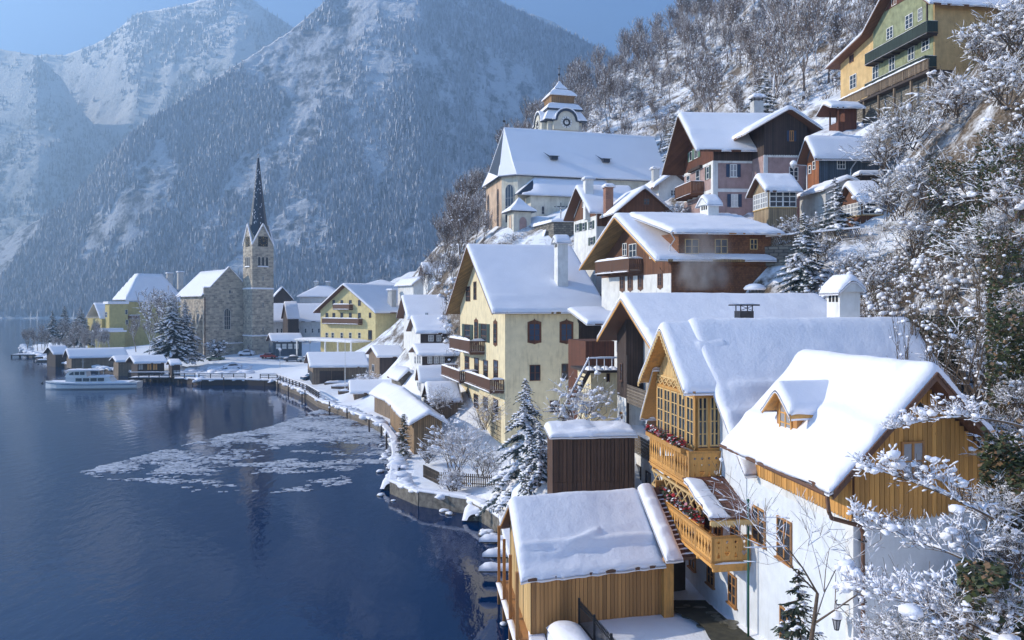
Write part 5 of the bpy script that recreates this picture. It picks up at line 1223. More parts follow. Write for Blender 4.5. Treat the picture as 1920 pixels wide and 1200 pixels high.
m = M(); sq(m, tc, [(4.32, tz(52.3)), (4.3, tz(52.5)), (3.6, tz(53.8)), (3.3, tz(54.3))]); sq(m, tc, [(3.68, tz(54.6)), (3.6, tz(54.8)), (3.0, tz(55.7)), (2.3, tz(56.05))]); T1.part('roof_snow', m, SNOWF, cr1)
T1.part('lantern', sq(M(), tc, [(2.3, tz(55.8)), (2.4, tz(57.2)), (2.75, tz(57.5))]), LANT)
m = M(); sq(m, tc, [(2.85, tz(57.45)), (2.8, tz(57.7)), (1.9, tz(58.7)), (1.15, tz(59.1))]); sq(m, tc, [(1.35, tz(59.15)), (1.3, tz(59.3)), (.55, tz(60.2)), (.1, tz(61.0))]); T1.part('lantern_roof_snow', m, SNOWF)
m = M(); m.tube((3.5, 3.5, tz(60.6)), (3.5, 3.5, tz(64.2)), .13, .03, 6); m.lathe((3.5, 3.5, tz(62.0)), [(.05, 0), (.28, .3), (.05, .6)], 8); m.box(3.15, 3.85, 3.47, 3.53, tz(63.4), tz(63.5)); T1.part('finial', m, MET)
for face in ('F', 'L'):
    m = M(); n = 10; pts = [(-2.6, 0)]+[(1.9*cos(pi-pi*i/n), .15+1.9*sin(pi*i/n)) for i in range(n+1)]+[(2.6, 0)]
    pts2 = [(-2.8, .25)]+[(2.25*cos(pi-pi*i/n), .3+2.25*sin(pi*i/n)) for i in range(n+1)]+[(2.8, .25)]
    X_ = (lambda a, o: (3.5+a, o)) if face == 'F' else (lambda a, o: (o, 3.5-a))
    zc_ = tz(51.9); v = (0, .6, 0) if face == 'F' else (.6, 0, 0)
    m.prism([(*X_(a, -.95), zc_+b) for a, b in pts], (0, 1.4, 0) if face == 'F' else (1.4, 0, 0)); m.prism([(*X_(a, -.95), zc_+b) for a, b in [(-2.6, -1.6), (2.6, -1.6), (2.6, 0), (-2.6, 0)]], (0, 1.0, 0) if face == 'F' else (1.0, 0, 0)); T1.part('clock_gable', m, CHW)
    m = M()
    for i in range(len(pts)-1):
        m.prism([(*X_(pts[i][0], -1.15), zc_+pts[i][1]), (*X_(pts[i+1][0], -1.15), zc_+pts[i+1][1]), (*X_(pts2[i+1][0], -1.15), zc_+pts2[i+1][1]), (*X_(pts2[i][0], -1.15), zc_+pts2[i][1])], (0, 1.6, 0) if face == 'F' else (1.6, 0, 0))
    T1.part('clock_hood', m, SLT)
    m = M()
    for i in range(len(pts)-1):
        q0, q1 = pts2[i], pts2[i+1]; m.prism([(*X_(q0[0], -1.15), zc_+q0[1]), (*X_(q1[0], -1.15), zc_+q1[1]), (*X_(q1[0]*1.05, -1.15), zc_+q1[1]+.25), (*X_(q0[0]*1.05, -1.15), zc_+q0[1]+.25)], (0, 2.2, 0) if face == 'F' else (2.2, 0, 0))
    T1.part('hood_snow', m, SNOWF)
clock(T1, 'F', 3.5, -1.0, tz(51.75), 1.15, WHT, BLK, BLK); clock(T1, 'L', -1.0, 3.5, tz(51.75), 1.15, WHT, BLK, BLK)
m = M(); m.box(.15, .9, -.03, 0, tz(40), tz(51.5)); m.box(6.1, 6.85, -.03, 0, tz(40), tz(51.5)); T1.part('corner_strip', m, GRY)
# little pyramid-roofed charnel chapel and the churchyard wall
Q1 = House('wayside_chapel', 'small square chapel with pyramid snow roof and arched niche below the big church', 'chapel', 963, 117, 24, 20, 20)
q_ = lambda z: z-24.0
Q1.part('wall', sq(M(), (1.4, 1.4), [(1.4, -4), (1.4, q_(30.6))]), CHW)
Q1.part('roof', sq(M(), (1.4, 1.4), [(2.1, q_(30.4)), (1.0, q_(31.3)), (.08, q_(32.4))]), SLT); Q1.part('roof_snow', sq(M(), (1.4, 1.4), [(2.15, q_(30.5)), (2.05, q_(30.75)), (1.0, q_(31.6)), (.08, q_(32.75))]), SNOWF)
Q1.wat('F', 1.5, 0, q_(28.6), 1.3, 2.2, 1, 1, 'arch', GRY, PNK); Q1.wat('L', 0, 1.4, q_(28.0), 1.2, 4.2, 1, 1, 'arch', GRY, CHP)
Wl = House('churchyard_wall', 'rubble retaining wall with snow coping and sloping buttresses below the churchyard', 'wall', 1038, 110, 22, 20, 4)
wy = Wl.fy(988); zt_ = Wl.fz(416); Wl.wall(0, Wl.fx(1080), 0, wy, -3, zt_, RUB)
m = M(); snowbar(m, -.3, .5, 0, wy, zt_, .55); snowbar(m, -.3, Wl.fx(1080), -.3, .5, zt_, .5); Wl.part('coping_snow', m, SNOWF, None, True)
for y_ in (2.0, wy*.62):
    Wl.part('buttress', M().prism([(-2.2, y_, -3), (0, y_, -3), (0, y_, zt_-1.2), (-.3, y_, zt_-1.3), (-2.2, y_, -1)], (0, .9, 0)), RUB); Wl.part('buttress_snow', M().prism([(-2.3, y_-.05, -.9), (-.35, y_-.05, zt_-1.2), (-.35, y_-.05, zt_-.9), (-2.4, y_-.05, -.6)], (0, 1.0, 0)), SNOWF)
cx_ = thing('crucifix', 'thin iron crucifix standing on the churchyard wall before the church', 'crucifix', Wl.W(1.2, .4, zt_+.2)); m = M(); m.box(-.05, .05, -.05, .05, 0, 2.6); m.box(-.95, .95, -.04, .04, 1.95, 2.08); link('cross', m.mesh('cross', MET), cx_)
m = M(); m.tube((0, -.08, .9), (0, -.09, 1.7), .07, .14, 6); m.tube((0, -.1, 1.7), (.75, -.1, 2.05), .06, .04, 5); m.tube((0, -.1, 1.7), (-.75, -.1, 2.05), .06, .04, 5); m.lathe((0, -.12, 1.78), [(.04, 0), (.1, .1), (.04, .25)], 6); link('figure', m.mesh('figure', MTL, True), cx_)
# ---- generic quick house used for the smaller ones
def quick(name, label, cat, px, d, zb, th, thx, wpx, lpx, pe, pr_, mat, rpx=None, front=True, ov=.7, snow=.35, rmat=None, res=.5, axis='x', group=None, lz=None, wz=None, ovt=None, base=2.5):
    """wpx: far end of the lake wall, lpx: right end of the front wall, pe/pr_: photo rows of eave and ridge"""
    h = House(name, label, cat, px, d, zb, th, thx, group); Wd = h.fy(wpx) if wz is None else wz; Ln = h.fx(lpx) if lz is None else lz
    if axis == 'x': zr = h.fz(pr_, 0, Wd/2); ze = h.fz(pe, 0, -ov); pf = [(-ov, ze), (Wd/2, zr), (Wd+ov, ze)]
    else: zr = h.fz(pr_, Ln/2, 0); ze = h.fz(pe, 0, -ov); pf = [(-ov, ze), (Ln/2, zr), (Ln+ov, ze)]
    h.w, h.l, h.ze, h.zr, h.pf = Wd, Ln, ze, zr, pf
    h.wall(0, Ln, 0, Wd, -base, 60, mat, prof=[(a, b-.18) for a, b in pf], axis=axis)
    t = ov if ovt is None else ovt
    h.rf = h.roof(-t, (Ln if axis == 'x' else Wd)+t*.6, pf, axis, th=.16, mat=rmat or TIM, snow=snow, res=res, rr=.35, nz=.02)
    return h
# cluster below the church
G1 = quick('white_gable_house', 'small white house with dark timber gable and three shuttered windows under the churchyard', 'house', 1118, 92, 20, 17, 8, 1076, 1195, 398, 350, WHT, res=.3, ovt=1.1)
G1.part('gable_boards', M().prism([(-.03, q, z-.25) for q, z in [(.0, G1.fz(403)+.2), (0, G1.ze+.3), (G1.w/2, G1.zr), (G1.w, G1.ze+.3), (G1.w, G1.fz(403)+.2)]], (.03, 0, 0)), BRN); G1.box('timber_side', 0.1, G1.l, -.06, -.0, G1.fz(424), G1.ze, BRN)
for px_, py_ in ((1084, 427), (1095, 425), (1109, 422)): G1.win('L', px_, py_, 5, 15, 1, 2, 'plain', GRY, shut=GSH, snow=True)
G1.win('L', 1110, 452, 6, 15, 1, 2, 'plain', GRY, shut=GSH); G1.win('L', 1095, 383, 5, 12, 1, 1)
G2 = quick('dark_gable_house', 'low house with dark camera-facing gable and two snow-capped chimneys', 'house', 1160, 88, 22, 12, 6, 1150, 1250, 398, 352, BRN, axis='y', wz=9, res=.3)
G2.win('F', 1212, 378, 12, 13, 2, 2, fr=TIM); G2.chimney(-.2, 3.0, G2.zr-3, G2.fz(352, 0, 3), .9, BRC, 'cap', .9, .45); G2.chimney(-1.5, 6.5, G2.zr-3, G2.fz(338, 0, 6.5), 1.0, WHT, 'cap', .9, .4)
G3 = quick('lit_shed', 'small shed with steep sunlit snow roof between the churches and the pink house', 'shed', 1235, 98, 26, 10, 10, 1222, 1290, 350, 322, WHT, axis='y', wz=6, res=.4, ov=1.0); G3.win('F', 1262, 362, 10, 12)
m = M(); m.box(-1, G3.l+.5, -2.6, -.9, -.6, -.4); G3.part('ledge', m, GYH); m = M(); snowbar(m, -1.1, G3.l+.6, -2.7, -.8, -.4, .45); G3.part('ledge_snow', m, SNOW, None, True); G3.chimney(.3, 2, G3.zr-2, G3.zr+.6, .8, GRY, 'cap')
# ---- pink house
PK = House('pink_house', 'pink rendered house with white corner bands, blue shutters and a dark timber upper floor', 'house', 1337, 81, 24.6, 8, 3)
pw = PK.fy(1283); zb1_ = PK.fz(301); LP = PK.fx(1440); zrp = PK.fz(214, 0, pw/2); zep = PK.fz(281, 0, -1.0)
pP = [(-1.1, zep), (pw/2, zrp), (pw+1.2, PK.fz(322, 0, pw+1)-.2)]
PK.wall(0, LP+4, 0, pw, -2.5, zb1_, PNK, 'wall'); PK.wall(0.02, LP+4, -.03, pw-.05, zb1_, 60, RED, 'timber_wall', prof=[(a, b-.2) for a, b in pP])
PK.part('timber_band', M().box(.02, LP, -.08, -.03, zb1_, zep), DRK)
PK.roof(-2.2, LP+5, pP, th=.2, mat=BRN, snow=.38, res=.3, nz=.02, fascia=GYW, feat=lambda T, S: -.14*np.clip((1.2-S)/.25, 0, 1)+.07*np.exp(-((S-1.3)/.2)**2))
m = M()   # white bands standing just proud
for x0, x1, z0, z1 in ((0, .5, -2, zb1_), (.5, LP, PK.fz(357)-.15, PK.fz(357)+.2), (.5, LP, zb1_-.25, zb1_), (.5, LP, PK.fz(407)-.3, PK.fz(407))): m.box(x0, x1, -.03, -.001, z0, z1)
m.box(-.03, -.001, 0, .5, -2, zb1_); m.box(-.03, -.001, .5, pw, PK.fz(357)-.2, PK.fz(357)+.2); m.box(-.03, -.001, .5, pw, zb1_-.3, zb1_)
PK.part('white_band', m, WHT)
for px_, py_, w_, h_ in ((1375, 320, 13, 24), (1377, 376, 13, 24)): PK.win('F', px_, py_, w_, h_, 2, 2, 'sill', shut=BSH, gl=CUR if py_ > 350 else GLL)
for px_, py_, w_, h_ in ((1328, 324, 5, 24), (1309, 332, 7, 26), (1291, 338, 6, 18)): PK.win('L', px_, py_, w_, h_, 1, 2, 'plain', shut=GSH if px_ == 1328 else None)
PK.win('L', 1306, 287, 7, 20, 2, 1, shut=LGS, off=.02); PK.win('L', 1296, 293, 5, 18, 1, 1, shut=LGS, off=.02)
PK.balcony('L', PK.fy(1320), PK.fy(1288), PK.fz(362, 0, 3), 1.2, 1.4, BRN, snow=.1); PK.part('flower_shelf', M().box(-.4, 0, PK.fy(1318), PK.fy(1296), PK.fz(310, 0, 3)-.3, PK.fz(310, 0, 3)), DRK)
PK.chimney(PK.fx(1419, pw*.7), pw*.7, zrp-2, PK.fz(190, 4, pw*.7), 1.1, GRY, 'table', 1.0, .45)
W2 = House('pink_house_wing', 'wing of the pink house with dark timber gable towards the viewer and one white window', 'house wing', 1432, 78.6, 24.6, 8, 3)
lw = W2.fx(1513); zg = W2.fz(291); zpk = W2.fz(206, lw/2, 0); pW = [(-2.0, W2.fz(246, -2, -1)), (lw/2, zpk), (lw+1.0, W2.fz(238, lw, -1)-.1)]
W2.wall(0, lw, 0, 8, -3, zg, PNK); W2.wall(.01, lw-.01, -.05, 8, zg, 60, DRK, 'timber_gable', prof=[(a, b-.2) for a, b in pW], axis='y')
W2.roof(-1.0, 9, pW, 'y', th=.2, mat=TIM, snow=.42, res=.3, nz=.02)
W2.win('F', 1488, 326, 17, 26, 2, 3); W2.win('F', 1484, 255, 8, 20, 2, 1, fr=ORD, shut=BSH, off=-.05)
m = M(); m.box(-.03, .4, -.04, -.001, -2, zg); m.box(.4, lw, -.04, -.001, zg-.2, zg)
for i in range(int(lw/.25)): m.prism([(i*.25, -.09, zg+.02), (i*.25+.2, -.09, zg+.02), (i*.25+.1, -.09, zg-.14)], (0, .05, 0))
W2.part('white_band', m, WHT)
# ---- blue-grey timber house and its neighbours
BL = quick('blue_timber_house', 'blue-grey timber house with thick snow roof and one white window', 'house', 1536, 76, 24, 8, 4, 1514, 1648, 297, 258, BLU, res=.25, snow=.45, ovt=.8)
BL.part('lake_boards', M().prism([(-.04, q, z-.25) for q, z in [(.0, -2.5), (0, BL.ze+.3), (BL.w/2, BL.zr), (BL.w, BL.ze+.3), (BL.w, -2.5)]], (.035, 0, 0)), planks('orange_brown_planks', (.30, .11, .045), .16))
BL.win('F', 1577, 309, 16, 17, 3, 2); BL.win('L', 1527, 310, 5, 16, 1, 2, off=-.04); BL.win('L', 1519, 318, 5, 16, 1, 2, off=-.04)
m = M(); m.path([(BL.fx(1600), -.55, BL.ze-.15), (BL.fx(1594), -.1, BL.ze-.9), (BL.fx(1593), -.08, -2)], .07); m.path([(-.6, -.75, BL.ze-.05), (BL.l+.5, -.75, BL.ze-.05)], .06); BL.part('gutter', m, MTL)
HU = House('bee_house', 'little slatted garden hutch with a pillow of snow beside the blue timber house', 'hutch', 1612, 73, 27.4, 0); m = M(); m.box(0, 1.9, 0, .9, -.5, .1); m.box(0, 1.9, 0, .06, .1, 1.0)
for i in range(9): m.box(.05+i*.21, .17+i*.21, -.06, -.005, .2, .95)
HU.part('slats', m, DRK); h_ = HU.part('roof', M().box(-.2, 2.1, -.3, 1.1, 1.0, 1.1), TIM); HU.snow(-.2, 2.1, [(-.3, 1.1), (1.1, 1.1)], 'x', .4, .2, .3, .02, None, h_)
S2 = quick('grey_garden_shed', 'grey rendered garden shed with shallow snow gable behind the blue conifer', 'shed', 1548, 71, 24, 6, 3, 1543, 1625, 354, 333, GRY, axis='y', wz=5, ov=.4, res=.25, snow=.3)
TANP2 = planks('pavilion_planks', (.34, .25, .15), .2)
def pavilion(name, label, px, d, zb, wpx, lpx, pe, pr_, rows, wood_, axis='x', wz=None, thx=4, gd=None):
    h = quick(name, label, 'pavilion', px, d, zb, 8, thx, wpx, lpx, pe, pr_, wood_, ov=.5, snow=.42, res=.2, axis=axis, wz=wz, base=3)
    a, b = rows; z0, z1 = h.fz(b), h.fz(a); 
    n = max(3, int(h.l/.55)); h.wat('F', h.l/2, -.01, (z0+z1)/2, h.l-.15, z1-z0, n, 3, gl=gd or GLS); n = max(2, int(h.w/.5)); h.wat('L', -.01, h.w/2, (z0+z1)/2, h.w-.15, z1-z0, n, 3, gl=GLL)
    h.part('sill_board', M().box(-.08, h.l+.05, -.1, -.01, z0-.1, z0-.02).box(-.1, -.01, -.05, h.w, z0-.1, z0-.02), LTW); return h
pavilion('glazed_pavilion', 'glazed timber oriel pavilion with snow roof before the pink house', 1441, 72, 23.4, 1413, 1494, 357, 331, (358, 388), TANP2)
pavilion('brown_summerhouse', 'small brown summerhouse with white lattice windows above an ivy wall', 1616, 67, 22.6, 1609, 1655, 378, 345, (378, 402), BRN, axis='x', wz=3.2, thx=-4)
# ---- ochre and green house at the top
TH = House('ochre_hill_house', 'tall ochre house high on the slope with green-painted end and dark green balconies', 'house', 1752, 84, 38, 8, 8)
hz_ = lambda z: z-38.0
pT = [(-1.0, hz_(48.6)), (5.4, hz_(54.2)), (11.4, hz_(49.6)), (19.6, hz_(47.9))]
TH.wall(0, 8, 0, TH.fy(1576), -4, 70, OCH, prof=[(a, b-.2) for a, b in pT]); yg = TH.fy(1638)
TH.wall(-.06, -.001, .15, yg, hz_(41.6), 70, GRN, 'green_wall', prof=[(a, b-.25) for a, b in pT])
TH.part('gable_boards', M().prism([(-.12, 2.9, hz_(51.2)), (-.12, 8.6, hz_(51.3)), (-.12, 5.4, hz_(53.9))], (.05, 0, 0)), RED)
TH.roof(-1.3, 9, pT, th=.2, mat=BRN, snow=.35, res=.4, nz=.02, fascia=BRN)
for py_, pts_ in ((0, ((1600, 153, 12, 26), (1642, 130, 11, 36), (1673, 115, 11, 36), (1709, 95, 12, 36), (1736, 82, 14, 26), (1713, 152, 14, 20), (1677, 170, 12, 24), (1646, 182, 13, 17), (1606, 198, 10, 14), (1597, 110, 8, 14), (1705, 40, 14, 26), (1726, 27, 8, 24), (1669, 62, 12, 22), (1677, 3, 9, 14))),):
    for px_, y__, w_, h_ in pts_: TH.win('L', px_, y__, w_, h_, 2, 3, 'plain', off=-.06 if px_ > 1638 and y__ < 140 else 0, fr=WFR if px_ != 1597 else TIM)
gb = planks('green_balcony_boards', (.03, .05, .04), .12)
yb_ = TH.fy(1640); TH.balcony('L', -.6, yb_, hz_(45.6), 1.2, 1.3, gb, snow=.05, roofpost=None, fmat=TIMD); TH.balcony('L', -.4, TH.fy(1641), hz_(41.9), 1.2, 1.4, gb, snow=.05, fmat=TIMD)
m = M(); m.box(-1.25, -1.1, -.5, -.35, hz_(46.8), hz_(49.0)); TH.part('post', m, TIMD)
# terrace in front of it
TR = House('hill_terrace', 'long timber-railed terrace with snow along the foot of the ochre hill house', 'terrace', 1745, 78, 38, 8, 8); tl = TR.fy(1572); zt_ = TR.fz(163)
zt_ = hz_(39.9); TR.wall(.6, 2.2, 0, tl, -6, zt_-.25, RUB, 'terrace_wall'); TR.box('slab', -.3, 2.4, -.2, tl, zt_-.25, zt_, TIMD)
m = M(); n = int(tl/.2)
for i in range(n): m.box(-.28, -.24, i*tl/n, i*tl/n+.12, zt_+.1, zt_+1.0)
for i in range(9): m.box(-.32, -.2, i*tl/8.6-.05, i*tl/8.6+.07, zt_, zt_+1.1)
m.box(-.33, -.19, 0, tl, zt_+1.0, zt_+1.1); TR.part('railing', m, GYW)
m = M(); snowbar(m, -.45, -.1, 0, tl, zt_+1.1, .22); TR.part('rail_snow', m, SNOW, None, True)
m = M()
for i in range(6): m.box(-.2, 0, i*tl/6, i*tl/6+.2, -4, zt_-.3)
TR.part('terrace_post', m, GYW)
PH = House('red_porch', 'small red-brown open porch with snow roof at the end of the hill terrace', 'porch', 1572, 88, 36, 8, 4)
pz_ = lambda y: PH.fz(y); m = M()
for x in (0, 2.0):
    for y in (0, 1.8): m.box(x, x+.15, y, y+.15, -1, pz_(203))
m.box(0.02, 2.1, .02, .08, -1, pz_(228)); m.box(.02, .08, .08, 1.9, -1, pz_(228)); PH.part('frame', m, RED); PH.part('end_wall', M().box(.8, 2.1, .1, 1.9, pz_(228), pz_(200)), RED)
PH.roof(-1.2, 2.8, [(-.6, pz_(203)), (1.0, pz_(190)), (2.6, pz_(207))], th=.12, mat=RED, snow=.35, res=.2)
# ---- stepped white houses left of the yellow one
def tier(name, label, px, d, zb, wpx, lpx, pe, pr_, mat, wins=(), gl=GLL, mat2=None, band=None, **kw):
    h = quick(name, label, 'house', px, d, zb, 15, 6, wpx, lpx, pe, pr_, mat, res=.3, snow=.4, **kw)
    if mat2: h.box('timber_front', .05, h.l, -.05, 0, h.fz(band), h.ze, mat2)
    for px_, py_, w_, h_ in wins: h.win('F', px_, py_, w_, h_, 2, 2, fr=WFR, off=-.05, gl=gl)
    return h
tier('upper_step_house', 'uppermost house of the stepped row with steep snow gable beside the hotel', 777, 122, 8, 757, 838, 598, 556, WHT, ((800, 590, 6, 8),), mat2=DRK, band=625, ovt=1.2)
tier('middle_step_house', 'middle house of the stepped row with dark timber attic and paired windows', 788, 111, 5, 771, 862, 624, 595, WHT, ((808, 634, 10, 12), (823, 634, 9, 12)), mat2=DRK, band=643)
MC_ = tier('lower_step_house', 'lower house of the stepped row with white lake wall and wide dark window band', 791, 105, 2, 776, 866, 666, 649, WHT, ((806, 675, 9, 13), (818, 675, 9, 13), (829, 675, 9, 13)), mat2=DRK, band=700)
for px_ in (779, 784, 788):
    MC_.win('L', px_, 675, 2.2, 15, 1, 2); MC_.win('L', px_, 725, 2.2, 18, 1, 2)
tier('annex_step_house', 'annex with plain snow roof below the lower stepped house', 795, 99, 1.5, 790, 850, 716, 687, WHT, (), mat2=GYW, band=760)
tier('garden_step_shed', 'lowest little roof of the stepped row next to the garden stairs', 813, 92, 1.2, 805, 858, 752, 719, GYW, (), wz=4.0)
TANP = planks('tan_planks', (.30, .19, .095), .2)
# ---- boathouses along the shore
F1 = quick('sunlit_boathouse', 'long boathouse with dazzling sunlit snow roof and rough board gable at the garden quay', 'boathouse', 776, 79, .9, 15.5, 6, 742, 829, 796, 772, TANP, axis='y', wz=21, ov=.6, res=.3, snow=.4, base=1.5)
F1.box('door', F1.l*.34, F1.l*.72, -.06, -.0, .2, 2.3, GYW)
for k in range(6): F1.box('door_board', F1.l*.34+k*F1.l*.063, F1.l*.34+(k+.86)*F1.l*.063, -.085, -.061, .2, 2.3, GYW)
F2 = quick('angled_boathouse', 'second sunlit boathouse roof stepping back along the shore', 'boathouse', 735, 103, .9, 25, 6, 716, 775, 752, 728, GYW, axis='y', wz=9, ov=.6, res=.35, snow=.35)
F3 = quick('open_boat_shelter', 'long low snow-roofed boat shelter on posts at the bend of the shore', 'boat shelter', 664, 122, .9, 15, 8, 655, 744, 737, 714, GYW, res=.4, snow=.3, wz=5)
F4 = quick('stone_shed', 'small stone-walled shed with a bright tilted snow roof', 'shed', 752, 114, 1.0, 25, 12, 745, 776, 712, 692, RUB, axis='y', wz=5, ov=.6)
F5 = quick('plank_shed', 'brown plank shed with dark front beside the shore path', 'shed', 712, 137, 1.3, 22, 5, 692, 757, 669, 650, DRK, res=.4, ov=.6); F5.part('lake_boards', M().prism([(-.05, q, z-.2) for q, z in [(.0, -1), (0, F5.ze+.2), (F5.w/2, F5.zr), (F5.w, F5.ze+.2), (F5.w, -1)]], (.045, 0, 0)), GYW); F5.win('L', 700, 690, 4, 14, 1, 1, off=-.05)
F6 = quick('weathered_boathouse', 'weathered grey-brown boathouse with open gable on the harbour quay', 'boathouse', 587, 149, 1.0, 20, 5, 577, 688, 688, 662, GYW, res=.5, ov=.7)
for x_ in (F6.l*.12, F6.l*.35): F6.box('door', x_, x_+2.2, -.08, -.001, .3, 2.6, DRK)
F6.part('gable_opening', M().prism([(-.06, .6, -.5), (-.06, F6.w-.6, -.5), (-.06, F6.w-.6, 2.2), (-.06, .6, 2.2)], (.05, 0, 0)), BLK)  # black plate: the dark of the open inside put into colour
# ---- hotel
HO = House('yellow_hotel', 'large yellow gabled hotel with two dark balconies and covered terrace on the square', 'hotel', 704, 186, 5.0, 50, 50)
hw_ = HO.fy(601); zeh = HO.fz(586, 0, -1); zrh = HO.fz(533, 0, hw_/2); pH = [(-1.4, zeh), (hw_/2, zrh), (hw_+1.4, zeh)]
HO.wall(0, 26, 0, hw_, -3, 60, YEL2, prof=[(a, b-.2) for a, b in pH]); HO.roof(-1.3, 27, pH, th=.25, mat=BRN, snow=.4, res=.7, nz=.02)
for py_, pxs_ in ((629, (613, 624, 641, 657, 674)), (592, (613, 626, 641, 657, 674)), (568, (626, 641, 657, 674))):
    for px_ in pxs_: HO.win('L', px_, py_, 5, 11, 1, 2, 'plain', WFR if py_ > 600 else TIM)
HO.win('L', 694, 628, 7, 18, 1, 1, 'plain', TIM); HO.win('L', 694, 591, 4, 10, 1, 1, 'plain', TIM)
HO.balcony('L', HO.fy(680), HO.fy(611), HO.fz(606, 0, hw_*.6), 1.2, 1.3, TIM, snow=.25); HO.balcony('L', HO.fy(662), HO.fy(631), HO.fz(579, 0, hw_/2), 1.1, 1.2, TIM, snow=.25)
HO.chimney(HO.fx(735, 1.0), 1.0, zeh, HO.fz(545, 10, 1), 1.5, GRY, 'cap', 1.5, .4)
zc_ = HO.fz(640, -3, hw_/2); cp = HO.box('canopy', -6, -.01, 1.5, hw_+3, zc_, zc_+.3, WHT); m = M(); snowbar(m, -6, 0, 1.5, hw_+3, zc_+.3, .5); HO.part('canopy_snow', m, SNOWF, cp, True)
for y_ in (2, 7, 12, hw_+2): HO.box('canopy_post', -5.8, -5.5, y_, y_+.3, -2, zc_, WHT, cp)
# ---- roofs behind the square
LB = quick('low_white_building', 'long low grey-white building with snow roof behind the bus shelter', 'building', 512, 232, 4, 12, 4, 505, 612, 603, 568, WHT, res=.8, wz=13)
for px_ in (520, 528, 548, 560, 573, 586, 598): LB.win('F', px_, 620, 3.5, 8, 1, 2)
LG = quick('dark_dormer', 'dark timber dormer gable rising out of the low white building roof', 'dormer', 540, 226, 5, 30, 30, 530, 560, 597, 566, DRK, axis='x', res=.8, ovt=.4, wz=6, base=0)
def hiphouse(name, label, px, d, zb, th, lpx, wz, pe, pr_, mat, k=.5, **kw):
    h = House(name, label, 'house', px, d, zb, th, kw.get('thx', th)); L = h.fx(lpx); ze = h.fz(pe); zr = h.fz(pr_, L/2, wz/2); h.wall(0, L, 0, wz, -3, ze, mat); h.l = L; h.ze = ze; h.zr = zr
    f = lambda T, S: ze+np.minimum(1, np.minimum(np.minimum(T+.8, L+.8-T), np.minimum(S+.8, wz+.8-S))/(wz*k))*(zr-ze)
    r = h.part('roof', M().box(-.8, L+.8, -.8, wz+.8, ze-.2, ze), TIM); h.snow(-.8, L+.8, [(-.8, ze), (wz+.8, ze)], 'x', .3, .6, .5, .02, None, r, mat=SNOWF, zf=f); return h
HH = hiphouse('hip_roof_house', 'white house with hipped snow roof and two chimneys behind the hotel', 562, 268, 8, 4, 640, 12, 556, 537, WHT)
for px_ in (593, 615): HH.chimney(HH.fx(px_, 6), 6, HH.zr-1, HH.fz(529, 4, 6), 1.2, GRY, 'cap', 1.2, .35)
quick('far_dark_gable', 'dark gabled house peeping out right of the stone church tower', 'house', 513, 255, 6, 20, 12, 508, 546, 562, 538, DRK, axis='y', wz=12, res=.8, ov=.8)
hiphouse('far_roof_house', 'snow roof with a rounded chimney cap just above the hotel ridge', 680, 262, 10, 5, 745, 12, 536, 526, WHT)
quick('slope_house', 'narrow steep-roofed house on the slope among bare trees', 'house', 802, 176, 16, 20, 5, 794, 832, 514, 493, WHT, res=.5, ovt=1.0)
quick('lower_slope_house', 'sunlit roof just below the narrow steep-roofed house', 'house', 775, 185, 12, 30, 10, 760, 800, 534, 520, WHT, res=.5, axis='y', wz=10)
# ---- stone church by the lake
C1 = House('stone_church', 'grey ashlar lakeside church with sunlit nave roof and tall traceried window', 'church', 385, 205, 3.2, 42, 42)
c1 = lambda z: z-3.2
xg = C1.fx(467); xm = xg/2+.4; yl = C1.fy(338)
pc = [(-.9, c1(18.9)), (xm, c1(26.2)), (xg+.9, c1(19.2))]
C1.wall(0, xg, .6, yl, -2, 60, STN, prof=[(a, b-.25) for a, b in pc], axis='y')
C1.wall(-.35, xg+.2, 0, .61, -2, 60, STN, 'front_gable', prof=[(-.4, c1(21.0)), (1.1, c1(21.0)), (1.2, c1(20.9)), (xm, c1(26.7)), (xg-.2, c1(21)), (xg+.3, c1(21))], axis='y')
C1.roof(.3, yl+1, pc, 'y', th=.2, mat=SLT, snow=.35, res=.8, nz=.01)
m = M(); m.beam((1.1, .3, c1(21.1)), (xm, .3, c1(26.85)), .8, .18); m.beam((xm, .3, c1(26.85)), (xg, .3, c1(21.1)), .8, .18); m.box(-.5, 1.2, -.1, .7, c1(21.0), c1(21.3)); m.box(-.4, xg, -.25, 0, c1(6.0), c1(6.25)); m.box(-.25, 0, 0, yl, c1(6.0), c1(6.25)); C1.part('coping_snow', m, SNOWF)
C1.win('F', 426, 598, 12, 40, 3, 4, 'arch', WFR, label='tall arched church window with pale tracery'); C1.win('F', 431, 547, 4, 7, 1, 1, 'arch', GRY)
for y_ in (5, 11): C1.wat('L', -.02, y_, c1(11), 2.4, 6.5, 2, 3, 'arch', GRY)
m = M()
for y_ in (2.5, 8, 14): m.prism([(-1.6, y_, -2), (0, y_, -2), (0, y_, c1(14)), (-1.6, y_, c1(9))], (0, 1.1, 0))
C1.part('buttress', m, STN); m = M(); m.tube((-.15, -.15, c1(18.5)), (-.15, -.15, -1), .12); C1.part('downpipe', m, BRN)
C2 = House('stone_church_tower', 'square grey stone tower with black clocks and needle-thin dark spire by the lake', 'tower', 473, 207, 3.2, 42, 42)
tcc = (3.0, 3.0)
C2.part('wall', sq(M(), tcc, [(3.0, -2), (3.0, c1(33.0))]), STN)
m = M(); sq(m, tcc, [(3.08, c1(20.7)), (3.15, c1(20.9)), (3.0, c1(21.15))]); sq(m, tcc, [(3.1, c1(8.0)), (3.2, c1(8.2)), (3.0, c1(8.4))]); C2.part('string_course', m, SNOWF)
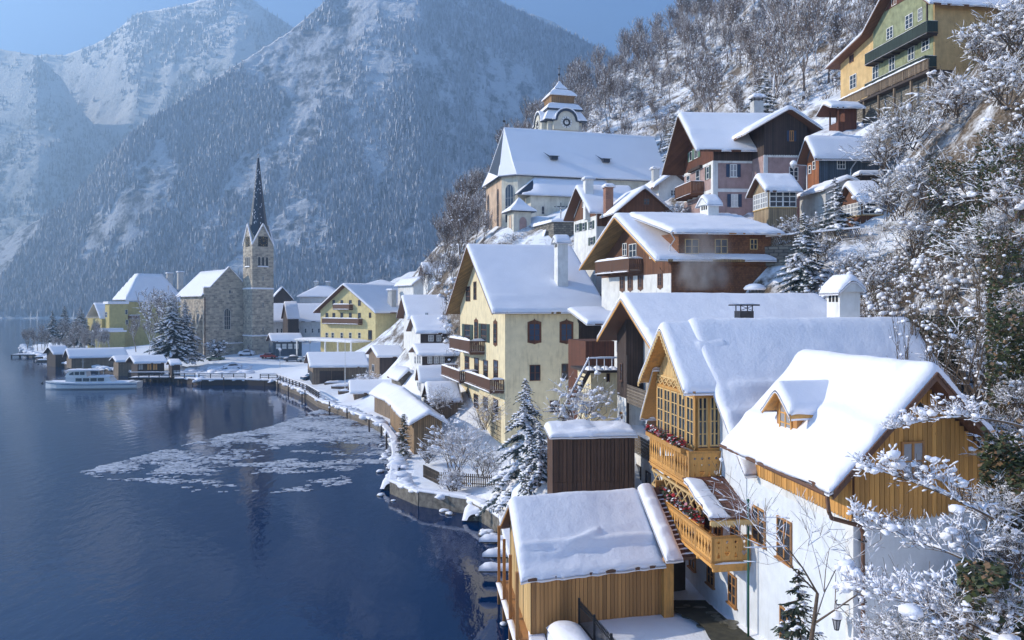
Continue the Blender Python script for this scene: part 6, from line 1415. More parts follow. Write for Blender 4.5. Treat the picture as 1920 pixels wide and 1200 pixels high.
for i in range(4):
    a = i*pi/2; R_ = Matrix.Rotation(a, 4, 'Z'); m = M(); m.prism([(-3.0, -3.02, c1(32.8)), (3.0, -3.02, c1(32.8)), (0, -3.02, c1(38.3))], (0, 2.4, 0)); m.v = [tuple(Vector(tcc+(0,))+R_ @ Vector(v)) for v in m.v]; C2.part('clock_gable', m, STN)
    m = M()
    for sx_ in (-1, 1): m.beam((sx_*3.1, -3.0, c1(32.7)), (0, -3.0, c1(38.45)), .35, .28)
    m.v = [tuple(Vector(tcc+(0,))+R_ @ Vector(v)) for v in m.v]; C2.part('gable_snow', m, SNOWF)
m = M(); sq(m, tcc, [(2.75, c1(34)), (1.9, c1(40.5)), (.95, c1(49.0)), (.22, c1(56.6))], 8, pi/8); sp = C2.part('spire', m, SLT)
m = M(); rs = random.Random(3)
for i in range(60):
    z = c1(rs.uniform(35, 55)); r = 2.7*(1-(z-c1(34))/23.2)**.95+.02; a = rs.uniform(-2.6, -1.1)-.3; m.beam((3+cos(a)*r, 3+sin(a)*r, z), (3+cos(a)*r*.98, 3+sin(a)*r*.98, z+rs.uniform(.1, .5)), rs.uniform(.06, .2), .05)
C2.part('spire_snow', m, SNOWF, sp, kind='stuff')
m = M(); m.tube((3, 3, c1(56.4)), (3, 3, c1(59.5)), .1, .04, 6); m.lathe((3, 3, c1(57.2)), [(.08, 0), (.42, .4), (.08, .8)], 8); m.box(2.6, 3.4, 2.96, 3.04, c1(58.8), c1(58.9)); C2.part('finial', m, MTL)
for face, x, y in (('F', 3, -.03), ('L', -.03, 3)):
    m = M(); q = 1.35; z = c1(33.6)
    m.box(*((x-q, x+q, -.06, -.001) if face == 'F' else (-.06, -.001, y-q, y+q)), z-q, z+q); C2.part('clock_board', m, BLK)
    clock(C2, face, x if face == 'F' else -.08, y if face == 'L' else -.08, z, 1.25, BLK, GOLD)
    for k in (-1.1, 0, 1.1): C2.wat(face, (3+k) if face == 'F' else 0, 0 if face == 'F' else 3+k, c1(28.2), .75, 2.6, 1, 1, 'arch', GRY, BLK)
    m = M(); snowbar(m, *((1.3, 4.7, -.3, .0) if face == 'F' else (-.3, 0, 1.3, 4.7)), c1(26.7), .3); C2.part('sill_snow', m, SNOWF, None, True)
for z_ in (23.5, 16.5, 9.8): C2.wat('F', 3.0, 0, c1(z_), .35, 1.2, 1, 1, 'plain', GRY, BLK)
# ---- yellow villa left of the stone church
V = House('yellow_villa', 'ochre-yellow lakeside villa with flat snowy bay, balconies and a steep hipped roof', 'villa', 205, 252, 3.2, 42, 42)
v_z = lambda py: V.fz(py)
V.wall(0, V.fx(240), 0, V.fy(197), -2, v_z(570), VIL, 'bay'); V.part('bay_snow', M().box(-.5, V.fx(241), -.5, V.fy(197)+.5, v_z(570), v_z(567)+.3), SNOWF)
x_ = V.fx(240); V.wall(x_, V.fx(345), 1.5, 16, -2, v_z(566), VIL, 'main_wall')
m = M(); m.prism([(x_, 1.2, v_z(566)), (x_, 9, v_z(566)), (x_+.4, 6.5, v_z(543)), (x_+.4, 3.5, v_z(540))], (5.5, 0, 0)); pass
f_ = lambda T, S: v_z(566)+np.minimum(1, np.minimum(np.minimum(T-x_+1, V.fx(345)-T+1), np.minimum(S-.5, 17-S))/6)*(v_z(513)-v_z(566))*1.02
V.snow(x_-.4, V.fx(345)+.5, [(.8, 0), (16.5, 0)], 'x', .4, .8, .6, .02, None, None, mat=SNOWF, zf=f_)
for px_, zz in ((318, 508), (338, 505)): V.chimney(V.fx(px_, 8), 8, v_z(540), v_z(zz), 1.8, GRY, 'cap', 1.4, .4)
V.wall(-4, V.fx(250)-4, -5, .5, -2, v_z(622), VIL, 'terrace_wall'); V.part('terrace_snow', M().box(-5, V.fx(250)-3.6, -5.6, .3, v_z(622), v_z(619)), SNOWF); V.part('terrace_roof', M().box(-3, V.fx(250)-4, -3.5, .3, v_z(619), v_z(615)), SNOWF)
V.wall(-1, 6, V.fy(197), V.fy(170), -2, v_z(598), VIL, 'side_wing'); V.snow(-1.5, 6, [(V.fy(197), v_z(598)), (V.fy(185), v_z(568)), (V.fy(168), v_z(600))], 'x', .35, .8, .5, .02, None, None, mat=SNOWF)
for px_, py_ in ((237, 585), (238, 604)): V.win('F', px_, py_, 5, 9, 1, 2)
for px_, py_ in ((281, 587), (300, 590), (330, 590)): V.win('F', px_, py_, 6, 12, 2, 2, off=1.5)
V.balcony('F', V.fx(241), V.fx(262), v_z(598), 1.1, 1.4, TIM, snow=.2, off=1.5); V.win('L', 199, 590, 4, 10, 1, 2)
# ---- harbour
BS = quick('bus_shelter', 'dark blue timber shelter with white window panels and snow roof on the square', 'shelter', 512, 200, 4.2, 35, 8, 504, 566, 640, 626, BLU, res=.5, ov=.6, base=1)
for i in range(4): BS.wat('F', 1.3+i*(BS.l-1.2)/4, -.02, .5+BS.fz(650)*.7, (BS.l-1)/4-.3, 1.5, 1, 2, fr=DRK, gl=CUR)
PHs = quick('pier_house', 'dark landing-stage house with three windows coloured to look lit on the ferry pier', 'pier house', 258, 166, 1.0, 42, 20, 240, 308, 681, 668, DRK, res=.4, ov=.9, base=.3, wz=4.5)
for px_, g in ((264, GLL), (280, ORW), (291, ORW)): PHs.win('F', px_, 688, 9, 12, 2, 1, fr=TIMD, gl=g)  # pane colours stand for lamplight; the warm ones use orange timber
def pier(name, label, px0, px1, py, d, w, th, posts=6, zt=1.0, rail=True):
    h = House(name, label, 'pier', px0, d, 0, th, th); L = h.fx(px1); h.box('deck', 0, L, 0, w, zt-.3, zt, TIMD)
    for i in range(posts):
        for y in (0.1, w-.3): h.box('pile', i*(L-.3)/(posts-1), i*(L-.3)/(posts-1)+.3, y, y+.25, -3.5, zt-.3, TIMD)
    m = M(); snowbar(m, .05, L-.05, .05, w-.05, zt, .25); h.part('deck_snow', m, SNOWF, None, True)
    if rail:
        m = M(); n = max(2, int(L/2))
        for i in range(n+1): m.box(i*(L-.15)/n, i*(L-.15)/n+.15, .0, .15, zt, zt+1.15)
        for z in (.45, .8, 1.1): m.box(0, L, .02, .12, zt+z-.06, zt+z+.05)
        h.part('railing', m, TIMD); m = M(); snowbar(m, 0, L, -.06, .2, zt+1.15, .14); h.part('rail_snow', m, SNOWF, None, True)
    return h
pier('ferry_pier', 'dark pier platform carrying the landing house', 240, 318, 704, 163, 7, 4, 8, 1.0)
pier('middle_pier', 'railed pier standing on dark piles before the parked cars', 372, 460, 712, 159, 5, 3, 7, 1.1)
pier('short_pier', 'short railed jetty at the gap in the quay', 487, 520, 712, 158, 4, 2, 4, 1.1)
pier('snow_float', 'long snow-covered floating jetty farthest left', 20, 66, 670, 243, 5, 2, 4, .9, False); pier('second_float', 'shorter snow-covered float beside the farthest jetty', 62, 95, 674, 232, 4, 4, 3, .9, False)
quick('shore_roof_shelter', 'long open shelter with snow roof on the left shore under bare trees', 'shelter', 134, 190, 1.4, 42, 24, 128, 236, 671, 655, GYW, res=.5, base=.6, wz=5)
quick('far_boathouse', 'narrow dark boathouse at the far left of the harbour', 'boathouse', 104, 205, .8, 50, 40, 96, 128, 664, 650, DRK, res=.5, base=2, wz=6)
quick('small_boathouse', 'low grey boathouse roof between the shelter and the ferry pier', 'boathouse', 222, 178, 1.0, 42, 20, 212, 262, 678, 669, GYW, res=.4, base=1, wz=4)
quick('notice_kiosk', 'small dark kiosk with two panes right of the ferry pier house', 'kiosk', 322, 164, 1.1, 40, 5, 318, 338, 684, 675, DRK, res=.4, ov=.4, base=.4, wz=2.2).wat('F', 1.0, -.02, 1.0, 1.4, 1.0, 2, 1, fr=TIMD, gl=GLL)
pier('landing_jetty', 'narrow jetty with snow beside the kiosk', 325, 366, 710, 161, 2.6, 2, 5, 1.0); pier('side_jetty', 'low snow-covered jetty between the farthest boathouse and the shelter', 128, 186, 688, 196, 2.5, 4, 5, .8, False); pier('boat_jetty', 'short plank jetty poking out below the boat shelter', 640, 672, 775, 118, 1.6, -20, 3, .7, False)
# quay walls
def quaywall(name, label, pts, h, w, snow=.3, mat=None, zb=-3.5):
    o = thing(name, label, 'quay wall', (pts[0][0], pts[0][1], 0)); m = M(); ms = M()
    for a, b in zip(pts[:-1], pts[1:]):
        a = Vector((a[0]-pts[0][0], a[1]-pts[0][1], (h+zb)/2)); b = Vector((b[0]-pts[0][0], b[1]-pts[0][1], (h+zb)/2)); m.beam(a, b, w, h-zb)
        n = max(1, int((b-a).length/1.2))
        for i in range(n):
            p = a.lerp(b, i/n); q = a.lerp(b, (i+1)/n+.02); p.z = q.z = h+snow*.4; ms.beam(p, q, w+.15, snow*random.uniform(.7, 1.2))
    link('wall', m.mesh('wall', mat or QUAY), o); s_ = link('coping_snow', ms.mesh('coping_snow', SNOW), o); bv = s_.modifiers.new('round', 'BEVEL'); bv.width = snow*.35; bv.segments = 2; return o
SP_ = [tuple(p) for p in SH]
quaywall('near_quay', 'stone quay wall under the foreground boathouse and garden', SP_[3:10], 1.15, .6)
quaywall('garden_quay', 'stone quay wall with snow coping beside the drifting ice', SP_[9:15], 1.0, .6)
quaywall('shore_quay', 'curved quay wall below the snow-roofed boat shelters', SP_[14:19], 1.0, .7, .3, GYH)
quaywall('harbour_quay', 'straight dark quay wall of the harbour square', SP_[18:22], 1.1, .8, .3, TIMD)
quaywall('ferry_quay', 'quay wall left of the ferry pier', SP_[21:26], .9, .8, .3, TIMD)
# quay railing
m = M(); a = Vector((*SP_[18], 1.1)); b = Vector((*SP_[17], 1.1)); c_ = Vector((*SP_[16], 1.1)); qr = thing('quay_railing', 'dark post-and-rail fence with snow caps along the harbour quay', 'railing', a); ms = M()
for p, q in ((a, b), (b, c_)):
    n = 9; p = p-a; q = q-a
    for i in range(n): t = p.lerp(q, i/n); m.box(t.x-.08, t.x+.08, t.y-.08, t.y+.08, 0, 1.25)
    for z in (.5, .85, 1.2): m.beam(p+Vector((0, 0, z)), q+Vector((0, 0, z)), .08, .12)
    ms.beam(p+Vector((0, 0, 1.32)), q+Vector((0, 0, 1.32)), .2, .14)
link('rails', m.mesh('rails', TIMD), qr); link('rail_snow', ms.mesh('rail_snow', SNOWF), qr)
# excursion boat
def hullring(pts, zs): return [(x, y, z) for (x, y), z in zip(pts, zs)]
bt = thing('excursion_boat', 'white snow-covered passenger boat with wheelhouse moored by the ferry pier', 'boat', PZ(262, 727), radians(188), None)
def hull(L, Bm, h, n=14):
    m = M(); rows = []
    for i in range(n+1):
        t = i/n; x = L*t; w = Bm/2*(1-max(0, (t-.62)/.38)**2.2)*(.9+.1*min(1, t*6)); sh = h*(1+.45*max(0, t-.5)**1.6*2)
        rows.append([(x, -w, sh), (x, -w*.92, .25), (x, -w*.55, -.4), (x, w*.55, -.4), (x, w*.92, .25), (x, w, sh)])
    vs = [p for r in rows for p in r]; fs = []
    for i in range(n):
        for j in range(5): fs.append((i*6+j, i*6+j+1, (i+1)*6+j+1, (i+1)*6+j))
        fs.append((i*6+5, i*6, (i+1)*6, (i+1)*6+5))
    fs += [(0, 5, 4, 3, 2, 1), tuple(n*6+k for k in range(6))]; return m.add(vs, fs), rows
hm, rows = hull(17.3, 4.2, 1.25); link('hull', hm.mesh('hull', BOATW), bt)
m = M()
for r0, r1 in zip(rows[:-1], rows[1:]):
    for s_ in (0, 5):
        a, b = Vector(r0[s_]), Vector(r1[s_]); k = -.03 if s_ == 0 else .03; m.beam((a.x, a.y+k, a.z-.35), (b.x, b.y+k, b.z-.35), .06, .14)
link('stripe', m.mesh('stripe', BOATB), bt)
m = M()
for a, b in zip(rows[1:-2], rows[2:-1]): 
    m.add([(a[0][0], a[0][1]*.9, a[0][2]+.12), (b[0][0], b[0][1]*.9, b[0][2]+.12), (b[5][0], b[5][1]*.9, b[5][2]+.12), (a[5][0], a[5][1]*.9, a[5][2]+.12), (a[0][0], a[0][1], a[0][2]), (b[0][0], b[0][1], b[0][2]), (b[5][0], b[5][1], b[5][2]), (a[5][0], a[5][1], a[5][2])], [(0, 1, 2, 3), (0, 4, 5, 1), (3, 2, 6, 7)])
link('deck_snow', m.mesh('deck_snow', SNOW), bt)
m = M(); m.prism([(4.6, -1.5, 1.25), (13.2, -1.35, 1.3), (13.0, -1.25, 2.35), (5.3, -1.35, 2.35)], (0, 2.8, 0)); cb = link('cabin', m.mesh('cabin', BOATW), bt)
for i in range(4):
    for s_ in (-1, 1): m = M(); m.box(6.1+i*1.35, 7.2+i*1.35, s_*1.53-.02, s_*1.53+.02, 1.55, 2.15); link('window', m.mesh('window', GLS), cb)
m = M(); snowbar(m, 5.1, 9.3, -1.35, 1.4, 2.35, .28); link('cabin_snow', m.mesh('cabin_snow', SNOW, True), cb)
m = M(); m.prism([(9.4, -1.2, 2.35), (13.4, -1.05, 2.35), (12.7, -1.0, 3.5), (9.6, -1.1, 3.5)], (0, 2.2, 0)); wh = link('wheelhouse', m.mesh('wheelhouse', BOATW), bt)
for i in range(3):
    for s_ in (-1, 1): m = M(); m.box(9.8+i*.98, 10.6+i*.98, s_*1.13-.02, s_*1.13+.03, 2.75, 3.35); link('window', m.mesh('window', GLS), wh)
m = M(); m.box(7.0, 13.3, -1.35, 1.35, 3.5, 3.6); snowbar(m, 7.0, 13.3, -1.4, 1.4, 3.6, .28); link('wheelhouse_roof', m.mesh('wheelhouse_roof', SNOW, True), wh)
m = M(); m.tube((10.5, 0, 3.8), (10.5, 0, 5.8), .05); m.tube((10.1, 0, 5.2), (10.9, 0, 5.2), .03); m.box(7.1, 7.2, -1.2, -1.1, 2.3, 3.5); m.box(7.1, 7.2, 1.1, 1.2, 2.3, 3.5); link('mast', m.mesh('mast', MTL), bt)
# small boats laid up under snow
def skiff():
    o = thing('rowing_boat', 'upturned rowing boat under a thick roll of snow', 'rowing boat', (0, 0, 0)); m, rows = hull(5.2, 1.5, .45, 8); link('hull', m.mesh('hull', GYW), o)
    m = M(); snowbar(m, .1, 5.0, -.65, .65, .42, .42); link('snow_cover', m.mesh('snow_cover', SNOW, True), o); return o
sk = skiff()
for i, (px_, py_, a, lb) in enumerate(((608, 722, 12, 'snow-rolled rowing boat nearest the weathered boathouse wall'), (621, 729, 12, 'second snow-rolled rowing boat in front of the weathered boathouse'), (634, 738, 15, 'third snow-rolled rowing boat by the quay edge'), (655, 741, 20, 'rowing boat under snow beside the boat shelter posts'), (70, 678, 5, 'little snow-covered boat tied to the farthest float'), (640, 756, 35, 'snow-covered boat lying low against the curved quay'))):
    d_ = (CZ-(1.0 if i not in (4, 5) else .0))*F/(py_-HY); put(sk, USED, ((px_-CX)/F*d_, d_, 1.0 if i not in (4, 5) else .0), radians(a), 1, lb, 'rowing boats laid up under snow')
# parked cars
def carmesh(body, snow_amt):
    o = thing('parked_car', 'parked car', 'car'); m = M()
    pr = [(0, .35), (0, .75), (.15, .88), (.95, .95), (1.5, 1.38), (2.9, 1.40), (3.55, 1.0), (4.15, .9), (4.3, .7), (4.3, .35)]
    m.prism([(x, -.8, z) for x, z in pr], (0, 1.6, 0)); m.box(.1, 4.2, -.84, .84, .35, .72); link('body', m.mesh('body', body), o)
    for s_ in (-1, 1): m = M(); m.prism([(1.15, s_*.82-.01, 1.0), (3.4, s_*.82-.01, 1.02), (2.85, s_*.82-.01, 1.32), (1.6, s_*.82-.01, 1.30)], (0, .02, 0)); link('side_window', m.mesh('side_window', GLS), o)
    m = M(); m.prism([(3.58, -.7, 1.03), (3.58, .7, 1.03), (2.95, .65, 1.41), (2.95, -.65, 1.41)], (.03, 0, .03)); link('windscreen', m.mesh('windscreen', GLS), o)
    for x in (.8, 3.4):
        for s_ in (-1, 1): m = M(); m.tube((x, s_*.7, .32), (x, s_*.86, .32), .32, .32, 12); link('wheel', m.mesh('wheel', BLK), o)
    if snow_amt:
        m = M()
        snowbar(m, 1.45, 3.0, -.78, .78, 1.36, .30*snow_amt); snowbar(m, 3.3, 4.25, -.78, .78, .86, .28*snow_amt); snowbar(m, .02, 1.1, -.78, .78, .84, .26*snow_amt)
        if snow_amt > 1.2: snowbar(m, 0, 4.3, -.85, .85, .5, .95)
        link('snow_cover', m.mesh('snow_cover', SNOW, True), o)
    return o
CARS = ((388, 675, plain('car_green', (.12, .17, .12), .3), .9, 10, 'greenish parked car with snowy roof left of the round shrub'), (418, 684, plain('car_grey', (.2, .22, .25), .3), 1.5, 20, 'car buried under a smooth heap of snow, nearest the pier'), (490, 667, plain('car_red', (.35, .04, .03), .3), .3, -10, 'red car cleared of snow before the church tower'), (447, 669, plain('car_white', (.6, .6, .6), .3), 1.5, 5, 'snow-buried car between the red car and the church door'), (532, 678, plain('car_dark', (.06, .07, .09), .3), 1.1, 15, 'dark car with snow roof right of the street lamp'), (558, 679, plain('car_silver', (.4, .42, .42), .3), .6, 12, 'silver car parked behind the weathered boathouse'), (566, 706, plain('car_blue', (.05, .1, .16), .3), .8, 40, 'blue-green car half hidden by the weathered boathouse'))
for px_, py_, mt, sa, a, lb in CARS:
    d_ = 150+(706-py_)*1.55 if py_ > 668 else 205
    for _ in range(4): g = max(1.0, gz((px_-CX)/F*d_, d_)); d_ = (CZ-g)*F/(py_-HY)
    d_ = min(d_, 215); c = carmesh(mt, sa); x_ = (px_-CX)/F*d_; c.location = (x_, d_, gz(x_, d_)); c.rotation_euler = (0, 0, radians(a)); c['label'] = lb; c['group'] = 'cars parked on the snowy square'
# flagpole and lamps
def gpt(px, py, d0=170):
    d = d0
    for _ in range(6):
        g = max(0.9, gz((px-CX)/F*d, d)); d = .5*d+.5*min(330, (CZ-g)*F/max(8, (py-HY)))
    return ((px-CX)/F*d, d, max(.9, gz((px-CX)/F*d, d)))
fp = thing('flagpole', 'thin white flagpole in front of the weathered boathouse', 'pole', gpt(647, 735, 130)); m = M(); m.tube((0, 0, -.5), (0, 0, 9.5), .07, .04, 6); link('shaft', m.mesh('shaft', WFR), fp); m = M(); m.lathe((0, 0, 9.5), [(.05, 0), (.1, .08), (.03, .2)], 8); link('knob', m.mesh('knob', GOLD), fp)
def lamp(label, loc, h=4.2, arm=0.0):
    o = thing('street_lamp', label, 'street lamp', loc, 0, 'street lamps in the village'); m = M(); m.tube((0, 0, -.5), (0, 0, h), .07, .05, 6)
    if arm: m.tube((0, 0, h), (-arm, 0, h+.1), .04)
    link('post', m.mesh('post', MTL), o); m = M(); m.lathe((-arm, 0, h-.1), [(.1, -.25), (.28, .0), (.3, .1), (.1, .3)], 8); hd = link('lamp_head', m.mesh('lamp_head', MTL), o); m = M(); m.lathe((-arm, 0, h+.15), [(.34, -.1), (.36, .1), (.2, .3), (.02, .36)], 8); link('snow_cap', m.mesh('snow_cap', SNOW, True), hd)
lamp('street lamp with a snow cap among the parked cars', gpt(525, 690)); lamp('curved street lamp beside the pink house wing with a snowy head', (P(1513, 375, 75).x, 75, P(1513, 380, 75).z), 3.6, 1.3); lamp('street lamp before the bus shelter', gpt(581, 672, 190))
# ================================================================ vegetation
def at(px, py, d0=60, zmin=.9):
    """walk down the sight line to the ground"""
    for d in np.arange(12, 420, .5):
        x = (px-CX)/F*d; z = CZ-(py-HY)/F*d
        if gzf(x, d) >= z: return (x, d, max(zmin, gzf(x, d)))
    return ((px-CX)/F*d0, d0, gzf((px-CX)/F*d0, d0))
_gx = np.arange(-210, 330, 1.5); _gy = np.arange(5, 440, 1.5); _GZ = ground(*np.meshgrid(_gx, _gy, indexing='ij'))
def gzf(x, y):
    i = min(len(_gx)-2, max(0, (x+210)/1.5)); j = min(len(_gy)-2, max(0, (y-5)/1.5)); a, b = int(i), int(j); u, v = i-a, j-b
    return float((_GZ[a, b]*(1-u)+_GZ[a+1, b]*u)*(1-v)+(_GZ[a, b+1]*(1-u)+_GZ[a+1, b+1]*u)*v)
FB = [make_bare('bare_tree', 'leafless snow-dusted tree in the hillside wood', 'tree', 20+i, 10.5, False, 'bare trees of the hillside wood', maxd=4, kids=3, spread=.36, droop=.0, r=.17, tw=.018, trunkf=.46, lumps_n=110, lr=.085, up=.3) for i in range(4)]
FC = [make_conifer('spruce', 'dark snow-dusted spruce standing in the hillside wood', 'tree', 40+i, 11, 2.3, NEED, 1.0, .8, 'spruces of the hillside wood') for i in range(2)]
blocked = [(o.location.x, o.location.y) for o in bpy.data.objects if o.parent is None and o.get('category') in ('house', 'church', 'tower', 'house wing', 'pavilion', 'terrace', 'chapel')]
rs = np.random.RandomState(12); n = 0; pts = []
def clear(x, y):
    if 11 < x < 40 and 60 < y < 98 and y < 96: return False
    if -8 < x < 34 and 86 < y < 156 and not (y > 150): return False     # church and its yard
    if 34 < x < 62 and 74 < y < 108: return False
    return True
tries = 0
while n < 292 and tries < 9000:
    tries += 1
    y = 95+rs.rand()*215; x = rs.uniform(-30, 200)
    px = CX+F*x/y
    if not (835 < px < 1960): continue
    if not clear(x, y): continue
    z = gzf(x, y); py = HY-(z-CZ)/y*F
    if z < 13 or py < -40 or py > 520: continue
    if any((x-a)**2+(y-b)**2 < (3.2+y*.012)**2 for a, b in pts): continue
    pts.append((x, y)); con = rs.rand() < .12
    src = FC[rs.randint(2)] if con else FB[rs.randint(4)]
    put(src, USED, (x, y, z-.2), rs.rand()*6.28, (.62+.85*rs.rand()**1.3)*(1.0 if not con else .8)); n += 1
# undergrowth mass on the slope: twigs, dry leaves and lodged snow
def undergrowth(name, label, region, N_, h, seed, cols, lump=.2, lumpn=.5, clr=True):
    rs = np.random.RandomState(seed); x0, x1, y0, y1 = region; x = x0+rs.rand(N_*3)*(x1-x0); y = y0+rs.rand(N_*3)*(y1-y0)
    z = ground_raw(x, y); px = CX+F*x/y; py = HY-(z-CZ)/y*F; ok = (px > 820) & (px < 1990) & (py > -120) & (py < 1300) & (z > 5)
    if clr: ok &= np.array([clear(a, b) for a, b in zip(x, y)])
    x, y = x[ok][:N_], y[ok][:N_]; z = ground(x, y); n = len(x); k = 16
    bx = np.repeat(x, k)+rs.normal(0, h*.25, n*k); by = np.repeat(y, k)+rs.normal(0, h*.25, n*k); bz = np.repeat(z, k)-.1
    a = rs.rand(n*k)*6.28; t = rs.uniform(.1, .9, n*k); l = h*(.5+rs.rand(n*k)*.8)
    e = np.stack([bx+np.cos(a)*t*l*.8, by+np.sin(a)*t*l*.8, bz+l*np.sqrt(1-t*t*.6)], -1); b = np.stack([bx, by, bz], -1)
    v, q = tubes(np.concatenate([b, e, np.full((n*k, 1), h*.018), np.full((n*k, 1), h*.006)], 1), 3)
    o = link(name, rawmesh(name, v, q, BARK), kind='stuff', label=label, cat='undergrowth')
    m = int(n*k*lumpn); i = rs.randint(0, n*k, m); tt = rs.uniform(.5, 1, (m, 1)); p = b[i]*(1-tt)+e[i]*tt; lv, lf = lumps(p, lump*(.4+rs.rand(m)**2*1.6), ICO1, .6, .25, seed)
    link(name+'_snow', rawmesh(name+'_snow', lv, lf, SNOW, smooth=True), o, kind='stuff')
    nl = n*k; pl = e[rs.randint(0, n*k, nl)]+rs.normal(0, h*.15, (nl, 3)); s_ = h*.05*(.6+rs.rand(nl)); d1 = rs.normal(0, 1, (nl, 3)); d1 /= np.linalg.norm(d1, axis=1, keepdims=True); d2 = np.cross(d1, rs.normal(0, 1, (nl, 3))); d2 /= np.linalg.norm(d2, axis=1, keepdims=True)+1e-6
    vv = np.stack([pl, pl+d1*s_[:, None]+d2*s_[:, None]*.5, pl+d1*s_[:, None]*2, pl+d1*s_[:, None]-d2*s_[:, None]*.5], 1).reshape(-1, 3)
    link(name+'_leaves', rawmesh(name+'_leaves', vv, (np.arange(nl)*4)[:, None]+np.arange(4), [IVY, DRY], (rs.rand(nl) < .45).astype(int)), o, kind='stuff')
undergrowth('undergrowth', 'brushwood and lodged snow under the hillside trees', (-30, 190, 95, 290), 3600, 1.6, 5, 0, .26, .28)
undergrowth('slope_scrub', 'tangled snowy scrub and ivy on the slope right of the houses', (22, 75, 34, 96), 2600, 1.1, 6, 0, .14, .3)
undergrowth('near_scrub', 'tangled snowy scrub beside the board gable house', (14, 30, 16, 40), 900, .8, 9, 0, .08, .22, False)
# ivy curtain on the right-hand bank
def ivybank(name, label, cells, N_, seed, size=.1):
    rs = np.random.RandomState(seed); P_ = []
    for (px0, px1, py0, py1, d) in cells:
        k = int(N_/len(cells)); px = rs.uniform(px0, px1, k); py = rs.uniform(py0, py1, k); dd = d+rs.normal(0, .7, k)+(fbm(px/60, py/60, 3, seed)-.5)*5; P_.append(np.stack([(px-CX)/F*dd, dd, CZ-(py-HY)/F*dd], -1))
    p = np.concatenate(P_); keep = fbm(p[:, 0]*.7, p[:, 2]*.7, 3, seed+3) > .42; p = p[keep]; n = len(p); a = rs.rand(n)*6.28; b = rs.uniform(-1.2, .2, n); l = size*(.6+.8*rs.rand(n))
    dx = np.stack([np.cos(a)*np.cos(b), np.sin(a)*np.cos(b), np.sin(b)], -1)*l[:, None]; sx = np.stack([-np.sin(a), np.cos(a), rs.uniform(-.5, .5, n)], -1)*l[:, None]*.5
    vv = np.stack([p, p+dx*.5+sx, p+dx, p+dx*.5-sx], 1).reshape(-1, 3); link(name, rawmesh(name, vv, (np.arange(n)*4)[:, None]+np.arange(4), [IVY, DRY], (rs.rand(n) < .2).astype(int)), kind='stuff', label=label, cat='ivy')
ivybank('ivy_thicket', 'dark evergreen ivy hanging over the right-hand bank', [(1740, 1900, 300, 480, 46), (1700, 1850, 590, 720, 42), (1830, 1960, 200, 520, 36), (1850, 1960, 520, 760, 29), (1840, 1960, 780, 960, 22), (1800, 1960, 1050, 1220, 17)], 44000, 3, .13)
# near snow-laden bushes on the right
BU = [make_shrub('snowy_bush', 'bush', 'bush', 60+i, 2.2, 13, .15, 120, 2600, IVY if i != 2 else DRY, None, .5, 3.0, .013, .05, 2) for i in range(4)]
spots = [(1880, 130, 52), (1900, 260, 47), (1840, 330, 48), (1730, 330, 60), (1880, 420, 42), (1720, 420, 58), (1900, 560, 36), (1850, 660, 34), (1900, 740, 28), 
    (1860, 780, 31), (1885, 860, 25), (1905, 930, 21), (1760, 1150, 18), (1880, 1130, 15.5), (1820, 1190, 15), (1700, 1190, 17.5),  (1660, 260, 68), (1700, 220, 68), (1780, 160, 66), (1840, 60, 66), (1900, 30, 60), (1680, 350, 62),
    (1660, 1200, 19.5), (1740, 1210, 16.5), (1900, 1020, 17), (1860, 960, 20), (1910, 340, 40), (1850, 440, 44), (1640, 470, 64), (1600, 440, 69)]
DESC = ['clods of snow on bare twigs', 'ivy leaves and sagging snow', 'russet leaves showing through snow', 'dense evergreen leaves under snow']
LANDM = (('the ochre hill house', 1700, 110), ('the hill terrace', 1640, 225), ('the blue timber house', 1600, 290), ('the brown summerhouse', 1650, 390), ('the path railing', 1720, 500), ('the big white chimney', 1600, 545), ('the end of the broad roof', 1700, 620), ('the orange gable peak', 1730, 700), ('the attic window', 1700, 840), ('the downpipe', 1620, 1050), ('the ivy thicket', 1890, 430), ('the tallest sapling', 1790, 760))
SEEN_L = {}
def PLACE(px, py):
    n_, ax_, ay_ = min(LANDM, key=lambda l: (l[1]-px)**2+(l[2]-py)**2); dx, dy = px-ax_, py-ay_
    w = ('right of ' if dx > 0 else 'left of ') if abs(dx) > abs(dy) else ('below ' if dy > 0 else 'above ')
    k = w+n_; SEEN_L[k] = SEEN_L.get(k, 0)+1
    return (['', 'a little farther ', 'well ', 'farthest '][min(3, SEEN_L[k]-1)]+k)
for i, (px, py, d) in enumerate(spots):
    x = (px-CX)/F*d; z = CZ-(py-HY)/F*d-(2.0*(.6+d/90) if d > 28 else .7)
    sc_ = (.62+d/80 if d > 28 else .012*d+.16)*(.9+.25*rs.rand()); put(BU[i % 4], USED, (x, d, z+.3), rs.rand()*6.28, sc_, 'bush with '+DESC[i % 4]+', '+PLACE(px, py), 'snow-laden bushes on the right-hand bank')
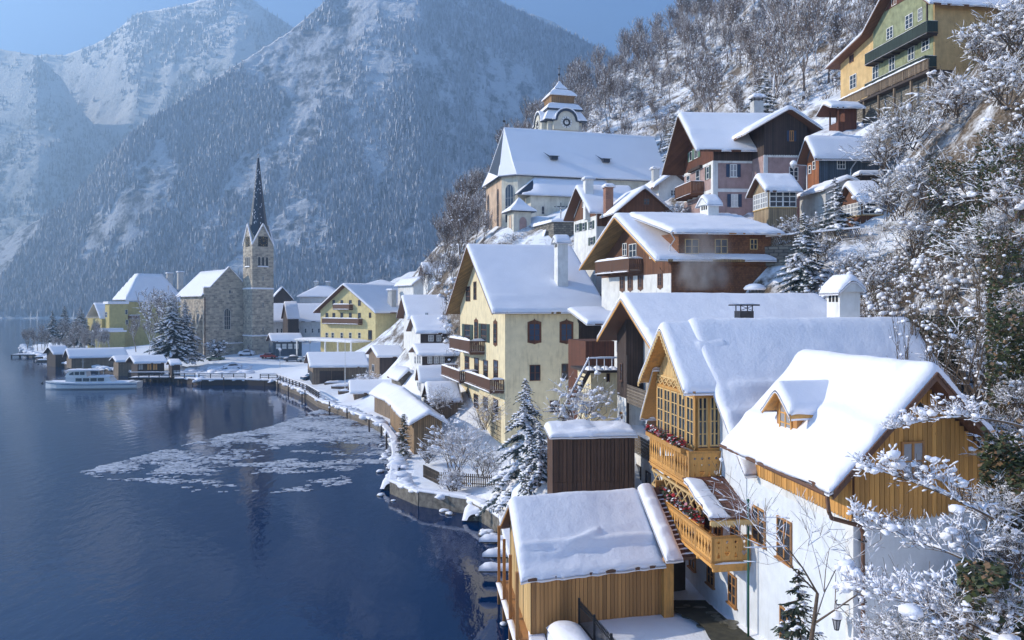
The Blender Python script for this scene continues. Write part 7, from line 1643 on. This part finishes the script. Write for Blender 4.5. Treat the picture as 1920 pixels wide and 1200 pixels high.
# arching bough reaching in from the right in front of the board gable, and tall saplings
def bough(name, label, p0, p1, sag, seed, n=16, r=.05, lump=.11, nl=70):
    rs = random.Random(seed); segs = []; tips = []; p0 = Vector(p0); p1 = Vector(p1); prev = p0; L = (p1-p0).length
    for i in range(n):
        t = (i+1)/n; q = p0.lerp(p1, t)+Vector((0, 0, sag*4*t*(1-t))); segs.append((*prev, *q, r*(1-.8*i/n), r*(1-.8*(i+1)/n), 0))
        if i > 2:
            for k in range(1+(i % 3 == 0)): grow(rs, q, (q-prev).normalized()+Vector((rs.uniform(-.8, .8), rs.uniform(-.8, .8), rs.uniform(-.3, .9))), L*.17*(1.1-t*.5), r*.35, 2, 4, segs, tips, .3, .5, 2, .7, .005, 3, .12)
        prev = q
    s = np.array(segs); o = link(name, None, None, label=label, cat='branch'); v, q = tubes(s[:, :8], 3); b = link('branches', rawmesh('branches', v, q, BARK), o); nr = np.random.RandomState(seed); i = nr.randint(0, len(s), nl); t = nr.rand(nl, 1)
    tv, tq = snowtubes(s, lump*.42, seed, .6); link('branch_snow', rawmesh('branch_snow', tv, tq, SNOW, smooth=True), b)
    rr = lump*(.2+nr.rand(nl)**3*1.0); lv, lf = lumps(s[i, 0:3]*(1-t)+s[i, 3:6]*t+np.stack([0*rr, 0*rr, rr*.3], -1), np.stack([rr*1.3, rr, rr*.75], -1), ICO2, .6, .3, seed, 2); link('snow_clods', rawmesh('snow_clods', lv, lf, SNOW, smooth=True), b); return o
bough('snowy_bough', 'long snow-loaded bough reaching across the orange board gable', P(1930, 1010, 18), P(1640, 880, 19.5), .15, 3); bough('snowy_bough', 'lower snow-loaded bough before the shaded white wall', P(1940, 1120, 16), P(1620, 985, 19), .2, 5)
bough('snowy_bough', 'upper bough with snow clods crossing the attic window', P(1920, 800, 20), P(1690, 800, 21.5), .25, 8, nl=50); bough('snowy_bough', 'lowest bough bearing round snow balls by the downpipe', P(1930, 1230, 14), P(1610, 1110, 17.5), .25, 11, lump=.14)
def sapling(label, loc, H, seed):
    rs = random.Random(seed); o = thing('sapling', label, 'sapling', loc, 0, 'slender saplings beside the board gable'); segs = []; tips = []
    for k in range(3): grow(rs, (rs.uniform(-.3, .3), rs.uniform(-.3, .3), -.5), (rs.uniform(-.18, .12), rs.uniform(-.1, .1), 1), H*.62, .035, 0, 2, segs, tips, 0, .3, 1, .35, .006, 7, .35)
    s = np.array(segs); v, q = tubes(s[:, :8], 3); st = link('stems', rawmesh('stems', v, q, BARKB), o); nr = np.random.RandomState(seed); i = nr.randint(0, len(s), 26); lv, lf = lumps(s[i, 3:6], .05+.07*nr.rand(26), ICO1, .7, .2, seed); link('snow_clods', rawmesh('snow_clods', lv, lf, SNOW, smooth=True), st)
for i, (px, py, d, H, lb) in enumerate(((1690, 830, 34, 7.5, 'leftmost slender sapling behind the gable peak'), (1745, 850, 32, 8.5, 'second slender sapling crossing the white slope'), (1790, 880, 30, 9.0, 'tallest slender sapling in front of the snowy bank'), (1835, 860, 30, 8.0, 'slender sapling close to the ivy'), (1720, 700, 40, 6.5, 'fine sapling rising above the big roof end'), (1860, 700, 34, 8.0, 'rightmost slender sapling against the bushes'))): sapling(lb, (((px-CX)/F*d), d, CZ-(py-HY)/F*d), H, 70+i)
# conifers and garden trees
def conifer_at(label, px, py, d, H, R, mat, seed, snow=1.0, dens=1.0, z=None, **kw):
    o = make_conifer('spruce', label, 'tree', seed, H, R, mat, snow, dens, **kw); x = (px-CX)/F*d; o.location = (x, d, CZ-(py-HY)/F*d if z is None else z); return o
big_ = dict(dens=1.9)
conifer_at('snow-bowed spruce with drooping white boughs behind the boathouse roof', 985, 918, 56, 8.2, 3.5, NEEDB, 1, 2.2, 2.0, droop=.8)
conifer_at('small snow-bowed spruce leaning beside the dark plank shed', 1012, 900, 53, 4.0, 1.9, NEEDB, 2, 2.0, 1.9, droop=.8)
conifer_at('narrow dark columnar conifer before the sunlit boathouse gable', 758, 868, 77, 5.0, .75, NEED, 3, .35, 2.6, droop=.1, shape=.45)
conifer_at('large dark spruce with two heads left of the stone church', 322, 668, 185, 14.5, 6.3, NEEDB, 4, .9, 2.2); conifer_at('taller twin head of the big dark spruce by the stone church', 347, 664, 188, 13.5, 4.6, NEEDB, 5, .9, 1.8)
conifer_at('slim spruce at the tip of the wooded shore', 150, 645, 262, 13, 5.2, NEEDB, 6, 1.2, 2.0); conifer_at('dark pointed spruce behind the shore bushes', 98, 640, 285, 11.5, 4.0, NEED, 7, .6, 1.8); conifer_at('second dark spruce behind the shore bushes', 121, 640, 285, 13.5, 4.2, NEED, 8, .6, 1.8)
conifer_at('blue-green spruce filling the gap above the loggia house roof', 1507, 552, 62, 6.6, 2.6, NEEDB, 9, .9, 2.2); conifer_at('bluish spruce in front of the grey garden shed', 1566, 432, 67, 4.6, 1.9, NEEDB, 10, .9, 2.0); conifer_at('dark spruce behind the chimney of the pink house', 1432, 232, 112, 8.5, 3.2, NEED, 11, .8, 1.4); conifer_at('spruce in the gap right of the hillside church', 1262, 300, 118, 7.5, 2.8, NEED, 12, .9, 1.4)
def shrub_at(label, px, py, d, R, H, seed, leaves=0, lm=None, nl=150, lump=.13, stems=12, cat='bush', thin=.013, arch=.5, leafsize=.06):
    o = make_shrub('snowy_shrub', label, cat, seed, R, stems, lump, nl, leaves, lm, None, arch, H, thin, leafsize, 2); d_ = d; o.location = ((px-CX)/F*d_, d_, CZ-(py-HY)/F*d_); return o
shrub_at('weeping tree bowed under snow in the lakeside garden', 852, 880, 66, 2.6, 4.6, 21, 500, DRY, 330, .16, 16, 'tree'); shrub_at('white-crusted low bush by the picket fence', 850, 915, 62, 1.6, 1.8, 22, 0, None, 220, .11, 22); shrub_at('green bush with snow in front of the garden wall', 800, 862, 73, 1.4, 1.9, 23, 1500, NEEDB, 80, .1)
shrub_at('hedge-like bush between the weeping tree and spruce', 905, 890, 62, 1.8, 2.8, 24, 1600, IVY, 200, .12); shrub_at('snow-tufted bush below the outside stair', 1085, 800, 57, 2.4, 4.0, 25, 700, DRY, 260, .16, 12); shrub_at('low dark bush beneath the snow-bowed spruce', 950, 925, 57, 1.7, 2.0, 26, 1800, NEEDB, 140, .11)
shrub_at('brown reed-like bush on the trellis of the yellow house', 905, 800, 74, 1.8, 3.4, 27, 900, DRY, 60, .09); shrub_at('clipped round snowy shrub before the stone church door', 406, 668, 188, 2.6, 4.4, 28, 2600, NEEDB, 120, .3, 14, leafsize=.22, thin=.03); shrub_at('snowy bush at the corner of the boat shelter', 688, 725, 130, 2.0, 3.0, 29, 300, DRY, 120, .2, 14, thin=.02); shrub_at('small snowy shrub on the garden stairs', 828, 770, 84, 1.3, 3.2, 30, 300, NEED, 90, .13)
for i, (px, py, d, H) in enumerate(((1480, 430, 70, 2.2), (1540, 470, 64, 2.4), (1455, 455, 68, 1.7), (1590, 500, 60, 2.2), (1500, 500, 62, 2.0), (1640, 530, 55, 2.4), (1270, 395, 88, 2.2), (960, 450, 116, 3.0), (1530, 420, 70, 1.8))):
    shrub_at(['snow-tufted garden bush by the glazed pavilion', 'ivy-covered bush on the garden terrace', 'low bush beside the glazed pavilion foot', 'ivy mound below the brown summerhouse', 'garden bush left of the path railing', 'white bush at the start of the path railing', 'evergreen bush under the balcony of the pink house', 'scrub along the foot of the hillside church', 'dark bush between pavilion and garden shed'][i], px, py+15, d, 1.5, H, 200+i, 900, IVY, 150, .12)
# bare trees by the water and churches
def bare_at(label, px, py, d, H, seed, **kw):
    o = make_bare('bare_tree', label, 'tree', seed, H, True, None, **kw); o.location = ((px-CX)/F*d, d, CZ-(py-HY)/F*d); return o
bare_at('tall frosted bare tree between villa and stone church', 303, 660, 205, 24, 301, maxd=4, kids=3, spread=.5, r=.32, tw=.045, trunkf=.34, lumps_n=260, lr=.25)
for i, (px, py, d, H) in enumerate(((60, 655, 268, 6), (90, 655, 262, 7), (118, 652, 258, 7), (150, 652, 255, 7.5), (182, 652, 250, 7), (205, 660, 240, 6), (255, 655, 225, 7), (280, 660, 215, 8))):
    put(FB[i % 4], USED, ((px-CX)/F*d, d, CZ-(py-HY)/F*d-.5), i*1.3, H/8.0, ['first frosted bush at the wooded shore tip', 'grey frosted tree behind the floating jetty', 'frosted tree under the two dark spruces', 'frosted tree below the slim spruce', 'frosted tree left of the villa', 'frosted tree before the villa corner', 'frosted tree in front of the villa terrace', 'frosted tree beside the big dark spruce'][i], 'frosted trees on the left shore')
rs = np.random.RandomState(77)
for i in range(22):
    px = 48+i*7.2+rs.uniform(-4, 4); d = 272-i*1.6+rs.uniform(-6, 6); put(FB[i % 4], USED, ((px-CX)/F*d, d, max(1.0, gzf((px-CX)/F*d, d))-.4), i*2.1, rs.uniform(.45, .8), 'small frosted thicket tree on the left shore', 'thicket trees on the left shore')
for i, (px, py, d, H) in enumerate(((835, 500, 135, 12), (862, 480, 132, 13), (888, 460, 128, 11), (820, 540, 140, 10), (850, 545, 130, 9), (905, 465, 122, 8), (800, 560, 160, 9), (875, 520, 120, 8), (845, 440, 150, 12))):
    put(FB[i % 4], USED, ((px-CX)/F*d, d, CZ-(py-HY)/F*d-.5), i*1.9, H/14.0, ['frosted tree', 'tall frosted tree', 'frosted tree', 'lower frosted tree', 'frosted sapling', 'frosted small tree', 'frosted tree', 'young frosted tree', 'slender frosted tree'][i]+' '+['left of the church apse, second from the roof', 'just left of the church apse', 'touching the church apse', 'above the narrow steep-roofed house', 'behind the yellow house gable', 'at the foot of the apse', 'beside the lower slope house', 'right behind the yellow roof ridge', 'farthest back left of the apse'][i], 'frosted trees left of the hillside church')
bare_at('slender bare tree with crooked trunk before the white lake wall', 1512, 1260, 22.5, 6.6, 311, maxd=4, kids=2, spread=.5, r=.085, tw=.006, trunkf=.42, lumps_n=6, lr=.06, droop=.3); conifer_at('little feathery conifer at the foot of the white wall', 1497, 1275, 23.2, 3.4, .95, NEED, 14, .5, 3.0, droop=.3)
# ---- foreground details
ft = thing('iron_fence', 'black iron picket fence running along the snowy lane by the boathouse', 'fence', (3.0, 34.5, 1.7)); m = M(); a = Vector((0, 0, 0)); b = Vector((1.9, -7.5, 0.0)); n = 56
for i in range(n): p = a.lerp(b, i/n); m.box(p.x-.018, p.x+.018, p.y-.018, p.y+.018, 0, 1.15); m.prism([(p.x-.03, p.y, 1.15), (p.x+.03, p.y, 1.15), (p.x, p.y, 1.28)], (0, .02, 0))
link('pickets', m.mesh('pickets', BLK), ft, kind='stuff'); m = M()
for z in (.18, 1.0): m.beam(a+Vector((0, 0, z)), b+Vector((0, 0, z)), .04, .05)
for i in range(5): p = a.lerp(b, i/4); m.box(p.x-.05, p.x+.05, p.y-.05, p.y+.05, 0, 1.3)
link('rails', m.mesh('rails', BLK), ft)
bk = thing('snow_bank', 'rounded bank of snow on the low wall beside the iron fence', 'snow bank', (2.35, 34.0, 1.3)); m = M()
for i in range(8): t = i/8; x_ = t*1.7; m.box(x_-.3, x_+.3, -t*7-.9, -t*7, -1, .5)
link('wall', m.mesh('wall', QUAY), bk); X_, Y_ = np.meshgrid(np.linspace(-.75, .75, 16), np.linspace(.4, -8, 60), indexing='ij'); e_ = np.sqrt(np.clip(1-(X_/.75)**2, 0, 1))*np.clip((.4-Y_)*3, 0, 1)**.5; Z_ = .42+.5*e_+.1*(fbm(X_*2, Y_*2, 3, 2)-.5)*e_
link('snow', gridmesh('snow', X_-Y_*.24, Y_, Z_, SNOW), bk)
pv = link('paved_lane', None, None, (9.3, 30, 0), kind='structure'); MOSS = plaster('mossy_earth', (.055, .05, .03), .4, 3.0); FLAG = plaster('wet_flagstone', (.13, .12, .085), .45, 2.2, .35, .4)
rs_ = random.Random(5); m = M(); wl_ = lambda d: 11.3-(d-25.7)*.14
for i in range(22):
    d0_, d1_ = 38-i*.55, 38-(i+1)*.55; e0, e1 = wl_(d0_)-.05, wl_(d1_)-.05; w0, w1 = e0-1.9-.2*sin(i*.7), e1-1.9-.2*sin(i*.7+.7); za, zb_ = max(gz(w0, d0_), gz(e0-.3, d0_))+.03, max(gz(w1, d1_), gz(e1-.3, d1_))+.03
    m.add([(w0-9.3, d0_-30, za), (e0-9.3, d0_-30, za), (e1-9.3, d1_-30, zb_), (w1-9.3, d1_-30, zb_)], [(0, 3, 2, 1)])
link('lane_bed', m.mesh('lane_bed', MOSS), pv)
for i in range(70):
    d_ = rs_.uniform(26.5, 37.6); wx = wl_(d_)-rs_.uniform(.3, 1.75); m = M(); w_, l_ = rs_.uniform(.16, .36), rs_.uniform(.14, .3); k = rs_.randint(5, 7); ph = rs_.uniform(0, 6)
    m.prism([(cos(ph+2*pi*q/k)*w_*rs_.uniform(.8, 1.15), sin(ph+2*pi*q/k)*l_*rs_.uniform(.8, 1.15), 0) for q in range(k)], (0, 0, .05)); link('flagstone', m.mesh('flagstone', FLAG), pv, (wx-9.3, d_-30, gz(wx, d_)+.02+i*.0007))
# garden picket fence
gf = thing('picket_fence', 'brown wooden picket fence round the lakeside garden', 'fence', (-7.6, 66.5, 1.3)); q0 = [Vector((0, 0, 0)), Vector((1.6, -2.9, 0)), Vector((4.4, -3.6, 0)), Vector((7.0, -4.2, 0))]; m = M(); rl = M()
for a, b in zip(q0[:-1], q0[1:]):
    n = int((b-a).length/.17)
    for i in range(n): p = a.lerp(b, i/n); m.box(p.x-.045, p.x+.045, p.y-.015, p.y+.015, .05, 1.1)
    for z in (.3, .85): rl.beam(a+Vector((0, .03, z)), b+Vector((0, .03, z)), .05, .07)
link('pickets', m.mesh('pickets', GYW), gf, kind='stuff'); link('rails', rl.mesh('rails', GYW), gf)
# path railing and lattice fence on the slope
pr_ = thing('path_railing', 'weathered two-rail railing with snow along the hillside path', 'railing', P(1640, 500, 62)); m = M(); o_ = P(1640, 500, 62); e_ = P(1805, 492, 57); sn_ = M()
for i in range(9):
    p = o_.lerp(e_, i/8)-o_; m.box(p.x-.07, p.x+.07, p.y-.07, p.y+.07, -.8, .75)
for z in (.25, .6): m.beam((0, 0, z), e_-o_+Vector((0, 0, z)), .07, .08)
sn_.beam((0, 0, .68), e_-o_+Vector((0, 0, .68)), .12, .07); link('rails', m.mesh('rails', GYW), pr_); link('rail_snow', sn_.mesh('rail_snow', SNOW), pr_)
lf_ = thing('lattice_fence', 'diagonal lattice garden fence under snow below the pavilions', 'fence', P(1435, 462, 67.5)); o_ = lf_.location.copy(); e_ = P(1612, 446, 65)-o_; m = M(); L_ = e_.length; u = e_.normalized(); n = 46
for i in range(n):
    a = u*(L_*i/n); b = u*(L_*(i+2)/n)
    m.beam(a, b+Vector((0, 0, .75)), .03, .04); m.beam(b, a+Vector((0, 0, .75)), .03, .04)
for z in (0, .78): m.beam(Vector((0, 0, z)), e_+Vector((0, 0, z)), .05, .06)
link('lattice', m.mesh('lattice', GYW), lf_); m = M(); m.beam(Vector((0, 0, -.9)), e_+Vector((0, 0, -.9)), .5, 1.7); link('base_wall', m.mesh('base_wall', RUB), lf_); m = M(); m.beam(Vector((0, -.1, .88)), e_+Vector((0, -.1, .88)), .25, .14); link('fence_snow', m.mesh('fence_snow', SNOW), lf_)
# snow-capped stones and snow slabs at the water's edge
rs = np.random.RandomState(8); STP = []
for i in range(34):
    k = rs.randint(3, 13); a, b = SH[k], SH[k+1]; t = rs.rand(); p = a*(1-t)+b*t; nrm = np.array([-(b-a)[1], (b-a)[0]]); nrm /= np.linalg.norm(nrm)+1e-6
    if shore_dist(np.array([p[0]+nrm[0]]), np.array([p[1]+nrm[1]]))[0] > 0: nrm = -nrm
    p = p+nrm*rs.uniform(.5, 1.5); r = rs.uniform(.14, .36); o = thing('shore_stone', 'rounded snow-capped stone lying in the water at the foot of the quay', 'stone', (p[0], p[1], 0), rs.rand()*6, 'snow-capped stones along the quay')
    v, f = lumps([[0, 0, 0]], np.array([[r*1.3, r, r*.55]]), ICO2, 1, .2, i); link('rock', rawmesh('rock', v, f, QUAY, smooth=True), o); v, f = lumps([[0, 0, r*.42]], np.array([[r*1.28, r*.98, r*.45]]), ICO2, 1, .15, i+99); link('snow_cap', rawmesh('snow_cap', v, f, SNOW, smooth=True), o)
for px, py, d, lb in ((748, 912, 68.5, 'snow-covered landing step at the tip of the garden quay'), (905, 950, 58.5, 'tongue of snow spilling over the garden quay into the water')):
    x = (px-CX)/F*d; o = thing('snow_tongue', lb, 'snow', (x, d, .2)); m = M(); m.box(-1.2, 1.1, -.8, .8, -1, .35); link('step', m.mesh('step', QUAY), o); X_, Y_ = np.meshgrid(np.linspace(-1.5, 1.4, 24), np.linspace(-1.2, 1.3, 22), indexing='ij'); e_ = np.sqrt(np.clip(1-((X_)/1.5)**4-((Y_)/1.3)**4, 0, 1)); link('snow', gridmesh('snow', X_, Y_, -.05+e_*(.75+.3*fbm(X_*1.5, Y_*1.5, 3, 4)), SNOW), o)
# ice-cold planks moored by the boathouse
for i, (px, py, d) in enumerate(((927, 975, 50), (935, 990, 47), (930, 1005, 44.5))):
    o = thing('mooring_plank', ['farthest', 'middle', 'nearest'][i]+' snow-covered plank sticking out beside the boathouse lake side', 'plank', ((px-CX)/F*d, d, .9)); m = M(); m.box(-.9, 1.2, -.3, .3, -.1, 0); link('board', m.mesh('board', TIMD), o); m = M(); snowbar(m, -1.0, 1.2, -.34, .34, 0, .42); link('snow', m.mesh('snow', SNOW, True), o)
for i, (px, py) in enumerate(((380, 766), (397, 769), (350, 684), (75, 683), (95, 718))[:3]): pass
duck = M(); v, f = lumps([[0, 0, .08], [.22, 0, .22]], np.array([[.3, .15, .13], [.09, .07, .08]]), ICO1, 1, .05, 1)
for i, (px, py) in enumerate(((72, 683), (78, 682), (79, 719), (98, 716))):
    o = link('duck', rawmesh('duck', v, f, BLK, smooth=True), None, PZ(px, py), i, ['dark duck swimming off the float', 'second dark duck beside the first', 'lone dark duck left of the passenger boat', 'dark duck nearest the passenger boat'][i], 'duck', 'ducks on the lake')
# wood smoke drifting over the roofs
m_ = bpy.data.materials.new('smoke'); m_.use_nodes = True; nt_ = m_.node_tree; nt_.nodes.clear(); o_ = nt_.nodes.new('ShaderNodeOutputMaterial'); p_ = nt_.nodes.new('ShaderNodeVolumePrincipled'); p_.inputs['Color'].default_value = (.95, .96, 1, 1)
c_ = coord(nt_, 'Generated'); n_ = noise(nt_, coord(nt_, 'Object', (.9, .9, .45)), 1.0, 4, .6); s_ = nt_.nodes.new('ShaderNodeSeparateXYZ'); nt_.links.new(c_, s_.inputs[0])
fall = mth(nt_, 'MULTIPLY', mth(nt_, 'MULTIPLY', mth(nt_, 'MULTIPLY', s_.outputs[0], mth(nt_, 'SUBTRACT', 1.0, s_.outputs[0])), 4.0), mth(nt_, 'MULTIPLY', mth(nt_, 'SUBTRACT', 1.0, s_.outputs[2]), mth(nt_, 'MINIMUM', 1.0, mth(nt_, 'MULTIPLY', s_.outputs[2], 5.0))))
nt_.links.new(mth(nt_, 'MULTIPLY', mth(nt_, 'MULTIPLY', fall, mth(nt_, 'MAXIMUM', 0.0, mth(nt_, 'SUBTRACT', n_, .42))), 5.0), p_.inputs['Density']); nt_.links.new(p_.outputs[0], o_.inputs['Volume'])
link('smoke', M().box(P(1270, 0, 60).x, P(1372, 0, 60).x, 59, 62, 17.2, 22.2).mesh('smoke', m_), kind='stuff', label='thin wood smoke rising before the shingled house', cat='smoke')

# mooring posts and lodged snow that break up the quay line
rs = np.random.RandomState(31); cnt = 0; HP = []; HR = []
for k in range(3, 26):
    a, b = SH[k], SH[k+1]; L_ = np.linalg.norm(b-a); nrm = np.array([-(b-a)[1], (b-a)[0]])/(L_+1e-6); mid = (a+b)/2
    if shore_dist(np.array([mid[0]+nrm[0]]), np.array([mid[1]+nrm[1]]))[0] > 0: nrm = -nrm
    for i in range(int(L_/1.1)):
        p = a+(b-a)*rs.rand()-nrm*rs.uniform(-.25, .9); r = rs.uniform(.2, .75)*(1 if k < 20 else 1.4)
        if k > 4: HP.append((p[0], p[1], 1.05)); HR.append((r*1.3, r, r*.55))
    for i in range(int(L_/6)):
        if cnt >= 26 or k < 8: break
        p = a+(b-a)*rs.rand()+nrm*rs.uniform(.4, 1.4); o = thing('mooring_post', 'weathered mooring post with a snow cap standing in the shallow water off the quay', 'post', (p[0], p[1], 0), 0, 'mooring posts along the quay'); h_ = rs.uniform(.8, 2.0)
        m = M(); m.tube((0, 0, -2.5), (rs.uniform(-.1, .1), rs.uniform(-.1, .1), h_), .12, .1, 7); link('shaft', m.mesh('shaft', TIMD), o); m = M(); m.lathe((0, 0, h_-.02), [(.15, 0), (.17, .1), (.1, .2), (.02, .24)], 8); link('snow_cap', m.mesh('snow_cap', SNOW, True), o); cnt += 1
v, f = lumps(HP, np.array(HR), ICO2, 1, .25, 4, 1); link('snow_heaps', rawmesh('snow_heaps', v, f, SNOW, smooth=True), kind='stuff', label='uneven heaps of snow along the top of the quay', cat='snow')

STUFFY = ('branches', 'branch_snow', 'snow_clods', 'leaves', 'crown', 'crown_snow', 'snow_clumps', 'stems', 'lattice', 'deck_snow')
for o in bpy.data.objects:
    if o.parent is not None and o.type == 'MESH' and o.name.split('.')[0] in STUFFY: o['kind'] = 'stuff'

rs = np.random.RandomState(9); hp = []; hr = []
for i in range(46):
    p = gpt(rs.uniform(335, 470), rs.uniform(688, 702)); r = rs.uniform(.4, 1.3); hp.append((p[0], p[1], p[2]+r*.1)); hr.append((r*1.5, r, r*.45))
v, f = lumps(hp, np.array(hr), ICO2, 1, .25, 14, 1); link('ploughed_snow', rawmesh('ploughed_snow', v, f, SNOW, smooth=True), kind='stuff', label='ploughed snow heaped along the harbour edge before the cars', cat='snow')
for i, (px, py, H) in enumerate(((365, 690, 2.4), (470, 668, 3.0), (352, 672, 2.6), (440, 660, 2.4))):
    p = gpt(px, py); put(FB[i % 4], USED, p, i*1.7, H/10, ['frosted bush at the pier head', 'frosted bush at the foot of the stone tower', 'frosted bush between big spruce and green car', 'frosted bush by the church wall'][i], 'frosted bushes on the square')
